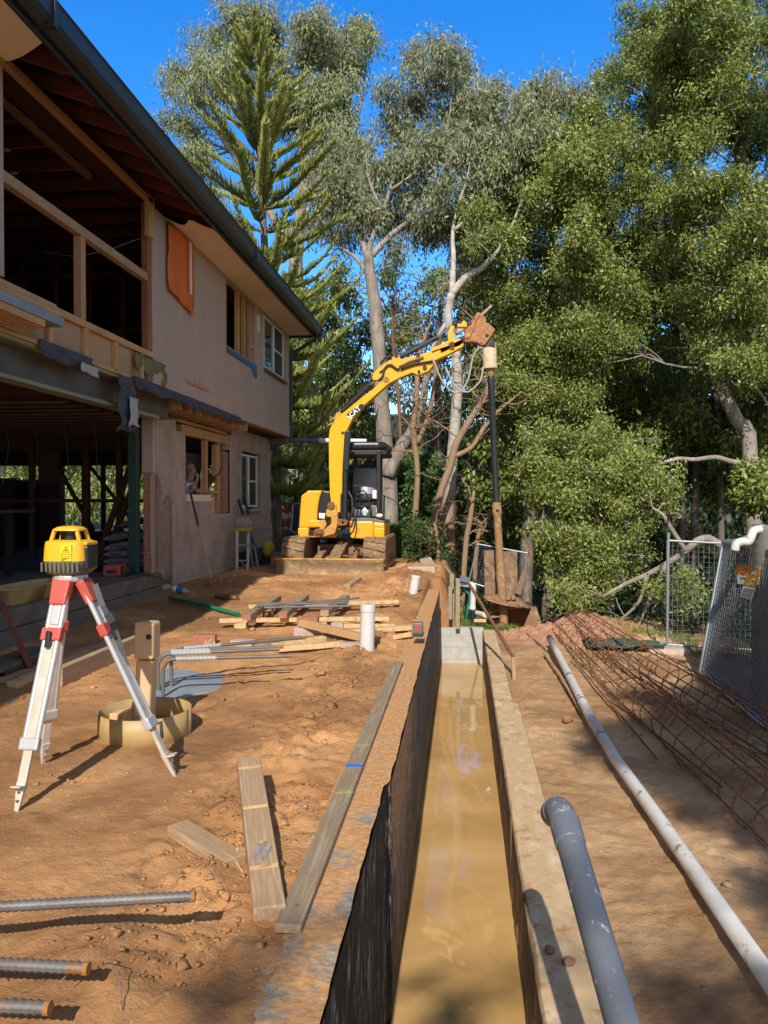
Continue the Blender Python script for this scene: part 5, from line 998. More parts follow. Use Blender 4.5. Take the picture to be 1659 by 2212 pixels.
timber('timber_plank', 'rusty brown plank with orange end lying nearest the slab at far left', (0, 1462), (120, 1428), 0.10, 0.05, 'redwood', zl=(0.02, 0.02))
a = Vector((-4.35, 5.9, 0.0)); o = MB().beam(at(70, 1452, z=0.02), at(-14, 1262, x=-4.42), 0.16, 0.05, up=(1, 0.2, 0)).build('leaning_board', 'redwood', None, bevel=0.006); tag(o, 'dark board leaning against the slab edge at far left', 'board')
o = MB().beam(at(-60, 1458, z=0.1), at(96, 1400, z=0.1), 0.3, 0.04).build('dark_sheet', 'slab', None, bevel=0.01); tag(o, 'dark flat sheet lying in the shade against the slab', 'sheet')
# foreground planks
a, c = at(540, 1662, z=0.20), at(585, 1962, z=0.05)
FP = MB().beam(at(537, 1650, z=0.17), at(583, 1980, z=0.04), 0.115, 0.075, taper=1.0).build('propped_plank', 'pinegrey', None, bevel=0.006); tag(FP, 'longer grey brown plank propped in the soil with a blue scribble near its end', 'timber')
d = (at(583, 1980, z=0.04)-at(537, 1650, z=0.17)); dn = d.normalized(); upv = dn.cross(Vector((1, 0, 0))).normalized(); upv = upv if upv.z > 0 else -upv; sdv = dn.cross(upv).normalized()
Lp = d.length; pc = lambda t, s=0.0: at(537, 1650, z=0.17)+d*t+upv*0.0395+sdv*s
for t_ in (0.10, 0.42, 0.80): MB().beam(pc(t_)-sdv*0.054, pc(t_)+sdv*0.054, 0.018, 0.004, up=upv).build('sawn_edge', 'pine', FP)
for p, q in (((0.66, -0.03), (0.75, 0.035)), ((0.70, 0.03), (0.72, -0.035)), ((0.65, 0.005), (0.77, 0.0)), ((0.75, -0.02), (0.76, 0.04)), ((0.69, -0.04), (0.76, -0.01))): MB().beam(pc(*p), pc(*q), 0.0035, 0.003, up=upv).build('blue_scribble', 'scribble', FP)
MB().lathe([(0.014, -0.001), (0.014, 0.002)], pc(0.655, -0.005), 10).build('knot_chip', 'pine', FP)
timber('timber_offcut', 'short grey plank lying flat left of the propped plank', (383, 1800), (510, 1878), 0.10, 0.05, 'pinegrey', zl=(0.0, 0.0))
p, q = gp(513, 1858, lift=0.05), gp(524, 1886, lift=0.005); o = MB().tube([p, (p+q)/2+Vector((-0.015, 0, -0.01)), q], 0.004, 6).build('splinter', 'pine'); tag(o, 'thin pale splinter curling off the end of the short grey plank', 'splinter')
LP = MB(); a = at(646, 1998, z=0.065); c = at(861, 1428, z=0.065)
LPo = MB().beam((-0.585, a.y, 0.048), (-0.570, c.y, 0.050), 0.092, 0.032).build('formwork_plank', 'formply', None, bevel=0.004); tag(LPo, 'long grey formwork plank laid along the left trench wall with blue and yellow marks', 'timber')
zt_ = 0.0655
yb_ = at(775, 1655, z=zt_).y; MB().box(-0.625, -0.533, yb_-0.012, yb_+0.022, zt_-0.002, zt_+0.0015).build('blue_mark', 'bluepaint', LPo)
ya_ = at(745, 1712, z=zt_).y; yc_ = at(785, 1610, z=zt_).y
for y0_, s_ in ((ya_, 1.0), (yc_, 0.9)):
    for p, q in (((-0.035, -0.03), (0.03, 0.04)), ((0.0, -0.10), (0.005, 0.09)), ((0.03, -0.03), (-0.03, 0.04)), ((-0.045, 0.0), (0.045, 0.01))): MB().beam((-0.577+p[0]*s_, y0_+p[1]*s_, zt_), (-0.577+q[0]*s_, y0_+q[1]*s_, zt_), 0.0035, 0.002).build('yellow_scribble', 'yellowpaint', LPo)
for y0_ in (a.y+0.12, c.y-0.1, yb_+1.1): MB().lathe([(0.006, 0), (0.006, 0.004)], (-0.58, y0_, zt_), 8).build('nail_head', 'rust', LPo)
# ---- rebar with ribs
def rebar_mesh(b, path, r, ribs=True, step=None):
    path = [Vector(p) for p in path]; step = step or r*1.35
    pts = []
    for p, q in zip(path[:-1], path[1:]):
        n = max(1, int((q-p).length/(step/2)))
        for k in range(n): pts.append(p+(q-p)*k/n)
    pts.append(path[-1])
    b.tube(pts, [r*(1.17 if (k % 2) else 0.92) for k in range(len(pts))] if ribs else r, 8); return b
def bent(p_end, p_bend, drop, rad=0.09, n=6):
    """bar path: free end -> bend -> down into the ground"""
    p, q = Vector(p_end), Vector(p_bend); d = (q-p).normalized(); out = [p, q-d*rad]
    for k in range(1, n+1): a = math.pi/2*k/n; out.append(q-d*rad+d*rad*math.sin(a)-Vector((0, 0, 1))*rad*(1-math.cos(a)))
    out.append(q-Vector((0, 0, drop))); return out
GR = 'ribbed starter bars poking in from the left'
for k, (e, l, h, r, lab) in enumerate([((420, 1936), (-60, 1962), 0.23, 0.0165, 'longest ribbed steel bar poking in from the left edge'), ((190, 2092), (-120, 2077), 0.17, 0.0165, 'middle ribbed steel bar poking in from the left edge'), ((107, 2177), (-140, 2167), 0.15, 0.017, 'shortest rusty steel bar poking in at the bottom left corner')]):
    pe = at(*e, z=h); pl = at(*l, z=h); RB = rebar_mesh(MB(), bent(pe, pl+(pl-pe).normalized()*0.25, 0.35), r).build('reinforcing_bar', 'rebar', None, smooth='all'); tag(RB, lab, 'steel bar', GR)
    d = (pe-pl).normalized(); MB().tube([pe-d*0.012, pe+d*0.0025], r*1.12, 10).build('rusty_end', 'rustend', RB)
    MB().beam(pe-d*0.03+Vector((0, -r*1.08, 0)), pl+Vector((0, -r*1.08, 0)), 0.004, 0.006).build('bar_rib', 'rebar', RB)
o = MB().tube([gp(127, 2168, lift=0.06), gp(190, 2145, lift=0.11), gp(240, 2150, lift=0.10), gp(262, 2168, lift=0.05), gp(265, 2195, lift=0.0)], 0.0018, 5).build('tie_wire', 'rebar'); tag(o, 'thin loop of tie wire near the bottom left corner', 'wire')
GM = 'ribbed starter bars bent over the wet concrete pad'
for k, (e, l, h, lab) in enumerate([((660, 1377), (370, 1403), 0.30, 'rearmost ribbed bar over the grey concrete pad'), ((611, 1397), (340, 1409), 0.29, 'ribbed bar with whitened base, second from the back over the pad'), ((604, 1402), (342, 1413), 0.29, 'ribbed bar with whitened base, third from the back over the pad'), ((633, 1417), (352, 1424), 0.29, 'nearest ribbed bar over the grey concrete pad')]):
    pe = at(*e, z=h); pl = at(*l, z=h); RB = rebar_mesh(MB(), bent(pe, pl, 0.36), 0.0135, step=0.03).build('reinforcing_bar', 'rebar', None, smooth='all'); tag(RB, lab, 'steel bar', GM)
    d = (pl-pe).normalized(); MB().tube([pl-d*0.40, pl-d*0.10], 0.0155, 8).build('cement_coating', 'felt', RB); MB().tube([pe-d*0.003, pe+d*0.03], 0.015, 8).build('rusty_end', 'rustend', RB)
b = MB()
pad0 = [(-2.62, 5.7), (-2.2, 5.5), (-1.9, 5.9), (-1.62, 6.6), (-1.72, 7.0), (-2.5, 7.05), (-2.66, 6.4)]; pad = []
for i in range(7):
    for k in range(6): f = k/6; a, c = pad0[i], pad0[(i+1) % 7]; pad.append((a[0]+(c[0]-a[0])*f+0.05*(vn(i*6+k, 0, 3)-0.5), a[1]+(c[1]-a[1])*f+0.07*(vn(i*6+k, 5, 3)-0.5)))
b.prism([(x, y, -0.06) for x, y in pad], (0, 0, 0.062)); o = b.build('concrete_pad', 'concretegrey', None, bevel=0.012); tag(o, 'small fresh grey concrete footing pad under the bent bars', 'footing')
# ---- timber grid with bars on it, bricks, offcuts
def FZ(zx, zy): return (311+0.375*zx, 1227+0.375*zy)
def fz(zx, zy, h): return at(*FZ(zx, zy), z=h)
zt0 = 0.115
o = MB().beam(fz(437, 302, zt0), fz(1410, 290, zt0), 0.09, 0.045).build('timber_batten', 'pine', None, bevel=0.004); tag(o, 'nearest pale pine batten of the low timber grid', 'timber')
o = MB().beam(fz(602, 222, zt0+0.03), fz(1464, 192, zt0+0.03), 0.09, 0.045).build('timber_batten', 'pine', None, bevel=0.004); tag(o, 'farther pale pine batten behind the low timber grid', 'timber')
for k, (p, q, lab) in enumerate([((590, 285), (770, 172), 'left grey bearer laid across the two pine battens'), ((800, 272), (930, 165), 'middle grey bearer laid across the two pine battens'), ((1040, 260), (1165, 168), 'right grey bearer laid across the two pine battens')]):
    o = MB().beam(fz(*p, zt0+0.07), fz(*q, zt0+0.09), 0.10, 0.07).build('timber_bearer', 'formply', None, bevel=0.005); tag(o, lab, 'timber', 'grey bearers of the low timber grid')
    d = (fz(*p, zt0+0.07)-fz(*q, zt0+0.09)).normalized(); e = fz(*p, zt0+0.07); MB().beam(e, e+d*0.004, 0.096, 0.066).build('sawn_end', 'brick' if k < 2 else 'pinegrey', o)
for k, (x, y, lab) in enumerate([(560, 325, 'small packer under the left of the pine batten'), (1042, 318, 'upright brick packer under the right of the pine batten'), (1115, 325, 'pale brick packer beside the upright one')]):
    p = gp(*FZ(x, y+18)); o = MB().box(p.x-0.07 if k != 1 else p.x-0.025, p.x+0.07 if k != 1 else p.x+0.03, p.y-0.05, p.y+0.06, p.z-0.03, zt0-0.024 if k != 1 else zt0+0.03).build('packer', ('pine', 'palebrick', 'palebrick')[k], None, bevel=0.006); tag(o, lab, 'packer')
for k, (p, q, lab) in enumerate([((640, 225), (1240, 172), 'rearmost bar on the timber grid'), ((650, 208), (1180, 188), 'second bar from the back on the timber grid'), ((660, 214), (1178, 200), 'third bar from the back on the timber grid'), ((690, 228), (1195, 218), 'nearest bar on the timber grid')]):
    o = rebar_mesh(MB(), [fz(*p, 0.26), fz(*q, 0.26)], 0.0125, step=0.03).build('reinforcing_bar', 'rebar', None, smooth='all'); tag(o, lab, 'steel bar', 'ribbed bars laid on the timber grid')
for k, (x, y, lab) in enumerate([(690, 250, 'left rusty starter stub under the timber grid'), (740, 250, 'right rusty starter stub under the timber grid')]):
    p = fz(x, y, 0.15); o = rebar_mesh(MB(), [(p.x, p.y, 0.0), (p.x, p.y, 0.25)], 0.0125, step=0.03).build('starter_bar', 'rust', None, smooth='all'); tag(o, lab, 'steel bar')
def brick(name, label, zx, zy, rz, m, lift=0.0, dims=(0.23, 0.11, 0.076), rx=0.0, holes=0):
    p = gp(*FZ(zx, zy)); T_ = thing(name, label, 'brick', (p.x, p.y, p.z+lift), rz=rz); l, w_, h_ = dims
    L = Matrix.Translation((p.x, p.y, p.z+lift)) @ Matrix.Rotation(rz, 4, 'Z') @ Matrix.Rotation(rx, 4, 'X')
    o = MB().box(-l/2, l/2, -w_/2, w_/2, -0.004, h_).xf(L).build('brick_body', m, T_, bevel=0.005)
    for k in range(holes): MB().lathe([(0.012, 0), (0.012, 0.0015)], (-l/2+l*(k+0.5)/holes, 0, h_-0.0005), 10).xf(L).build('core_hole', 'ink', T_)
    return T_
brick('loose_brick', 'loose red brick lying alone left of the bent bars', 350, 438, 0.14, 'brick', 0.0, (0.23, 0.11, 0.10), 0, 5)
brick('loose_brick', 'pale mortar covered brick lying flat behind the bent bars', 570, 448, -0.06, 'palebrick', 0.0, (0.23, 0.12, 0.06))
brick('loose_brick', 'lower pale brick of the small pile beside the white pipe', 925, 385, 0.0, 'palebrick', 0.0, (0.22, 0.12, 0.085))
brick('loose_brick', 'upper red brick sitting on a pale brick beside the white pipe', 945, 378, 0.03, 'brick', 0.088, (0.235, 0.11, 0.105))
timber('timber_offcut', 'brown rounded timber lying behind the nearer white pipe stub', FZ(905, 385), FZ(1470, 470), 0.10, 0.07, 'frame', zl=(0.10, 0.0))
timber('timber_offcut', 'pale yellow timber in front of the brick pile', FZ(745, 470), FZ(1040, 440), 0.09, 0.06, 'pine', zl=(0.0, 0.03))
timber('timber_offcut', 'pale split timber next to the brown rounded one', FZ(770, 492), FZ(1150, 450), 0.08, 0.05, 'pine', zl=(0.02, 0.0))
timber('timber_offcut', 'pale timber running to the small grey box', FZ(1150, 385), FZ(1535, 375), 0.10, 0.05, 'pine', zl=(0.0, 0.04))
timber('timber_offcut', 'short pale timber end next to the small grey box', FZ(1440, 410), FZ(1545, 392), 0.08, 0.045, 'pine')
timber('timber_offcut', 'pale batten behind the brown rounded timber', FZ(1135, 345), FZ(1445, 345), 0.06, 0.045, 'pine')
timber('timber_offcut', 'weathered offcut lying alone in front of the excavator blade', FZ(1170, 128), FZ(1240, 82), 0.10, 0.09, 'pinegrey')
brick('clod', 'flat pale clod touching the foot of the nearer white pipe stub', 1190, 452, 0.2, 'palestone', 0, (0.2, 0.1, 0.04))['category'] = 'clod'
# ---- white pipe stubs
def pipestub(label, pb, pt, r, cap):
    a = gp(*pb); b_ = at(*pt, y=a.y+0.01); b0 = a-Vector((0, 0, 0.06)); T_ = thing('pipe_stub', label, 'pipe', tuple(a)); d = (b_-b0)
    MB().tube([b0, b0+d*0.9], r, 20).build('pipe_barrel', 'pvc', T_, smooth=True); MB().tube([b0+d*(0.86), b0+d], r*1.06, 20).build('pipe_cap', 'pvc', T_, smooth=True, bevel=0.004)
pipestub('nearer upright white pipe stub standing beside the loose timbers', (792, 1408), (795, 1305), 0.070, 1)
pipestub('farther tilted white pipe stub near the top of the trench wall', (891, 1280), (899, 1243), 0.068, 1)
p = gp(903, 1372); T_ = thing('battery_box', 'small grey and red tool battery on the soil beside the trench wall', 'battery', tuple(p))
MB().box(p.x-0.05, p.x+0.05, p.y-0.04, p.y+0.06, p.z, p.z+0.13).build('battery_case', 'greyplastic', T_, bevel=0.012); MB().box(p.x-0.012, p.x+0.022, p.y-0.044, p.y-0.0405, p.z+0.04, p.z+0.115).build('red_badge', 'signred', T_); MB().box(p.x-0.053, p.x+0.055, p.y-0.046, p.y+0.066, p.z-0.01, p.z+0.028).build('battery_foot', 'rubber', T_, bevel=0.006)
# ---- green rod, bottle, pick head, shovel
a, c = gp(366, 1300, lift=0.06), gp(515, 1332, lift=0.03); o = MB().tube([a, (a+c)/2+Vector((0, 0, 0.01)), c], 0.026, 12).build('green_pipe', 'greenhose', None, smooth=True); tag(o, 'green plastic conduit lying on the soil in front of the brick end of the wall', 'pipe')
p = gp(393, 1283); T_ = thing('water_bottle', 'clear plastic bottle with blue label dropped by the wall', 'bottle', tuple(p))
d = Vector((0.96, -0.2, -0.15)).normalized(); q0 = p+Vector((-0.14, 0, 0.08)); f_ = lambda t: q0+d*t
MB().tube([f_(0.0), f_(0.01), f_(0.08)], [0.03, 0.042, 0.044], 14).build('bottle_body', 'white', T_, smooth='all'); MB().tube([f_(0.08), f_(0.17)], 0.0455, 14).build('bottle_label', 'bluepaint', T_, smooth=True); MB().tube([f_(0.17), f_(0.21), f_(0.25), f_(0.27)], [0.044, 0.042, 0.018, 0.016], 14).build('bottle_neck', 'felt', T_, smooth='all')
a, c = gp(466, 1292, lift=0.03), gp(514, 1297, lift=0.035); o = MB().tube([a, c], 0.034, 14).build('pipe_offcut', 'rust', None, smooth=True); tag(o, 'short dark metal pipe offcut at the foot of the leaning shovel', 'pipe')
T_ = thing('shovel', 'long handled shovel leaning against the rendered wall below the gutted window', 'shovel', tuple(gp(462, 1282)))
tp, bt = at(411, 1063, x=-4.54), gp(456, 1265, lift=0.10); MB().tube([tp, tp+(bt-tp)*0.40], 0.02, 8).build('dark_grip', 'rubber', T_); MB().tube([tp+(bt-tp)*0.40, bt], 0.019, 8).build('handle', 'pinegrey', T_)
d = (bt-tp).normalized(); b = MB(); sdv = Vector((0.5, 0.85, 0)).normalized(); rows = []
for k in range(7): f = k/6; wv = 0.10*(1-max(0, f-0.55)**2*3); rows.append([bt-d*0.03+d*0.26*f+sdv*s*wv+Vector((0.04*abs(s), 0, 0)) for s in (-1, -0.5, 0, 0.5, 1)])
b.sheet(rows); b.build('shovel_blade', 'rust', T_, solid=0.006, smooth='all')
# ---- step ladder, trowel handles, wheelbarrow by the recess of the wall
def ZZ(zx, zy): return (311+0.2083*zx, 829.5+0.2083*zy)
xw = -4.35
T_ = thing('step_ladder', 'small white aluminium step ladder standing against the wall past the shovel', 'ladder', tuple(gp(*ZZ(1075, 1960))))
lf = [at(*ZZ(965, 1960), x=xw), at(*ZZ(965, 1520), x=xw)]; rt = [at(*ZZ(1075, 1965), x=xw+0.15), at(*ZZ(1085, 1500), x=xw+0.12)]
for a, c in (lf, rt): MB().beam(a, c, 0.035, 0.05, up=(1, 0, 0)).build('ladder_rail', 'alu', T_, bevel=0.003)
for zy in (1830, 1670): MB().beam(at(*ZZ(965, zy), x=xw), at(*ZZ(1080, zy+2), x=xw+0.13), 0.09, 0.025).build('ladder_tread', 'alu', T_, bevel=0.003)
MB().beam(at(*ZZ(960, 1510), x=xw), at(*ZZ(1090, 1510), x=xw+0.12), 0.16, 0.05).build('top_step', 'yellowbag', T_, bevel=0.006)
MB().beam(at(*ZZ(1005, 1835), x=xw), at(*ZZ(1070, 1910), x=xw+0.1), 0.03, 0.02, up=(1, 0, 0)).build('brace', 'alu', T_)
p = at(*ZZ(1015, 1470), x=-4.5); T2_ = thing('mixing_tub', 'pale upside down tub resting on the step ladder', 'tub', tuple(p)); MB().lathe([(0.22, -0.12), (0.23, 0.0), (0.16, 0.16), (0.02, 0.19)], p, 16, 1, 1).build('tub_shell', 'render2', T2_, smooth='all'); MB().lathe([(0.235, 0.0), (0.235, 0.02)], p, 16).build('tub_rim', 'red', T2_)
for k, (p, q, lab) in enumerate([((978, 1195), (1060, 1440), 'left black handle leaning on the wall behind the ladder'), ((1045, 1200), (1110, 1440), 'right black handle leaning on the wall behind the ladder')]):
    T3 = thing('garden_tool', lab, 'tool', tuple(at(*ZZ(*q), x=-4.5)), group='tool handles leaning on the wall')
    MB().beam(at(*ZZ(*p), x=-4.6), at(*ZZ(p[0]*0.35+q[0]*0.65, p[1]*0.35+q[1]*0.65), x=-4.5), 0.06, 0.05, up=(1, 0, 0)).build('grip', 'black', T3, bevel=0.008); a = at(*ZZ(q[0]-20, q[1]-60), x=-4.5); MB().beam(a, gp(*ZZ(q[0]+75, 1890)), 0.045, 0.04, up=(1, 0, 0)).build('shaft', 'galvdull', T3)
T_ = thing('wheelbarrow', 'upended wheelbarrow with a dark tyre against the end of the house wall', 'wheelbarrow', tuple(gp(*ZZ(1240, 1880))))
cw = at(*ZZ(1245, 1800), x=-4.25); MB().lathe([(0.13, -0.05), (0.19, -0.055), (0.215, -0.02), (0.215, 0.02), (0.19, 0.055), (0.13, 0.05)], (0, 0, 0), 22).xf(Matrix.Translation(cw) @ Matrix.Rotation(math.radians(80), 4, 'Y') @ Matrix.Rotation(0.3, 4, 'X')).build('tyre', 'rubber', T_, smooth='all')
MB().lathe([(0.02, -0.04), (0.13, -0.03), (0.13, 0.03), (0.02, 0.04)], (0, 0, 0), 18).xf(Matrix.Translation(cw) @ Matrix.Rotation(math.radians(80), 4, 'Y') @ Matrix.Rotation(0.3, 4, 'X')).build('rim', 'greyplastic', T_)
for p, q in (((1120, 1510), (1325, 1500)), ((1325, 1500), (1320, 1700)), ((1200, 1690), (1320, 1560)), ((1110, 1560), (1200, 1780))): MB().tube([at(*ZZ(*p), x=-4.3), at(*ZZ(*q), x=-4.3)], 0.018, 8).build('tube_frame', 'galvdull', T_)
MB().beam(at(*ZZ(1090, 1500), x=-4.4), at(*ZZ(1190, 1840), x=-4.3), 0.13, 0.03, up=(1, 0, 0)).build('tray', 'greyplastic', T_, bevel=0.01)
p = at(*ZZ(1290, 1690), x=-4.15); o = MB().lathe([(0.10, -0.2), (0.16, -0.12), (0.17, 0.0), (0.12, 0.1), (0.02, 0.13)], p, 12, 0.8, 1.1).build('yellow_sack', 'yellowbag', None, smooth='all'); tag(o, 'crumpled yellow sack behind the wheelbarrow tyre', 'sack')
# ---- things inside the garage: cement bags, ladder, red tool box, yellow tub, bench
BGZ = lambda zx, zy: (0.2578*zx, 933.2+0.2578*zy)
def bag(label, zx, zy, m, rz=0.0, ry=0.0, y=None, l=0.42):
    p = at(*BGZ(zx, zy), y=y); T_ = Matrix.Translation(p) @ Matrix.Rotation(rz, 4, 'Z') @ Matrix.Rotation(ry, 4, 'Y')
    b = MB(); rows = []
    for i in range(9):
        f = -1+2*i/8; r = (1-abs(f)**4*0.55); rows.append([(f*l/2, 0.15*math.cos(a)*(0.9+0.1*r), 0.062*math.sin(a)*r) for a in np.linspace(0, 2*math.pi, 13)])
    b.sheet(rows); b.xf(T_); o = b.build('cement_bag', m, None, smooth='all'); tag(o, label, 'cement bag', 'cement bags stacked inside the open garage'); q = MB().beam((-l*0.25, -0.151, 0.0), (l*0.3, -0.151, 0.0), 0.004, 0.045); q.xf(T_).build('printed_panel', 'ink' if False else mat('faded_print', (0.2, 0.16, 0.2), (0.15, 0.12, 0.16), 30, 0.8, 0) if 'faded_print' not in bpy.data.materials else bpy.data.materials['faded_print'], o)
rows_ = [('bottom', 1145), ('second', 1085), ('third', 1020), ('fourth', 955), ('fifth', 875)]
for k, (nm, zy) in enumerate(rows_):
    bag(f'{nm} cement bag from the floor in the left bag stack', 1000, zy, 'bag', 0.1*(k % 2)-0.05, (-0.02, 0.03, -0.03, -0.2, -0.18)[k], 12.3)
    bag(f'{nm} cement bag from the floor in the right bag stack beside the green post', 1150, zy-5, 'bag', -0.05, 0.02*(k-2), 12.35)
bag('purple cement bag lying on top of the two bag stacks', 1100, 765, 'bagpurple', 0.0, -0.22, 12.3, 0.5)
T_ = thing('timber_ladder', 'old timber ladder leaning inside the garage behind the cement bags', 'ladder', tuple(at(215, 1225, y=12.9)))
for p, q, yy in (((800, 1100), (1150, 130), 13.0), ((880, 1080), (1190, 260), 13.15)): MB().beam(at(*BGZ(*p), y=12.6), at(*BGZ(*q), y=yy), 0.10, 0.06, up=(0, 1, 0)).build('stile', 'dim' if False else 'darkwood', T_, bevel=0.004)
for f in (0.12, 0.28, 0.44, 0.6, 0.76, 0.9):
    a = Vector(at(*BGZ(800, 1100), y=12.6))*(1-f)+Vector(at(*BGZ(1150, 130), y=13.0))*f; c = Vector(at(*BGZ(880, 1080), y=12.6))*(1-f)+Vector(at(*BGZ(1190, 260), y=13.15))*f; MB().beam(a, c, 0.05, 0.04).build('rung', 'darkwood', T_)
p = at(*BGZ(970, 1240), y=10.6); T_ = thing('tool_case', 'red power tool case on the edge of the slab by the post', 'tool case', (p.x, p.y, ZS)); MB().box(p.x-0.16, p.x+0.10, p.y-0.08, p.y+0.14, ZS, ZS+0.17).build('case_body', 'red', T_, bevel=0.02); MB().box(p.x+0.10, p.x+0.16, p.y-0.06, p.y+0.12, ZS, ZS+0.15).build('case_end', 'black', T_, bevel=0.012); MB().box(p.x-0.10, p.x+0.04, p.y-0.084, p.y-0.081, ZS+0.05, ZS+0.10).build('case_latch', 'black', T_)
pts = [(p.x+0.15, p.y, ZS+0.05), (p.x+0.3, p.y-0.1, ZS+0.03), (p.x+0.45, p.y+0.05, ZS+0.02), (XL+0.1, p.y+0.5, ZS-0.12), (XL+0.25, p.y+0.9, 0.12), (XL+0.05, p.y+0.3, ZS+0.012)]
o = MB().tube([pts[0], pts[1], pts[2], (XL+0.16, p.y+0.35, ZS-0.05), (XL+0.2, p.y+0.7, 0.2), (XL+0.35, p.y+0.9, 0.1)], 0.009, 6).build('power_cable', 'rubber', None, smooth='all'); tag(o, 'black power cable trailing from the red tool case over the slab edge', 'cable')
p = at(*BGZ(200, 1345), x=-4.62); T_ = thing('mortar_tub', 'long dirty yellow mortar tub sitting on the slab edge behind the tripod', 'tub', tuple(p))
b = MB(); rows = []
for (l, w_, z_) in ((0.50, 0.16, 0.0), (0.60, 0.21, 0.16), (0.62, 0.225, 0.165)): rows.append([(-4.78+w_*math.copysign(abs(math.cos(a))**0.5, math.cos(a)), 8.05+l*math.copysign(abs(math.sin(a))**0.5, math.sin(a)), ZS+0.005+z_) for a in np.linspace(0, 2*math.pi, 29)])
b.sheet(rows); b.f.append(tuple(range(28))); b.build('tub_shell', 'ring', T_, solid=0.012, smooth=True)
T_ = thing('work_bench', 'dark work bench with a pale top inside the garage at far left', 'bench', tuple(at(20, 1220, y=10.5))); a, c = at(-60, 1108, y=10.6), at(48, 1104, y=10.6)
MB().beam(a, c, 0.7, 0.05).build('bench_top', 'darkwood', T_, bevel=0.004)
for xx in (a.x+0.1, c.x-0.15): MB().box(xx, xx+0.08, 10.4, 10.48, ZS, c.z-0.03).build('bench_leg', 'dark', T_)
# ---- man leaning in the gutted ground floor window
PX = lambda zx, zy, x: Vector(at(*ZZ(zx, zy), x=x))
def skin(name, chains, m, parent=None, sub=2, root=0):
    vs, es, rs = [], [], []; idx = {}
    for ch in chains:
        prev = None
        for key, p, r in ch:
            if key not in idx: idx[key] = len(vs); vs.append(tuple(p)); rs.append(r)
            i = idx[key]
            if prev is not None: es.append((prev, i))
            prev = i
    me = bpy.data.meshes.new(name); me.from_pydata(vs, es, []); o = bpy.data.objects.new(name, me); COL.objects.link(o)
    md = o.modifiers.new('s', 'SKIN'); md.use_smooth_shade = True
    lay = me.skin_vertices[0].data
    for i, r in enumerate(rs): lay[i].radius = (r, r) if not isinstance(r, tuple) else r; lay[i].use_root = (i == root)
    s2 = o.modifiers.new('ss', 'SUBSURF'); s2.levels = sub; s2.render_levels = sub
    bpy.context.view_layer.update(); m2 = bpy.data.meshes.new_from_object(o.evaluated_get(bpy.context.evaluated_depsgraph_get())); bpy.data.objects.remove(o)
    o = bpy.data.objects.new(name, m2); COL.objects.link(o); m2.materials.clear(); m2.materials.append(M[m] if isinstance(m, str) else m)
    for p in m2.polygons: p.use_smooth = True
    if parent: o.parent = parent; m2.transform(world_of(parent).inverted())
    return o
xp = -4.85
hc = PX(487, 905, xp)                      # centre of the head
PE = thing('person', 'grey haired man in glasses and pale shirt leaning out of a window with a phone', 'person', (xp-0.05, hc.y-0.1, ZS))
sh = hc+Vector((-0.06, -0.10, -0.27)); hip = hc+Vector((-0.30, -0.30, -0.72)); rel = PX(560, 1075, -4.68); rel.z = 1.66
elb = PX(505, 1085, -4.66); hnd = PX(560, 975, -4.66); lw = PX(690, 1125, -4.62)
fw_ = Vector((0.75, 0.66, -0.05)).normalized()     # facing
hd = [('hip', hip, 0.12), ('waist', hip+Vector((0.05, 0.05, 0.2)), 0.115), ('chest', sh+Vector((-0.04, -0.02, -0.12)), 0.12), ('neck0', sh+Vector((0.02, 0.02, 0.05)), 0.07), ('neck1', hc+Vector((-0.02, -0.02, -0.10)), 0.055), ('head0', hc+Vector((0, 0, -0.03)), 0.078), ('head1', hc+Vector((-0.005, -0.005, 0.05)), 0.085), ('head2', hc+Vector((-0.01, -0.01, 0.095)), 0.06)]
nose = [('head0', None, 0), ('nose', hc+fw_*0.098+Vector((0, 0, -0.015)), 0.012)]
jaw = [('neck1', None, 0), ('jaw', hc+fw_*0.055+Vector((0, 0, -0.085)), 0.035)]
def fingers(key, base, dirv, spread, curl):
    out = []
    for k in range(4): s = spread*(k-1.5)*0.018; p0 = base+s; p1 = p0+dirv*0.035+curl*0.006; p2 = p1+dirv*0.026+curl*0.022; out.append([(key, None, 0), (f'{key}f{k}a', p0+dirv*0.015, 0.0095), (f'{key}f{k}b', p1, 0.0085), (f'{key}f{k}c', p2, 0.007)])
    out.append([(key, None, 0), (f'{key}ta', base-spread*0.035+dirv*-0.005, 0.011), (f'{key}tb', base-spread*0.045+dirv*0.025+curl*0.01, 0.009)]); return out
sr = sh+Vector((0.10, -0.12, 0.0)); sl = sh+Vector((-0.02, 0.20, 0.0))
arm1 = [('chest', None, 0), ('sr', sr, 0.07), ('elb', elb, 0.045), ('wr', elb+(hnd-elb)*0.85, 0.028), ('ha', hnd+Vector((0, 0, 0.01)), 0.036)]
arm2 = [('chest', None, 0), ('sl', sl, 0.068), ('el', rel, 0.045), ('wl', rel+(lw-rel)*0.8, 0.028), ('hb', lw, 0.036)]
skin('body', [hd, nose, jaw, arm1, arm2]+fingers('ha', hnd+Vector((0, 0, 0.03)), Vector((-0.2, -0.1, 0.95)), Vector((0.5, 0.85, 0)), Vector((-0.8, 0.3, 0)))+fingers('hb', lw+Vector((0.02, 0.03, -0.02)), Vector((0.35, 0.5, -0.6)).normalized(), Vector((0.3, 0.8, 0.3)), Vector((-0.2, 0.1, -0.6))), 'skin', PE)
skin('shirt', [[('h', hip, 0.19), ('w', hip+Vector((0.05, 0.05, 0.2)), 0.185), ('c', sh+Vector((-0.04, -0.02, -0.10)), 0.20), ('n', sh+Vector((0.015, 0.015, 0.045)), 0.105)], [('c', None, 0), ('r', sr, 0.105), ('r2', sr+(elb-sr)*0.62, 0.085)], [('c', None, 0), ('l', sl, 0.105), ('l2', sl+(rel-sl)*0.6, 0.085)]], 'shirt', PE)
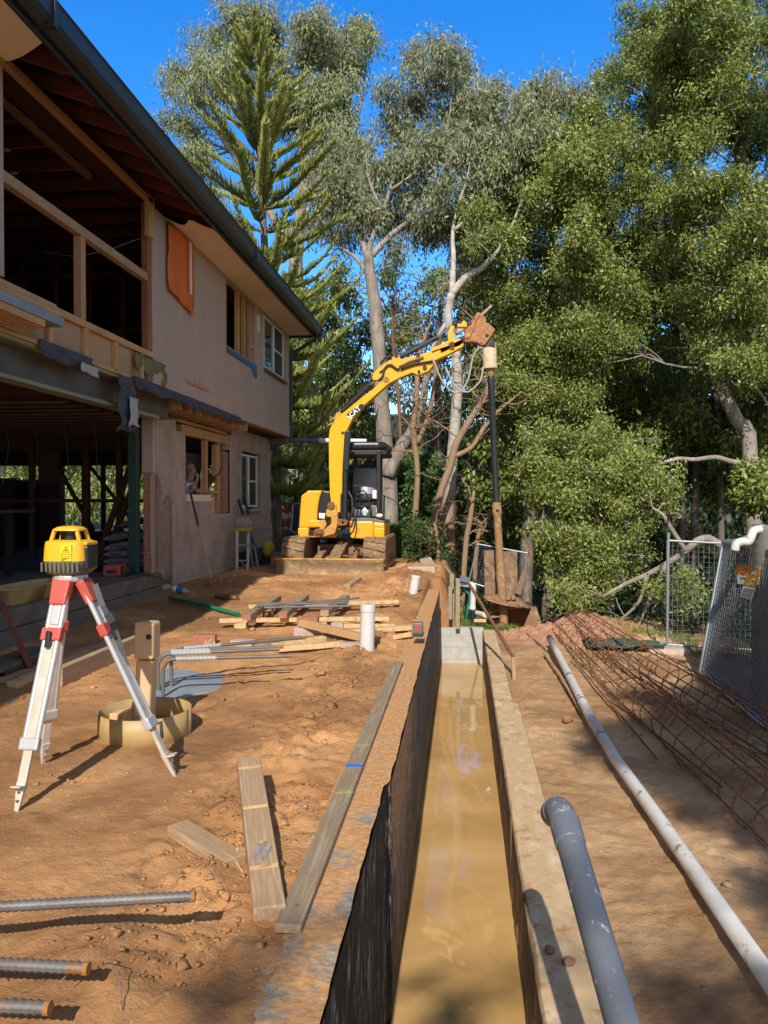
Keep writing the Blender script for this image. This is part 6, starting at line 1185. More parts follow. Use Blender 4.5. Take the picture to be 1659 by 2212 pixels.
b = MB(); rows = []
for i in range(10):
    th = math.radians(8+i*9.5); rows.append([hc+Vector((-0.012, -0.012, 0.045))+Vector((0.098*math.sin(th)*math.cos(ph), 0.098*math.sin(th)*math.sin(ph), 0.107*math.cos(th)))*(1.0+0.04*(vn(i*3, k*2, 9)-0.5)) - fw_*(0.022 if i > 5 else 0.008) for k, ph in enumerate(np.linspace(0, 2*math.pi, 19))])
b.sheet(rows); b.build('hair', 'hair', PE, smooth='all')
sdv = fw_.cross(Vector((0, 0, 1))).normalized()
for s in (-1, 1):
    c = hc+fw_*0.088+sdv*s*0.034+Vector((0, 0, 0.012)); MB().tube([c+sdv*0.022*math.cos(a)+Vector((0, 0, 0.018*math.sin(a))) for a in np.linspace(0, 2*math.pi, 12)], 0.003, 5).build('glasses', 'black', PE); MB().tube([c+sdv*s*0.022, hc+sdv*s*0.088+Vector((0, 0, 0.012))], 0.003, 5).build('glasses', 'black', PE)
    e = hc+sdv*s*0.088-fw_*0.01; MB().lathe([(0.004, -0.032), (0.017, -0.015), (0.018, 0.012), (0.004, 0.03)], e, 8, 0.6, 0.9).build('ear', 'skin', PE, smooth='all')
MB().beam(hc+fw_*0.083-sdv*0.022+Vector((0, 0, -0.048)), hc+fw_*0.083+sdv*0.022+Vector((0, 0, -0.048)), 0.012, 0.008).build('mouth', mat('lips', (0.3, 0.1, 0.08), None, 5, 0.6, 0), PE, bevel=0.003)
o = MB().beam(hnd+Vector((-0.03, 0.0, -0.03)), hnd+Vector((-0.045, -0.01, 0.10)), 0.065, 0.012, up=(1, -0.6, 0)).build('phone', 'black', None, bevel=0.004); tag(o, 'black phone held to the ear of the man in the window', 'phone')
# ---- right of the trench: grey pipe with elbow, long white pipe, batten, rock
T_ = thing('grey_pipe', 'speckled grey plastic pipe with an elbow rising in the right foreground', 'pipe', (0.5, 2.2, -0.72))
r = 0.05; A1 = at(1226, 1800, y=2.80); _q = at(1345, 2212, y=2.2); A0 = A1+(_q-A1)*((A1.z+0.74)/(A1.z-_q.z)); d = (A1-A0).normalized(); tip = at(1210, 1716, y=2.93)
MB().tube([A0, A1], r, 24).build('pipe_barrel', 'pvcgrey', T_, smooth=True)
MB().tube([A1-d*0.05, A1+d*0.055], r*1.10, 24).build('socket', 'pvcgrey', T_, smooth=True, bevel=0.004)
e0 = A1+d*0.05; pts = [e0]; down = Vector((-0.06, 0.86, -0.50)).normalized()
for k in range(1, 9): f = k/8; dd = (d*(1-f)+down*f).normalized(); pts.append(pts[-1]+dd*0.017)
MB().tube(pts, r*1.03, 24).build('elbow', 'pvcgrey', T_, smooth='all')
MB().tube([pts[-1]-down*0.015, pts[-1]+down*0.05], r*1.10, 24).build('elbow_rim', 'pvcgrey', T_, smooth=True, bevel=0.004)
def wp(px, py, lift): p = at(px, py, z=-0.70+lift); return p
WPp = [wp(1187, 1378, 0.16), wp(1205, 1412, 0.14), wp(1235, 1470, 0.12), wp(1276, 1552, 0.10), wp(1330, 1640, 0.09), wp(1420, 1765, 0.08), wp(1530, 1925, 0.08), wp(1685, 2150, 0.08)]
T_ = thing('white_pipe', 'long white plastic pipe lying diagonally over the mud right of the trench', 'pipe', tuple(WPp[3]))
MB().tube(WPp, 0.047, 20).build('pipe_barrel', 'pvcdirty', T_, smooth='all')
for i, f in ((1, 0.9), (2, 0.6), (3, 0.5)):
    p = WPp[i]+(WPp[i+1]-WPp[i])*f; dd = (WPp[i+1]-WPp[i]).normalized(); MB().tube([p-dd*0.025, p+dd*0.025], 0.051, 20).build('pipe_strap', 'galvdull', T_, smooth=True)
q0 = [wp(1180, 1412, 0.03), wp(1205, 1450, 0.06), wp(1232, 1510, 0.05), wp(1296, 1608, 0.04)]
o = MB().beam(q0[0]-Vector((0.03, 0, 0)), q0[1], 0.03, 0.015).beam(q0[1], q0[3], 0.03, 0.015).build('thin_batten', 'pinegrey', None); tag(o, 'thin weathered batten tucked under the far half of the long white pipe', 'batten')
timber('timber_batten', 'weathered batten on the mud beyond the start of the white pipe', (1140, 1372), (1182, 1408), 0.05, 0.03, 'pinegrey', zl=(0.02, 0.02))
def rock(label, px, py, z, s, m='stone', name='rock', lift=0.0):
    p = at(px, py, z=z); bm = bmesh.new(); bmesh.ops.create_icosphere(bm, subdivisions=2, radius=s)
    for v in bm.verts:
        n_ = v.co.normalized(); v.co *= 0.8+0.5*vn(n_.x*2.2+px, n_.y*2.2+n_.z*1.7+py, 7)
        v.co.z *= 0.75
    me = bpy.data.meshes.new(name); bm.to_mesh(me); bm.free(); o = bpy.data.objects.new(name, me); COL.objects.link(o); me.materials.append(M[m]); o.location = (p.x, p.y, z+s*0.4+lift); return tag(o, label, 'rock')
rock('fist sized brown rock alone on the mud between trench and white pipe', 1225, 1558, -0.70, 0.055)
rock('larger reddish clod on the right trench wall in the shadow of the grey pipe', 1428*0.785+107, 2082, -0.68, 0.030, name='clod')
rock('smaller reddish clod on the right trench wall left of the grey pipe shadow', 1187, 2057, -0.68, 0.026, name='clod')
rock('yellowish stone on the soil at the left foreground', 297, 2038, 0.0, 0.02, 'palestone'); rock('brown stone on the soil left of the short plank', 518*0.6+0, 2040, 0.0, 0.03)
rock('pale lump floating in the trench water', 1055, 1708, -1.255, 0.03, 'palestone', 'lump'); rock('dark muddy lump floating by the left trench wall', 948, 1612, -1.26, 0.035, 'stone', 'lump'); rock('small white scrap floating at the near end of the trench water', 1017, 2180, -1.255, 0.014, 'palestone', 'lump')
# ---- rusted pole, peg, sleeper posts, pipe assembly, tarp near the trench end
def VZ(zx, zy): return (881.4+0.1875*zx, 1140.6+0.1875*zy)
a, c = at(*VZ(708, 650), y=12.0), at(*VZ(1215, 1490), y=9.6); o = MB().tube([a, (a+c)/2, c], 0.024, 10).build('rusty_pole', 'rust', None, smooth=True); tag(o, 'thin rusty pole leaning diagonally across the corner of the trench', 'pole')
a = at(*VZ(1225, 1690), y=9.55); o = MB().beam((a.x, a.y, -0.76), at(*VZ(1215, 1490), y=9.5), 0.05, 0.035, up=(0, 1, 0)).build('timber_peg', 'pinegrey', None, bevel=0.004); tag(o, 'weathered timber peg driven in at the foot of the rusty pole', 'peg')
def post(label, tl, br, y, m='greentimber', w_=None, dpt=0.08, lean=0.0):
    p, q = at(*VZ(*tl), y=y), at(*VZ(*br), y=y); x0, x1 = p.x, q.x; cx_ = (x0+x1)/2
    o = MB().beam((cx_+lean, y, q.z-0.1), (cx_, y, p.z), abs(x1-x0), dpt, up=(0, 1, 0)).build('timber_post', m, None, bevel=0.008); return tag(o, label, 'post')
M['oldpost'] = mat('old_grey_green_post', (0.40, 0.33, 0.20), (0.28, 0.22, 0.13), 9, 0.85, 0.4, (1, 1, 0.15), dirt=(SOIL, 0.25, 5), c3=(0.48, 0.42, 0.29))
post('tall weathered post nearest the block wall at the trench end', (548, 580), (598, 1095), 12.9, 'oldpost')
post('split weathered post left of the tall one at the trench end', (465, 670), (510, 985), 12.9, 'oldpost', dpt=0.05)
post('broken narrow post between the two weathered posts', (500, 690), (535, 975), 13.15, 'oldpost', dpt=0.05)
a, c = at(*VZ(420, 500), y=15.3), at(*VZ(505, 620), y=13.0); o = MB().beam(a, c, 0.07, 0.26, up=(0, 0, 1)).build('timber_sleeper', 'oldpost', None, bevel=0.01); tag(o, 'weathered sleeper set on edge behind the posts', 'sleeper')
a, c = at(*VZ(195, 355), y=15.2), at(*VZ(290, 545), y=14.8); o = MB().beam(a, c, 0.24, 0.05, up=(0.25, -1, 0.3)).build('leaning_board', 'oldpost', None, bevel=0.006); tag(o, 'grey board leaning on the bank beyond the farther white pipe stub', 'board')
a = at(*VZ(150, 480), y=14.0); o = MB().box(a.x-0.26, a.x+0.26, a.y, a.y+0.3, a.z-0.12, a.z+0.05).build('concrete_slab', 'palestone', None, bevel=0.02); tag(o, 'flat pale slab under the leaning grey board', 'slab')
T_ = thing('drain_assembly', 'white drain pipes with an elbow standing behind the block wall', 'pipe', tuple(at(*VZ(750, 1080), y=13.5)))
MB().tube([at(*VZ(600, 645), y=13.5), at(*VZ(770, 665), y=13.5)], 0.045, 14).build('top_run', 'pvc', T_, smooth=True); MB().tube([at(*VZ(755, 660), y=13.5), at(*VZ(742, 940), y=13.5)], 0.052, 14).build('down_run', 'pvc', T_, smooth=True); MB().tube([at(*VZ(744, 915), y=13.5), at(*VZ(742, 1085), y=13.5)], 0.047, 14).build('dark_coupling', 'black', T_, smooth=True); MB().tube([at(*VZ(770, 975), y=13.6), at(*VZ(885, 1000), y=13.3)], 0.045, 14).build('side_run', 'pvc', T_, smooth=True); MB().tube([at(*VZ(742, 905), y=13.5), at(*VZ(742, 930), y=13.5)], 0.062, 14).build('collar', 'pvc', T_, smooth=True)
rows = []
TGp = [(605, 690), (660, 700), (720, 740), (715, 800), (720, 870), (680, 900), (665, 960), (670, 1060), (700, 1060), (705, 960)]
b = MB()
Lp_ = [(600, 680), (625, 720), (680, 770), (690, 830), (670, 890), (655, 960), (650, 1060)]; Rp_ = [(640, 680), (700, 710), (725, 745), (722, 820), (715, 900), (705, 980), (700, 1075)]
b.sheet([[at(*VZ(*p), y=13.62), at(*VZ((p[0]+q[0])/2, (p[1]+q[1])/2), y=13.50+0.08*(i % 2)), at(*VZ(*q), y=13.6)] for i, (p, q) in enumerate(zip(Lp_, Rp_))]); o = b.build('green_tarp', 'tarpgreen', None, solid=0.006, smooth='all'); tag(o, 'shiny teal green tarp scrap hanging beside the white drain pipes', 'tarp')
p = at(*VZ(600, 580), y=13.4); o = MB().beam(p, p+Vector((0.16, 0.05, -0.04)), 0.13, 0.015, up=(0.2, -0.6, 0.7)).build('metal_cap', 'bluegrey', None, bevel=0.004); tag(o, 'small blue grey metal cap on top of the tall weathered post', 'cap')
a, c = at(*VZ(760, 1065), y=13.35), at(*VZ(900, 1065), y=13.35); o = MB().beam(a, c, 0.08, 0.05).build('timber_offcut', 'pine', None, bevel=0.004); tag(o, 'pale timber lying below the white drain side pipe', 'timber')
a = at(*VZ(650, 1095), z=-0.655); o = MB().tube([a, a+Vector((0.1, -0.05, 0.05)), a+Vector((0.2, -0.1, 0.02)), a+Vector((0.32, -0.35, 0.01)), a+Vector((0.62, -0.62, 0.0))], 0.012, 6).build('black_hose', 'rubber', None, smooth='all'); tag(o, 'black hose draped over the corner of the block wall', 'hose')
# ---- mesh fence panel with a bark slab, far end
def wire_panel(name, label, c00, c10, c11, c01, nx_, nz_, r=0.0025, fr=0.017, group=None, cat='fence panel', m='galvdull', frame='galv', skip_frame=()):
    """corners: bottom left, bottom right, top right, top left"""
    c00, c10, c11, c01 = map(Vector, (c00, c10, c11, c01)); T_ = thing(name, label, cat, tuple(c00), group)
    P_ = lambda u, v: (c00*(1-u)+c10*u)*(1-v)+(c01*(1-u)+c11*u)*v
    b = MB()
    for i in range(1, nx_): u = i/nx_; b.tube([P_(u, 0.02), P_(u, 0.98)], r, 3, caps=False)
    for j in range(1, nz_): v = j/nz_; b.tube([P_(0.02, v), P_(0.98, v)], r, 3, caps=False)
    b.build('wire_mesh', 'wire', T_)
    for k, (p, q) in enumerate(((c00, c01), (c10, c11), (c01, c11), (c00, c10))):
        if k in skip_frame: continue
        MB().tube([p, q], fr, 10).build('frame_tube', frame, T_, smooth=True)
    return T_
yf_ = 15.6
wire_panel('fence_panel', 'tilted wire mesh panel with a bark slab behind the auger', at(*VZ(700, 620), y=yf_), at(*VZ(1300, 800), y=yf_-0.2), at(*VZ(1380, 290), y=yf_-0.2), at(*VZ(805, 185), y=yf_), 16, 16, 0.004)
p = at(*VZ(1395, 255), y=yf_-0.25); o = MB().tube([p+Vector((-0.01, 0, -0.12)), p+Vector((0.01, 0, 0.06))], 0.024, 10).build('clamp_sleeve', 'rust'); tag(o, 'rusty sleeve on the top right corner of the tilted mesh panel', 'sleeve')
b = MB(); rows = []
for i in range(9):
    f = i/8; rows.append([at(*VZ(870+18*f+(385-10*f)*j/6, 275+560*f-25*(1-f)*(vn(j*1.7, 0, 4))), y=yf_-0.35-0.05*vn(i, j, 8)) for j in range(7)])
b.sheet(rows); o = b.build('bark_slab', 'coir', None, solid=0.05); tag(o, 'upright fibrous bark slab leaning on the tilted mesh panel', 'bark slab')
a, c = at(*VZ(1260, 760), y=yf_-0.5), at(*VZ(1345, 500), y=yf_-0.5); o = MB().beam(a, c, 0.13, 0.06, up=(0, 1, 0), taper=0.7).build('broken_plank', 'coir', None, bevel=0.01); tag(o, 'broken brown slab piece at the right of the tilted mesh panel', 'bark slab')
# ---- temporary fence at the right with a leaning stack of panels and its signs
xA, xB = at(1441, 1395, y=11.7), at(1443, 1165, y=11.7)
T_ = wire_panel('fence_panel', 'upright temporary fence panel standing at the edge of the trees', Vector((xA.x, 11.7, -0.64)), Vector((5.2, 11.6, -0.72)), Vector((5.2, 11.6, 0.80)), Vector((xA.x, 11.7, 0.90)), 30, 21, 0.0034, 0.019)
MB().tube([(xA.x, 11.7, -0.9), (xA.x+0.01, 11.7, 1.02)], 0.022, 10).build('fence_post', 'galv', T_, smooth=True)
o = MB().box(xA.x-0.32, xA.x+0.28, 11.45, 11.95, -0.86, -0.66).build('fence_foot', 'palebrick', None, bevel=0.05); tag(o, 'pinkish concrete foot block under the upright fence post', 'block'); o.name = 'concrete_block'
def PN(u, v, off=0.0): return None
pbl, ptl = at(1512, 1452, y=9.4), at(1563, 1165, y=9.9)
pbr, ptr = Vector((2.9, 6.4, -0.74)), Vector((3.6, 6.8, 1.02))
pbl.z = -0.62; pbl = at(1512, 1452, z=-0.66); 
d = (pbr-pbl); ptl = at(1562, 1170, y=pbl.y+0.25); ptr = ptl+d*1.0; ptr.z = ptl.z-0.02
panels = []
for k in range(4):
    off = Vector((0.05*k, 0.035*k, 0.008*k))
    lab = ['front panel of the mesh fence stack leaning at the right edge', 'second panel of the mesh fence stack leaning at the right edge', 'third panel of the mesh fence stack leaning at the right edge', 'rearmost panel of the mesh fence stack leaning at the right edge'][k]
    panels.append(wire_panel('fence_panel', lab, pbl+off, pbr+off, ptr+off*0.6, ptl+off*0.6, 46, 30, 0.0026, 0.020, 'mesh fence panels leaning in a stack'))
nn = d.normalized(); upp = (ptl-pbl).normalized(); nrm = nn.cross(upp).normalized(); nrm = nrm if nrm.x < 0 else -nrm
# signs on the front panel: found on the plane of that panel
def onpanel(px, py, lift=0.012):
    r = at(px, py, y=5)-CAM; t_ = (pbl+nrm*lift-CAM).dot(nrm)/r.dot(nrm); return CAM+r*t_
def sign(name, label, quad, m): return None
S_ = thing('safety_sign', 'orange and white fencing company sign wired to the front leaning panel', 'sign', tuple(onpanel(1600, 1240)))
def SP(zx, zy, l=0.012): return onpanel(1382.5+0.1719*zx, 1106+0.1719*zy, l)
b = MB().quad(SP(1212, 672), SP(1510, 682), SP(1505, 815), SP(1215, 790)); b.build('orange_field', 'signorange', S_, solid=0.003)
b = MB().quad(SP(1215, 790), SP(1505, 815), SP(1490, 920), SP(1225, 902)); b.build('white_field', 'white', S_, solid=0.003)
def signtext(body, zx, zy, size, m, par, l, wx):
    c = SP(zx, zy, l); xd = (SP(zx+40, zy+wx, l)-c).normalized(); zd = (CAM-c); zd = nrm; yd = zd.cross(xd).normalized()
    if yd.z < 0: yd = -yd; 
    mt = Matrix((xd, yd, xd.cross(yd))).transposed().to_4x4(); mt.translation = c; return text(body, size, mt, m, par)
signtext('WIRE', 1420, 712, 0.060, 'white', S_, 0.016, 2); signtext('RITE', 1425, 765, 0.060, 'white', S_, 0.016, 3)
for p, q in (((1275, 745), (1310, 785)), ((1310, 785), (1350, 700)), ((1350, 700), (1290, 730))): MB().beam(SP(*p, 0.016), SP(*q, 0.016), 0.012, 0.003, up=nrm).build('tick_mark', 'signred', S_)
signtext('TEMP FENCE', 1300, 835, 0.034, 'ink', S_, 0.016, 2)
S2_ = thing('hire_tag', 'hanging orange and white hire tag below the larger sign on the mesh', 'sign', tuple(onpanel(1610, 1260)))
MB().quad(SP(1345, 795, 0.022), SP(1492, 812, 0.022), SP(1450, 955, 0.022), SP(1295, 930, 0.022)).build('tag_top', mat('mustard_tag', (0.55, 0.30, 0.015), (0.5, 0.27, 0.012), 3, 0.5, 0), S2_, solid=0.002)
MB().quad(SP(1295, 930, 0.022), SP(1450, 955, 0.022), SP(1405, 1100, 0.022), SP(1252, 1070, 0.022)).build('tag_bottom', 'white', S2_, solid=0.002)
signtext('WIRE', 1430, 850, 0.036, 'white', S2_, 0.027, 8); signtext('RITE', 1405, 905, 0.036, 'white', S2_, 0.027, 8)
for p, q in (((1345, 900), (1360, 920)), ((1360, 920), (1400, 850))): MB().beam(SP(*p, 0.027), SP(*q, 0.027), 0.008, 0.002, up=nrm).build('tick_mark', 'white', S2_)
for k in range(4): MB().beam(SP(1300-12*k, 968+26*k, 0.027), SP(1425-12*k, 988+26*k, 0.027), 0.007 if k else 0.012, 0.002, up=nrm).build('printed_line', 'bluegrey', S2_)
# rainwater tank with its white overflow elbow, just inside the frame
T_ = thing('water_tank', 'slim olive ribbed rainwater tank with a white elbow behind the mesh stack', 'water tank', (3.75, 8.6, -0.9))
tc = at(1645, 1200, y=8.9); x0 = at(1628, 1200, y=8.9).x
prof = []
for k in range(46): prof.append((0.42+(0.014 if k % 2 else 0.0), -0.85-tc.z+ (1.20+0.85+0.02)*k/45*1.0))
MB().lathe([(r_, z_) for r_, z_ in prof], (x0+0.43, 8.9, tc.z), 28).build('tank_shell', 'tank', T_, smooth='all')
MB().tube(smooth_path([at(1587, 1190, y=8.7), at(1591, 1175, y=8.7), at(1603, 1170, y=8.7), at(1617, 1170, y=8.7), at(1623, 1158, y=8.7), at(1629, 1146, y=8.75), at(1650, 1142, y=8.8)], [1]*7, 3)[0], 0.046, 14).build('overflow_elbow', 'pvc', T_, smooth='all')
# ---- rusty reinforcing cages
def cage(label, axis, R, pitch, nbar, seed, rbar=0.007, squash=0.85, rw=0.0045):
    axis = [Vector(p) for p in axis]; T_ = thing('reinforcing_cage', label, 'steel cage', tuple(axis[0]), 'rusty spiral reinforcing cages')
    segs = [0]
    for p, q in zip(axis[:-1], axis[1:]): segs.append(segs[-1]+(q-p).length)
    def C(s):
        for i in range(len(axis)-1):
            if s <= segs[i+1] or i == len(axis)-2: f = (s-segs[i])/(segs[i+1]-segs[i]); return axis[i]+(axis[i+1]-axis[i])*f
    Lt = segs[-1]; d = (axis[-1]-axis[0]).normalized(); sv = d.cross(Vector((0, 0, 1))).normalized(); uv = sv.cross(d)
    n = int(Lt/pitch*18); pts = []
    for k in range(n+1):
        s = Lt*k/n; a = 2*math.pi*k/18; wob = 1+0.16*(vn(k/14, 0, seed)-0.5)*2; sag = 1+0.25*(vn(k/40, 3, seed)-0.5)
        pts.append(C(s)+sv*(R*wob*math.cos(a))+uv*(R*squash*wob*math.sin(a)*sag)+d*(0.22*(vn(k/22, 1, seed)-0.5))+sv*(0.06*(vn(k/60, 5, seed)-0.5)))
    MB().tube(pts, rw, 4).build('spiral', 'rust', T_, smooth='all')
    for j in range(nbar):
        a = 2*math.pi*(j+0.3)/nbar; p = [C(Lt*k/10)+sv*((R-0.01)*math.cos(a))+uv*((R-0.01)*squash*math.sin(a)+0.012*(vn(k, j, seed+3)-0.5)) for k in range(11)]; d0 = (p[0]-p[1]).normalized(); p[0] = p[0]+d0*0.12*vn(j, 2, seed)
        MB().tube(p, rbar, 5).build('long_bar', 'rust', T_, smooth='all')
zc_ = -0.72
c1a, c1b = at(1222, 1352, z=-0.50), at(1720, 1790, z=-0.55)
cage('near spiral reinforcing cage lying beside the long white pipe', [c1a, (c1a*0.5+c1b*0.5)-Vector((0, 0, 0.04)), c1b], 0.21, 0.32, 6, 3, 0.0085, 0.95, 0.0062)
c2a, c2b = at(1245, 1335, z=-0.50), at(1760, 1650, z=-0.50)
cage('far spiral reinforcing cage lying next to the leaning mesh panels', [c2a, (c2a*0.5+c2b*0.5)-Vector((0, 0, 0.04)), c2b], 0.22, 0.34, 6, 13, 0.0085, 0.95, 0.0062)
for k, (p, q, h, lab) in enumerate([((1290, 1395), (1700, 1640), -0.56, 'upper loose dark bar between the two cages'), ((1235, 1420), (1420, 1640), -0.66, 'loose rusty bar on the mud nearest the white pipe'), ((1310, 1500), (1560, 1700), -0.67, 'loose rusty bar under the near cage')]):
    o = MB().tube([at(*p, z=h), at(*q, z=h)], 0.011, 6).build('loose_bar', 'rust' if k else 'galvdull', None); tag(o, lab, 'steel bar')
b = MB(); rows = []
c0 = at(1345, 1395, z=-0.66)
for i in range(9): rows.append([c0+Vector((-0.55+1.1*i/8, -0.25+0.55*j/6, 0.12*vn(i*1.1, j*1.1, 5)-0.02)) for j in range(7)])
b.sheet(rows); o = b.build('green_cloth', 'tealrag', None, solid=0.01, smooth='all'); tag(o, 'crumpled dark teal cloth on the ground behind the cages', 'cloth')
# ---- far left behind the house: small temporary fence and white sheet
wire_panel('fence_panel', 'distant temporary fence panel between the house corner and the excavator', at(628, 1165, y=24), at(646, 1165, y=24), at(649, 1088, y=24), at(634, 1090, y=24), 14, 16, 0.012, 0.03, m='galvdull')
b = MB(); c0 = at(605, 1165, y=21); rows = [[c0+Vector((-0.1+0.9*i/6, 0.2*j, (0.35-0.5*i/6*0.6)*(1-j/3)+0.1*vn(i*1.3, j*1.7, 3))) for j in range(4)] for i in range(7)]
b.sheet(rows); o = b.build('white_sheet', 'white', None, solid=0.01, smooth='all'); tag(o, 'crumpled white plastic sheet past the house corner', 'plastic sheet')
b = MB(); c0 = at(640, 1172, y=20); b.sheet([[c0+Vector((-0.3+0.9*i/6, 0.25*j, 0.14*vn(i*1.3, j*1.7, 6))) for j in range(4)] for i in range(7)]); o = b.build('green_net', 'tarpgreen', None, solid=0.01, smooth='all'); tag(o, 'low heap of green netting left of the excavator', 'netting')
b = MB(); T_ = thing('paling_fence', 'dark timber paling fence in the yard beyond the house corner', 'fence', (-6, 27, 0))
for k in range(60): x0 = -9.5+0.16*k; MB().box(x0, x0+0.145, 27, 27.02, -0.2, 1.45+0.03*vn(k, 0, 2)).build('paling', 'darkwood', T_)
# ================================================================== TREES
def sph(n, rng):
    v = rng.normal(size=(n, 3)); return v/np.linalg.norm(v, axis=1)[:, None]
def leaf_cloud(clumps, n_leaves, size, aspect, droop, seed, sprig=0.28, per=14, flat=0.85, up=0.0, shell=0.55, jit=0.35, tshift=0.0, gap=0.0, gcut=0.42, face=1.0):
    rng = np.random.default_rng(seed); c = np.array([[*k[0]] for k in clumps], float); r = np.array([k[1] for k in clumps], float)
    ns = n_leaves//per; pr_ = r**2.0; pr_ /= pr_.sum(); idx = rng.choice(len(r), ns, p=pr_)
    d = sph(ns, rng); rad = r[idx]*(shell+(1-shell)*rng.random(ns))**1.0*(0.75+0.5*rng.random(ns))
    # lumpy outline: push the shell in and out by direction
    lump = 0.78+0.44*vn(d[:, 0]*2.3+idx*3.7, d[:, 2]*2.3+d[:, 1]*1.9+idx*1.3, seed)
    sp = c[idx]+d*(rad*lump)[:, None]*np.array([1, 1, flat])
    if gap:
        mr_ = float(np.median(r)); kf = gap/max(mr_, 0.05)
        q = sp*kf; kp = (vn(q[:, 0]+0.7*q[:, 1], q[:, 2]*1.15+seed, seed+9)*0.6+vn(q[:, 0]*2.1+9, q[:, 2]*2.3+q[:, 1]*1.7, seed+19)*0.4) > gcut
        sp, d, idx = sp[kp], d[kp], idx[kp]; ns = len(sp)
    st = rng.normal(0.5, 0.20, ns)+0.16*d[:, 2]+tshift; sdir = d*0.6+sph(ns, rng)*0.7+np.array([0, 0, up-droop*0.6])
    L = np.repeat(np.arange(ns), per); n = len(L)
    along = rng.random(n)[:, None]; sd_ = sdir/np.linalg.norm(sdir, axis=1)[:, None]
    p = sp[L]+sd_[L]*(along-0.3)*sprig*1.8+rng.normal(size=(n, 3))*sprig*jit
    a = sph(n, rng)*0.75+sd_[L]*0.55+np.array([0, 0, -droop]); a /= np.linalg.norm(a, axis=1)[:, None]
    b = np.cross(a, sph(n, rng)+face*np.array([0.0, -0.8, 0.6])); b /= np.linalg.norm(b, axis=1)[:, None]+1e-9
    s = size*(0.65+0.7*rng.random(n))[:, None]; w_ = s*aspect*0.5
    V = np.stack([p, p+a*s*0.45+b*w_, p+a*s, p+a*s*0.5-b*w_], 1).reshape(-1, 3)
    Q = np.arange(n*4).reshape(-1, 4); t = np.clip(st[L]+rng.normal(0, 0.14, n), 0, 1); return V, Q, t
def limb(b, p, q, r0, r1, seed, wob=0.12, n=7, sides=6):
    p, q = Vector(p), Vector(q); L = (q-p).length; pts = []; rs = []
    for k in range(n+1):
        f = k/n; o = Vector((vn(k*0.8, 0.3, seed)-0.5, vn(k*0.8, 1.3, seed)-0.5, vn(k*0.8, 2.3, seed)-0.5))*wob*L*2*math.sin(math.pi*f)
        pts.append(p+(q-p)*f+o+Vector((0, 0, 0.10*L*math.sin(math.pi*f)))); rs.append(r0+(r1-r0)*f)
    b.tube(pts, rs, sides, caps=False); return pts
def pth(pts, y, dy=0.0):
    return [at(p[0], p[1], y=y+(dy*k/len(pts))) for k, p in enumerate(pts)]
def inside(poly, x, y):
    c = False; j = len(poly)-1
    for i in range(len(poly)):
        if (poly[i][1] > y) != (poly[j][1] > y) and x < (poly[j][0]-poly[i][0])*(y-poly[i][1])/(poly[j][1]-poly[i][1])+poly[i][0]: c = not c
        j = i
    return c
def fill(poly, n, r, y, dy, seed):
    """clumps filling the silhouette of a crown seen from the site, at many depths"""
    rnd = random.Random(seed); xs_ = [p[0] for p in poly]; ys_ = [p[1] for p in poly]; out = []; tries = 0
    while len(out) < n and tries < 20000:
        tries += 1; x, yy = rnd.uniform(min(xs_), max(xs_)), rnd.uniform(min(ys_), max(ys_))
        if not inside(poly, x, yy): continue
        rr = rnd.uniform(*r)
        if any((x-o[2])**2+(yy-o[3])**2 < (0.50*(rr+o[4]))**2 for o in out) and tries < 12000: continue
        Y_ = y+rnd.uniform(-dy, dy); out.append((at(x, yy, y=Y_), rr*Y_/FPX, x, yy, rr))
    return [(o[0], o[1]) for o in out]
def pix(lst, y, dy, seed):
    rnd = random.Random(seed); out = []
    for (x, yy, r) in lst: Y_ = y+rnd.uniform(-dy, dy); out.append((at(x, yy, y=Y_), r*Y_/FPX))
    return out
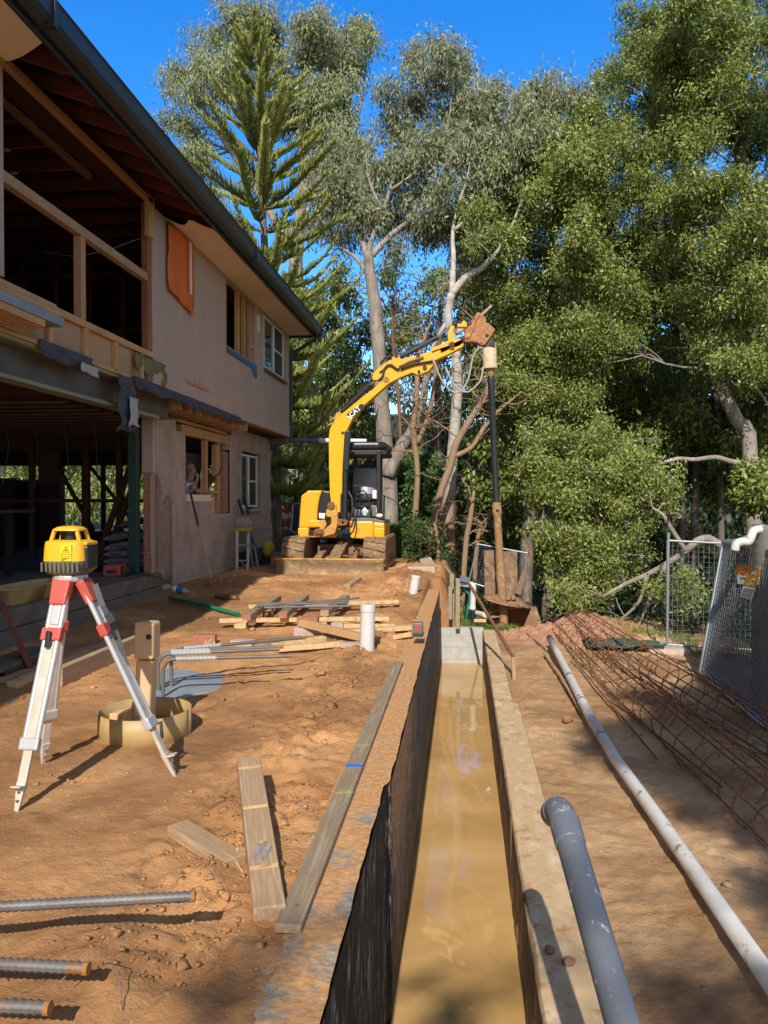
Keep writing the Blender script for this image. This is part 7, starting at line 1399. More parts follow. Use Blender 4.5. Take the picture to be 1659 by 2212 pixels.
def tree(name, label, cat, trunks, clumps, leafm, barkm, n_leaves, size, aspect, droop, seed, group=None, limbs=True, twigs=2, sub=0, subr=0.40, sprig=0.28, per=14, flat=0.85, shell=0.5, base=None, rl=0.05, tshift=0.0, jit=0.35, gap=0.45, gcut=0.405):
    """trunks: list of (points, radii); each clump is fed by a limb from the nearest trunk point below it"""
    rt = trunks[0][0][0]; T_ = thing(name, label, cat, tuple(rt), group)
    b = MB(); nodes = []
    for pts, rs in trunks:
        sp, sr = smooth_path(pts, rs); rnd = random.Random(seed)
        sp = [p+Vector((rnd.uniform(-1, 1), rnd.uniform(-1, 1), 0))*r*0.10 for p, r in zip(sp, sr)]
        b.tube(sp, sr, 10); nodes += [(p, r) for p, r in zip(sp, sr)]
    rnd = random.Random(seed+5)
    if limbs:
        for i, (c, r) in enumerate(clumps):
            c = Vector(c); cand = [(p, rr) for p, rr in nodes if p.z < c.z+0.3*r] or nodes
            p, rr = min(cand, key=lambda t: (t[0]-c).length+0.6*abs(t[0].z-(c.z-0.9*r))); r0 = min(rr*0.55, rl*(0.6+0.5*(c-p).length/4))
            pts = limb(b, p, c, r0, 0.012, seed+i, 0.10, 6, 5)
            if i % 2 == 0: nodes += [(pts[3], r0*0.6)]
            for k in range(twigs):
                e = c+Vector((rnd.uniform(-1, 1), rnd.uniform(-1, 1), rnd.uniform(-0.3, 1)))*r*0.85; limb(b, pts[-2], e, 0.010, 0.004, seed+i*7+k, 0.12, 4, 3)
    if sub:
        fine = []
        for i, (c, r) in enumerate(clumps):
            c = Vector(c)
            for k in range(sub):
                d_ = Vector((rnd.gauss(0, 1), rnd.gauss(0, 1), rnd.gauss(0, 0.8))).normalized(); q = c+d_*r*rnd.uniform(0.25, 1.12)
                fine.append((q, r*subr*rnd.uniform(0.55, 1.35)))
                if k % 2 == 0: limb(b, c, q, 0.012, 0.004, seed+i*11+k, 0.14, 4, 3)
        clumps = fine
    b.build('trunk', barkm, T_, smooth='all')
    if n_leaves:
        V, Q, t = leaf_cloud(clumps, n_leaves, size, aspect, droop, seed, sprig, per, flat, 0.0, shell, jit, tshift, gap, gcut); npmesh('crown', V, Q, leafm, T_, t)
    return T_
GB = -0.2
# --- tall gums at the back
def down(pt, z): return Vector((pt.x, pt.y, z))
yA = 42
cA = pix([(372, 180, 30), (400, 145, 45), (430, 95, 45), (455, 135, 50), (480, 60, 45), (520, 40, 42), (525, 100, 55), (560, 45, 40), (600, 42, 45), (600, 95, 55), (650, 45, 45), (655, 110, 55), (700, 45, 42), (700, 95, 50), (745, 75, 40), (790, 62, 32), (815, 80, 20), (365, 250, 24), (390, 262, 28), (420, 285, 32), (420, 200, 40), (470, 185, 48), (715, 160, 50), (745, 200, 42), (660, 180, 55), (700, 240, 50), (735, 275, 45), (760, 150, 34), (775, 120, 28), (640, 260, 50), (600, 200, 55), (540, 180, 55), (690, 310, 48), (745, 330, 40), (450, 330, 36), (400, 320, 26), (480, 260, 34), (420, 375, 26), (470, 420, 30)], yA, 2.2, 11)
tA = pth([(640, 1100), (640, 800), (640, 560), (655, 400), (650, 280)], yA); tA[0].z = -2
tree('gum_tree', 'tallest broad grey green gum behind the pine at upper left', 'tree', [(tA, [0.5, 0.45, 0.4, 0.3, 0.2]), ([tA[2], *pth([(560, 420), (480, 300), (430, 220)], yA)], [0.3, 0.2, 0.13, 0.07]), ([tA[3], *pth([(720, 330), (770, 260), (790, 150)], yA)], [0.22, 0.15, 0.1, 0.05])], cA, 'leaf_euc', 'bark_white', 98000, 0.26, 0.25, 0.8, 21, gcut=0.43, twigs=2, sub=9, subr=0.36, sprig=0.42, per=9, flat=0.75, shell=0.3, rl=0.09, jit=0.55)
yB = 24.5
cB = pix([(840, 190, 24), (860, 250, 32), (905, 115, 26), (930, 100, 26), (965, 115, 30), (920, 160, 36), (965, 180, 42), (985, 140, 30), (905, 215, 40), (950, 240, 46), (1000, 225, 38), (875, 285, 48), (935, 310, 55), (995, 300, 52), (820, 310, 45), (770, 345, 48), (720, 300, 40), (700, 350, 44), (730, 400, 50), (790, 420, 55), (845, 360, 52), (860, 430, 52), (915, 380, 52), (960, 430, 50), (760, 460, 40), (700, 440, 40), (820, 470, 38), (890, 470, 36), (740, 510, 34), (700, 490, 34), (850, 530, 30), (930, 500, 34)], yB, 2.0, 12)
cC = pix([(1025, 205, 22), (1060, 195, 18), (1045, 260, 42), (1085, 280, 42), (1040, 330, 50), (1095, 340, 44), (1060, 400, 50), (1010, 400, 48), (1125, 215, 24), (1135, 255, 30), (1180, 185, 26), (1205, 180, 24), (1240, 205, 20), (1262, 215, 12), (1215, 215, 24), (1175, 225, 26), (1150, 300, 32), (1195, 280, 24), (1180, 310, 22), (1110, 430, 44), (1150, 380, 30), (1060, 470, 44), (990, 480, 40), (1020, 540, 36), (1130, 330, 34), (1000, 600, 30), (1050, 520, 36)], 22, 1.6, 13)
t1 = pth([(845, 1170), (838, 1050), (829, 940), (820, 800), (812, 680), (800, 590), (795, 545)], 22.5); t1[0].z = -0.3
u1 = pth([(838, 1030), (868, 962), (888, 935), (912, 865), (922, 815), (938, 750)], 22.3)
v1 = pth([(796, 560), (775, 505), (745, 478), (712, 452)], 22.5, 3); v2 = pth([(797, 560), (840, 512), (884, 478)], 22.5, 1); v3 = pth([(795, 550), (812, 490), (829, 453), (861, 361), (921, 289)], 22.5, 1.5); v4 = pth([(798, 600), (772, 560), (735, 535)], 22.5, 1)
tree('gum_tree', 'pale smooth barked gum with a thick forked trunk rising behind the excavator canopy', 'tree', [(t1, [0.30, 0.27, 0.24, 0.21, 0.20, 0.17, 0.14]), (u1, [0.20, 0.19, 0.17, 0.12, 0.10, 0.06]), (v1, [0.11, 0.09, 0.07, 0.05]), (v2, [0.10, 0.09, 0.07]), (v3, [0.09, 0.075, 0.065, 0.045, 0.02]), (pth([(829, 453), (800, 400), (790, 330)], 23), [0.05, 0.04, 0.015]), (pth([(845, 410), (900, 370), (960, 300), (975, 210)], 23), [0.05, 0.045, 0.03, 0.012]), (pth([(884, 478), (915, 440), (930, 360)], 23.2), [0.06, 0.045, 0.015]), (pth([(712, 452), (690, 400), (700, 340)], 24), [0.05, 0.035, 0.015]), (v4, [0.09, 0.06, 0.04])], cB, 'leaf_euc2', 'bark_white', 88000, 0.165, 0.25, 0.8, 22, gcut=0.455, twigs=2, sub=9, subr=0.36, sprig=0.30, per=9, flat=0.85, shell=0.25, rl=0.05, jit=0.6)
t2 = pth([(972, 1228), (968, 1120), (972, 1050), (980, 940), (988, 850), (985, 760), (968, 690), (975, 636)], 19.5); t2[0].z = -1.2
w1_ = pth([(975, 636), (1005, 600), (1040, 580), (1068, 552)], 19.5, 1); w2_ = pth([(975, 640), (980, 560), (978, 500), (990, 440)], 19.5, 3); w3 = pth([(968, 690), (940, 740), (920, 800)], 19.5); w4 = pth([(985, 720), (1030, 690), (1062, 660)], 19.5, 1)
tree('gum_tree', 'gum with reddish stringy lower trunk left of the auger', 'tree', [(t2, [0.20, 0.17, 0.155, 0.14, 0.13, 0.12, 0.11, 0.10]), (w1_, [0.10, 0.09, 0.08, 0.05]), (w2_, [0.09, 0.07, 0.05, 0.03]), (pth([(990, 440), (1008, 390), (1015, 350)], 20.5), [0.03, 0.022, 0.01]), (pth([(978, 500), (1050, 430), (1100, 340), (1180, 240)], 21), [0.05, 0.045, 0.03, 0.012]), (pth([(1068, 552), (1100, 500), (1140, 400)], 20.5), [0.05, 0.035, 0.015]), (w3, [0.06, 0.05, 0.03]), (w4, [0.06, 0.05, 0.03])], cC, 'leaf_euc2', 'bark_mixed', 78000, 0.16, 0.25, 0.8, 23, gcut=0.455, twigs=2, sub=9, subr=0.36, sprig=0.28, per=9, flat=0.85, shell=0.25, rl=0.045, jit=0.6)
# --- leaning and bare trees between the gums
def bare(label, paths, y, bark, seed, tw=14, spread=1.3, group=None):
    tr = []
    for pts, rpx in paths: P_ = pth(pts, y); tr.append((P_, [r*y/FPX for r in rpx]))
    tr[0][0][0].z -= 0.8; T_ = thing('bare_tree', label, 'tree', tuple(tr[0][0][0]), group); b = MB(); rnd = random.Random(seed); nodes = []
    for pts, rs in tr:
        sp, sr = smooth_path(pts, rs); b.tube(sp, sr, 8); nodes += sp[len(sp)//3:]
    for k in range(tw):
        p = rnd.choice(nodes); q = p+Vector((rnd.uniform(-1, 1), rnd.uniform(-0.6, 0.6), rnd.uniform(-0.3, 0.9)))*spread; pts = limb(b, p, q, 0.022, 0.008, seed+k, 0.22, 7, 4)
        for j in range(4): s_ = rnd.choice(pts[2:]); limb(b, s_, s_+Vector((rnd.uniform(-1, 1), rnd.uniform(-0.5, 0.5), rnd.uniform(-0.5, 0.7)))*spread*0.5, 0.009, 0.004, seed*3+k*5+j, 0.25, 5, 3)
    b.build('trunk', bark, T_, smooth='all'); return T_
bare('tan barked tree curving right behind the auger shaft', [([(925, 1112), (950, 1070), (972, 1010), (985, 960), (1020, 900), (1048, 855), (1062, 800), (1070, 740)], [9, 8, 8, 8, 7, 6, 5, 3]), ([(985, 985), (1020, 965), (1045, 925), (1075, 890), (1110, 860)], [6, 5, 5, 4, 2])], 18.5, 'bark_tan', 31, 14)
bare('slim pinkish tree standing between the pale gum and the red barked gum', [([(893, 1210), (897, 1120), (902, 1020), (893, 930), (900, 850), (905, 770), (930, 700)], [7, 7, 6, 7, 6, 5, 3]), ([(900, 960), (925, 900), (938, 830), (940, 780)], [6, 5, 4, 3])], 20.5, 'bark_tan', 32, 22, 1.5)
bare('thin dead tree with reddish upper stem behind the boom', [([(868, 960), (862, 880), (855, 800), (848, 720), (852, 660)], [4, 4, 4, 4, 3])], 24, 'bark_red', 33, 26, 1.9)
for k, (pts, r) in enumerate([([(998, 1240), (1006, 1180), (1016, 1120), (1024, 1060)], 6), ([(1022, 1240), (1030, 1180), (1040, 1130)], 5), ([(952, 1225), (945, 1170), (938, 1130)], 5)]):
    bare(['first thin tan stem left of the tilted mesh panel, taller and straight', 'second thin tan stem right beside the tilted mesh panel', 'short thin stem leaning left of the red barked gum'][k], [(pts, [r]*(len(pts)-1)+[r*0.5])], 17.2+0.2*k, 'bark_tan', 41+k, 5, 0.8)
# --- tall conifer by the house end
yP = 21; KP = 21/27
def pine():
    rng = random.Random(5); T_ = thing('pine_tree', 'tall upright pine with whorls of feathery rising branches beyond the house', 'tree', tuple(at(600, 1160, y=yP)))
    pts = pth([(600, 1165), (596, 1050), (586, 800), (575, 600), (565, 400), (556, 200), (548, 42)], yP); pts[0].z = -0.3
    sp, sr = smooth_path(pts, [0.15, 0.145, 0.13, 0.11, 0.08, 0.045, 0.012]); b = MB(); b.tube(sp, sr, 10)
    V = []; Tn = []
    def trunk_at(py):
        best = min(sp, key=lambda p: abs(p.z-at(560, py, y=yP).z)); return best
    zt_ = pts[-1].z; py = 60; w_ = 0
    while py < 1075:
        base = trunk_at(py); depth_ = (py-42)
        L = min(3.3, 0.30+depth_*0.0066) if py < 620 else 3.3-0.3*rng.random(); n = 6 if py < 640 else 7
        rise = 0.85 if py < 180 else (0.62 if py < 420 else (0.34 if py < 650 else 0.05)); off = w_*0.9
        for k in range(n):
            bt_ = rng.uniform(-0.20, 0.12); a = off+2*math.pi*k/n+rng.uniform(-0.3, 0.3); l = L*KP*rng.uniform(0.65, 1.1); d = Vector((math.cos(a), math.sin(a), 0)); side = Vector((-d.y, d.x, 0)); br = []
            m = 12
            for q in range(m+1): f = q/m; br.append(base+Vector((0, 0, rng.uniform(-0.02, 0.02)))+d*l*f+Vector((0, 0, l*(rise*f*0.75+0.22*f*f*(1 if py < 650 else 1.3)-(0.18*math.sin(f*math.pi) if py > 560 else 0)))))
            b.tube(br, [0.028*(1-0.8*q/m)*(l/2.7)**0.5+0.004 for q in range(m+1)], 4, caps=False)
            nb = int(l/0.04)
            for q in range(nb):
                f = 0.16+0.86*q/nb; f = min(f, 1.0); i = min(int(f*m), m-1); p = br[i]+(br[i+1]-br[i])*(f*m-i); tp = (1.15-0.75*f)*min(1, 0.35+f*2.2)
                for s in (-1, 1):
                    ln = (0.30+0.16*rng.random())*tp*(0.55+0.45*l/2.7)*1.45*KP
                    c1 = (d*0.55+side*s*(0.55+0.3*rng.random())+Vector((0, 0, 0.25+0.3*rng.random()))).normalized(); c2 = (c1*(0.25+0.6*rng.random())+Vector((0, 0, 0.85))+d*rng.uniform(-0.1, 0.4)).normalized()
                    p1 = p+c1*ln*0.5; p2 = p1+c2*ln*0.6; wv = 0.024; x1 = c1.cross(Vector((rng.uniform(-1, 1), rng.uniform(-1, 1), 0.2))).normalized()*wv
                    V.extend([tuple(p-x1), tuple(p+x1), tuple(p1+x1), tuple(p1-x1), tuple(p1-x1), tuple(p1+x1), tuple(p2+x1*0.5), tuple(p2-x1*0.5)]); t_ = 0.35+0.35*rng.random()+0.20*f+bt_; Tn.extend([t_-0.12, t_+0.12])
        py += 19+depth_*0.026 if py < 640 else 34; w_ += 1
    b.build('trunk', 'bark_brown', T_, smooth='all'); V = np.array(V); npmesh('crown', V, np.arange(len(V)).reshape(-1, 4), 'leaf_pine', T_, np.clip(np.array(Tn), 0, 1))
pine()
# --- the big laurels that fill the right side
yR = 22
pR1 = [(1034, 440), (1089, 385), (1134, 362), (1180, 335), (1220, 300), (1290, 330), (1320, 500), (1330, 760), (1240, 900), (1150, 900), (1090, 850), (1080, 740), (1060, 640), (1040, 560), (1070, 500)]
pR2 = [(1225, 290), (1274, 250), (1297, 215), (1306, 165), (1325, 135), (1358, 125), (1362, 88), (1385, 52), (1446, 40), (1490, 120), (1500, 300), (1510, 520), (1480, 760), (1400, 840), (1300, 830), (1260, 700), (1240, 500)]
pR3 = [(1446, 5), (1500, -40), (1720, -60), (1720, 800), (1600, 820), (1500, 780), (1460, 600), (1470, 300), (1450, 130)]
c1 = fill(pR1, 60, (34, 58), yR-1, 2.2, 51); c2 = fill(pR2, 75, (36, 60), yR, 2.4, 52); c3 = fill(pR3, 80, (40, 66), yR-1.5, 2.4, 53)
rt1 = pth([(1130, 1320), (1140, 1150), (1165, 960), (1180, 760), (1190, 560), (1200, 420)], yR+1); rt1[0].z = -5
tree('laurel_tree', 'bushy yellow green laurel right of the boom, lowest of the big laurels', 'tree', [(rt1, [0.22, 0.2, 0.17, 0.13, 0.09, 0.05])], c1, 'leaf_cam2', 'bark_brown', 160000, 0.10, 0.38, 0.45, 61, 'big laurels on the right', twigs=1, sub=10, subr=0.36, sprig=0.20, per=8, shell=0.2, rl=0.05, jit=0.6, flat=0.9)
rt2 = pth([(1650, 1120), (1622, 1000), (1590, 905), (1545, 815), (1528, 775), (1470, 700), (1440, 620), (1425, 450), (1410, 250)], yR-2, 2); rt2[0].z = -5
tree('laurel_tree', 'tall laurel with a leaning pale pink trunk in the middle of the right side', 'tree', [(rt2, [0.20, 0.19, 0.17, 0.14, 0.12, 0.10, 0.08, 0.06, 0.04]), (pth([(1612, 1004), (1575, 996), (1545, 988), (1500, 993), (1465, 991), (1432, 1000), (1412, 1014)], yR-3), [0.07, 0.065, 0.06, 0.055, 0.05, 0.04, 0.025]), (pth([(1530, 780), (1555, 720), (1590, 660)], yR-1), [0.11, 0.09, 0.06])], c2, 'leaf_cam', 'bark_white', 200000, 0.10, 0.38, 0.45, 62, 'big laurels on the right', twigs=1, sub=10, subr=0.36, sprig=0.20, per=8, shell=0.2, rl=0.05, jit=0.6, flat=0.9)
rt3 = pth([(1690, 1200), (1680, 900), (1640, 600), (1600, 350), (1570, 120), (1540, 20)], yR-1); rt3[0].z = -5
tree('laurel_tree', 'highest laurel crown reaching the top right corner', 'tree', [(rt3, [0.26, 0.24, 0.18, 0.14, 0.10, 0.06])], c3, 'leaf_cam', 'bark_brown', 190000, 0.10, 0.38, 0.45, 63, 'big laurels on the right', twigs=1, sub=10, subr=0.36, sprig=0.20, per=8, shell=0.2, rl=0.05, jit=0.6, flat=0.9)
# --- lower, deeper trees: dark crowns and pale stems behind the fence
c4 = fill([(1040, 640), (1250, 800), (1420, 820), (1480, 1000), (1300, 1180), (1150, 1260), (1060, 1150), (1045, 900)], 46, (36, 60), 25.5, 2.5, 54)
rt4 = pth([(1180, 1330), (1190, 1100), (1210, 950), (1230, 800)], 25.5); rt4[0].z = -5
tree('understorey_tree', 'dark leafy tree in the shade behind the auger shaft', 'tree', [(rt4, [0.2, 0.17, 0.12, 0.06])], c4, 'leaf_cam', 'bark_brown', 62000, 0.18, 0.42, 0.7, 64, 'shaded trees under the laurels', sprig=0.25, tshift=-0.15)
c5 = fill([(1400, 760), (1720, 780), (1720, 1010), (1560, 1060), (1420, 960)], 30, (36, 60), 24.5, 2.2, 55)
rt5 = pth([(1510, 1330), (1500, 1100), (1515, 900), (1520, 760)], 24.5); rt5[0].z = -5
tree('understorey_tree', 'dark leafy tree behind the leaning pale pink trunk', 'tree', [(rt5, [0.15, 0.13, 0.1, 0.06]), (pth([(1560, 1300), (1555, 1000), (1545, 820)], 24), [0.1, 0.09, 0.06]), (pth([(1470, 1250), (1480, 1000), (1500, 850)], 24), [0.1, 0.08, 0.05])], c5, 'leaf_cam', 'bark_brown', 42000, 0.17, 0.42, 0.7, 65, 'shaded trees under the laurels', sprig=0.24, tshift=-0.1)
ZT_ = lambda zx, zy: (950.5+0.4271*zx, 604.9+0.4271*zy)
pB = [ZT_(*q) for q in [(420, 960), (460, 800), (560, 770), (800, 740), (950, 870), (1050, 870), (1130, 980), (1160, 1030), (1110, 1140), (1040, 1210), (990, 1370), (910, 1470), (800, 1600), (640, 1590), (660, 1470), (640, 1330), (560, 1250), (640, 1180), (500, 1080)]]
cB1 = fill(pB, 62, (22, 38), 15.5, 0.8, 56)
rb = random.Random(91); ctr = ZT_(800, 1200)
for q in pB:
    for k in range(3): f = rb.uniform(0.98, 1.16); cB1 += [(at(ctr[0]+(q[0]-ctr[0])*f+rb.uniform(-12, 12), ctr[1]+(q[1]-ctr[1])*f+rb.uniform(-12, 12), y=15.5+rb.uniform(-0.6, 0.6)), rb.uniform(0.06, 0.17))]
cB1 += pix([(*ZT_(1240, 1520), 24), (*ZT_(1280, 1590), 22), (*ZT_(1220, 1650), 20), (*ZT_(1215, 1205), 14), (*ZT_(600, 1580), 18), (*ZT_(520, 1260), 16), (*ZT_(700, 1640), 18), (*ZT_(1100, 1560), 20)], 13.2, 0.4, 57)
br = pth([(1680, 1190), (1600, 1172), (1560, 1178), (1532, 1164), (1508, 1168), (1478, 1192), (1440, 1218), (1400, 1240), (1350, 1262), (1300, 1290)], 14.6); tb = br[0]+Vector((0.6, 0.4, 0)); tb.z = -4
tree('laurel_shrub', 'sunlit low laurel boughs with crooked pale branches just beyond the mesh fence', 'shrub', [([tb, br[0], *br[1:]], [0.10, 0.085, 0.075, 0.07, 0.075, 0.07, 0.062, 0.055, 0.05, 0.04, 0.025]), (pth([(1482, 1190), (1450, 1142), (1432, 1112), (1410, 1098)], 14.4), [0.045, 0.04, 0.03, 0.015]), (pth([(1400, 1240), (1380, 1300), (1340, 1340), (1320, 1370)], 14.4), [0.035, 0.03, 0.02, 0.01]), (pth([(1440, 1218), (1405, 1290), (1385, 1340), (1365, 1375)], 14.0), [0.04, 0.035, 0.025, 0.012]), (pth([(1350, 1262), (1320, 1180), (1270, 1080), (1220, 1000)], 15.4), [0.03, 0.025, 0.02, 0.01])], cB1, 'leaf_cam2', 'bark_white', 105000, 0.075, 0.38, 0.3, 66, twigs=2, sub=12, subr=0.30, sprig=0.15, per=9, rl=0.025, jit=0.5, shell=0.3, gap=0.42, gcut=0.49)
cB2 = fill([(1590, 1020), (1720, 980), (1720, 1160), (1640, 1150)], 9, (24, 40), 15, 0.8, 58)
rt6 = pth([(1700, 1250), (1690, 1120), (1670, 1060)], 15); rt6[0].z = -4
tree('laurel_shrub', 'small sunlit laurel spray at the right edge above the tank', 'shrub', [(rt6, [0.06, 0.05, 0.03])], cB2, 'leaf_cam', 'bark_white', 9000, 0.115, 0.42, 0.4, 67, sprig=0.16, per=12, rl=0.02)
# --- bushes by the excavator, hedge and garden trees on the left
cD = fill([(838, 1150), (900, 1130), (945, 1190), (950, 1235), (900, 1260), (845, 1250)], 22, (16, 28), 18.6, 0.7, 59)
tD = pth([(890, 1265), (890, 1220), (895, 1170)], 18.6)
tree('shrub', 'dense dark green bush right of the excavator tracks', 'shrub', [(tD, [0.05, 0.04, 0.02])], cD, 'leaf_bush', 'bark_brown', 26000, 0.085, 0.3, 0.3, 71, sprig=0.12, per=12, rl=0.015)
cE = fill([(845, 1000), (960, 990), (960, 1150), (850, 1150)], 20, (24, 44), 24, 1.2, 60)
tE = pth([(905, 1240), (905, 1130), (900, 1040)], 24)
tree('understorey_tree', 'bright green climber covered sapling behind the pale gum trunk', 'tree', [(tE, [0.08, 0.06, 0.03])], cE, 'leaf_bush', 'bark_brown', 26000, 0.13, 0.5, 0.5, 72, 'shaded trees under the laurels', sprig=0.2, rl=0.02)
cF = fill([(600, 620), (760, 560), (800, 700), (800, 940), (700, 980), (600, 960), (620, 800)], 46, (30, 50), 33, 1.6, 73)
tF = pth([(690, 1160), (690, 900), (690, 700), (700, 600)], 33)
tree('understorey_tree', 'sparse dark tree filling the gap between pine and pale gum', 'tree', [(tF, [0.2, 0.17, 0.12, 0.06])], cF, 'leaf_cam', 'bark_brown', 34000, 0.20, 0.38, 0.7, 74, 'shaded trees under the laurels', sprig=0.28, tshift=-0.12)
cGx = fill([(830, 560), (1060, 600), (1090, 900), (960, 1000), (850, 960), (840, 800)], 44, (30, 48), 36, 1.8, 75)
tG = pth([(950, 1200), (945, 900), (950, 700), (960, 600)], 36)
tree('understorey_tree', 'loose dark tree seen through the bare branches left of the auger', 'tree', [(tG, [0.2, 0.17, 0.12, 0.06])], cGx, 'leaf_cam', 'bark_brown', 30000, 0.20, 0.38, 0.7, 76, 'shaded trees under the laurels', sprig=0.3, tshift=-0.15)
for k, (x0, y0, r_, Y_) in enumerate([(-24, 44, 3.2, 0), (-18, 40, 2.8, 0), (-29, 50, 3.6, 0), (-14.5, 42, 3.0, 0), (-34, 46, 3.4, 0)]):
    rnd = random.Random(80+k); cl = [(Vector((x0+rnd.uniform(-1, 1)*r_, y0+rnd.uniform(-1, 1)*r_*0.7, 2.2+rnd.uniform(-1.2, 3.2))), r_*rnd.uniform(0.35, 0.55)) for _ in range(14)]
    tree('garden_tree', ['light green garden tree seen through the open garage, second from left', 'light green garden tree seen through the open garage, third from left', 'far garden tree seen through the leftmost garage gap', 'garden tree nearest the green post in the garage gap', 'garden tree at the far left of the garage view'][k], 'tree', [([Vector((x0, y0, -0.3)), Vector((x0+0.2, y0, 1.2)), Vector((x0, y0, 3.0))], [0.2, 0.15, 0.08])], cl, 'leaf_cam2', 'bark_white', 11000, 0.26, 0.4, 0.5, 90+k, 'garden trees seen through the garage', sprig=0.35, rl=0.05)
# --- the wood behind everything: one dark mass
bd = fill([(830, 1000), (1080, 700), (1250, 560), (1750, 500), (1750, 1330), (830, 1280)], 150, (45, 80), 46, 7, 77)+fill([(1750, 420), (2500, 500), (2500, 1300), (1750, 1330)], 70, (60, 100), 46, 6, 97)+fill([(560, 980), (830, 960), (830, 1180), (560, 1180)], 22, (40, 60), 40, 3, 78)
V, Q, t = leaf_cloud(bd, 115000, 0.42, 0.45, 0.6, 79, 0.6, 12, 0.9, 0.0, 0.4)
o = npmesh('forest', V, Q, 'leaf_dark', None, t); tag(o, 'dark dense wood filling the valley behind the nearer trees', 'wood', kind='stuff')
bd = [(Vector((random.uniform(-1.5, 11), random.uniform(17, 24), 0)), random.uniform(0.4, 0.9)) for _ in range(70)]; bd = [(Vector((p.x, p.y, G(p.x, p.y)+0.3)), r_) for p, r_ in bd]+[(Vector((x, random.uniform(12.4, 15), 0)), 0.45) for x in np.linspace(3.4, 9, 14)]
bd = [(Vector((p.x, p.y, max(p.z, G(p.x, p.y)+0.2) if p.y > 16 else G(p.x, p.y)+0.25)), r_) for p, r_ in bd]
V, Q, t = leaf_cloud(bd, 30000, 0.13, 0.4, 0.2, 81, 0.2, 12, 0.7, 0.3, 0.3)
o = npmesh('undergrowth', V, Q, 'leaf_dark', None, t); tag(o, 'low dark undergrowth on the slope behind the fence', 'undergrowth', kind='stuff')
rng_ = np.random.default_rng(5); n_ = 5000; gx = rng_.uniform(0.0, 0.95, n_); gy = rng_.uniform(13.25, 15.2, n_); gx2 = rng_.uniform(2.4, 4.2, 2500); gy2 = rng_.uniform(11.2, 13.2, 2500); keep = vn(gx2*2, gy2*2, 9) > 0.5; gx = np.concatenate([gx, gx2[keep]]); gy = np.concatenate([gy, gy2[keep]])
p = np.stack([gx, gy, gz(gx, gy)-0.01], 1); h_ = rng_.uniform(0.05, 0.16, len(p))[:, None]; ln = rng_.normal(0, 0.35, (len(p), 3)); ln[:, 2] = 1; sd0 = rng_.normal(size=(len(p), 3)); sd0[:, 2] = 0; sd0 /= np.linalg.norm(sd0, axis=1)[:, None]
V = np.stack([p-sd0*0.006, p+sd0*0.006, p+ln*h_*0.6+sd0*0.004, p+ln*h_], 1).reshape(-1, 3); o = npmesh('grass', V, np.arange(len(V)).reshape(-1, 4), 'grass', None, rng_.random(len(p))); tag(o, 'patchy green grass behind the block wall and by the mesh fence', 'grass', kind='stuff')
# --- tree standing behind the photographer: it throws the dappled shade over the right of the site
def over(px, py, gz_, h): p = at(px, py, z=gz_); k = h/math.tan(SUN_EL); return p-Vector((SH.x*k, SH.y*k, -h))
sc_l = []
for (px, py, gz_, h, r_) in [(1480, 1590, -0.7, 10.5, 0.50), (1560, 1560, -0.7, 11, 0.55), (1640, 1600, -0.7, 10.5, 0.6), (1340, 1600, -0.7, 11.5, 0.33), (1430, 1660, -0.7, 11, 0.28), (1620, 1690, -0.7, 10.2, 0.40), (1580, 1500, -0.7, 12, 0.5), (1655, 1480, -0.7, 12, 0.6), (1650, 1780, -0.7, 10, 0.22), (1500, 1730, -0.7, 11.5, 0.13), (1655, 1900, -0.7, 10.5, 0.14), (1440, 2130, -0.7, 11, 0.10), (1655, 2180, -0.7, 10.5, 0.17), (1010, 2190, -1.25, 11, 0.10), (900, 2205, -1.25, 11, 0.05), (565, 2010, 0, 9.5, 0.05), (520, 2090, 0, 9.5, 0.055), (440, 2180, 0, 9.5, 0.04), (1300, 1570, -0.7, 12, 0.16), (1400, 1500, -0.7, 12, 0.2), (1700, 1560, -0.7, 11, 0.7), (1750, 1650, -0.7, 11, 0.7), (1760, 1500, -0.7, 12.5, 0.8), (1850, 1750, -0.7, 11, 0.7)]:
    sc_l.append((over(px, py, gz_, h), r_*1.1))
tT = [Vector((5.2, -12.5, -0.8)), Vector((5.0, -12.2, 3)), Vector((4.4, -11, 7)), Vector((3.9, -10, 9.5))]
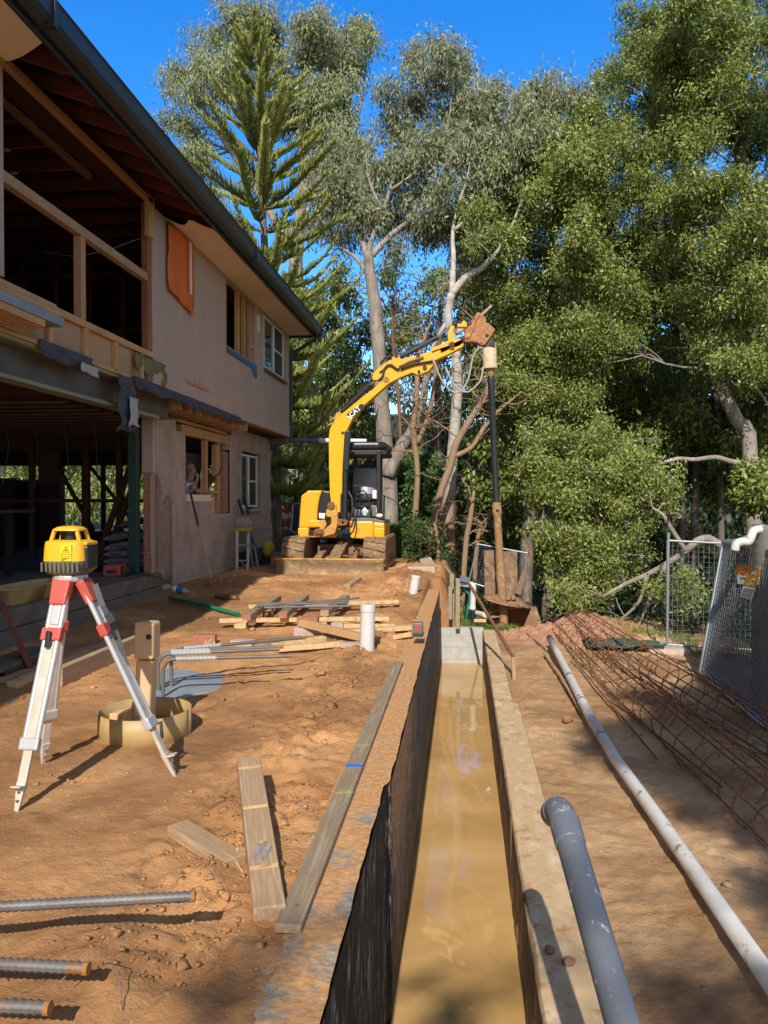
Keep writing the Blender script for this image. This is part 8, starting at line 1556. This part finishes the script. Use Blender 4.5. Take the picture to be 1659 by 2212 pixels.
tree('gum_tree', 'overhanging gum that throws dappled shade on the right of the site', 'tree', [(tT, [0.3, 0.26, 0.18, 0.1])], sc_l, 'leaf_euc', 'bark_white', 36000, 0.15, 0.35, 0.8, 83, sprig=0.14, per=12, rl=0.03, twigs=1, gap=0.0)
# ================================================================== loose clods and crumbs of clay strewn on the soil
def clods(n, seed):
    rng = np.random.default_rng(seed); X_ = np.concatenate([rng.uniform(-3.6, -0.62, n), rng.uniform(0.66, 3.4, n//2), rng.normal(-0.95, 0.22, n), rng.uniform(-3.8, -0.6, n//2), rng.normal(1.5, 0.5, n//3)]); Y_ = np.concatenate([rng.uniform(1.6, 13.6, n)**1.0, rng.uniform(1.8, 12.5, n//2), rng.uniform(2.2, 9, n), rng.uniform(11.0, 13.8, n//2), rng.normal(12.9, 0.6, n//3)])
    s = np.exp(rng.normal(-5.5, 0.65, len(X_))); s = np.clip(s, 0.0015, 0.035); ok = ~((X_ > -0.6) & (X_ < 0.62)) & (rng.random(len(X_)) < np.clip(3.2*(vn(X_*2.1, Y_*2.1, 77)-0.42), 0.05, 1)); X_, Y_, s = X_[ok], Y_[ok], s[ok]; Z_ = gz(X_, Y_)
    base = np.array([(-1, -1, -0.5), (1, -1, -0.6), (1, 1, -0.5), (-1, 1, -0.6), (-0.6, -0.7, 0.7), (0.7, -0.6, 0.6), (0.6, 0.7, 0.75), (-0.7, 0.6, 0.55)]); F = np.array([(0, 3, 2, 1), (4, 5, 6, 7), (0, 1, 5, 4), (1, 2, 6, 5), (2, 3, 7, 6), (3, 0, 4, 7)])
    m = len(X_); a = rng.uniform(0, 6.28, m); v = base[None]*(1+0.35*rng.normal(size=(m, 8, 3)))*s[:, None, None]*np.array([1, 1, 0.7]); ca, sa = np.cos(a)[:, None], np.sin(a)[:, None]
    v = np.stack([v[..., 0]*ca-v[..., 1]*sa, v[..., 0]*sa+v[..., 1]*ca, v[..., 2]], -1)+np.stack([X_, Y_, Z_+s*0.25], -1)[:, None]
    return v.reshape(-1, 3), (np.arange(m)[:, None, None]*8+F[None]).reshape(-1, 4)
V, Q = clods(4200, 4); o = npmesh('clay_crumbs', V, Q, 'ground'); tag(o, 'small clods and crumbs of clay strewn over the churned soil', 'soil', kind='stuff')
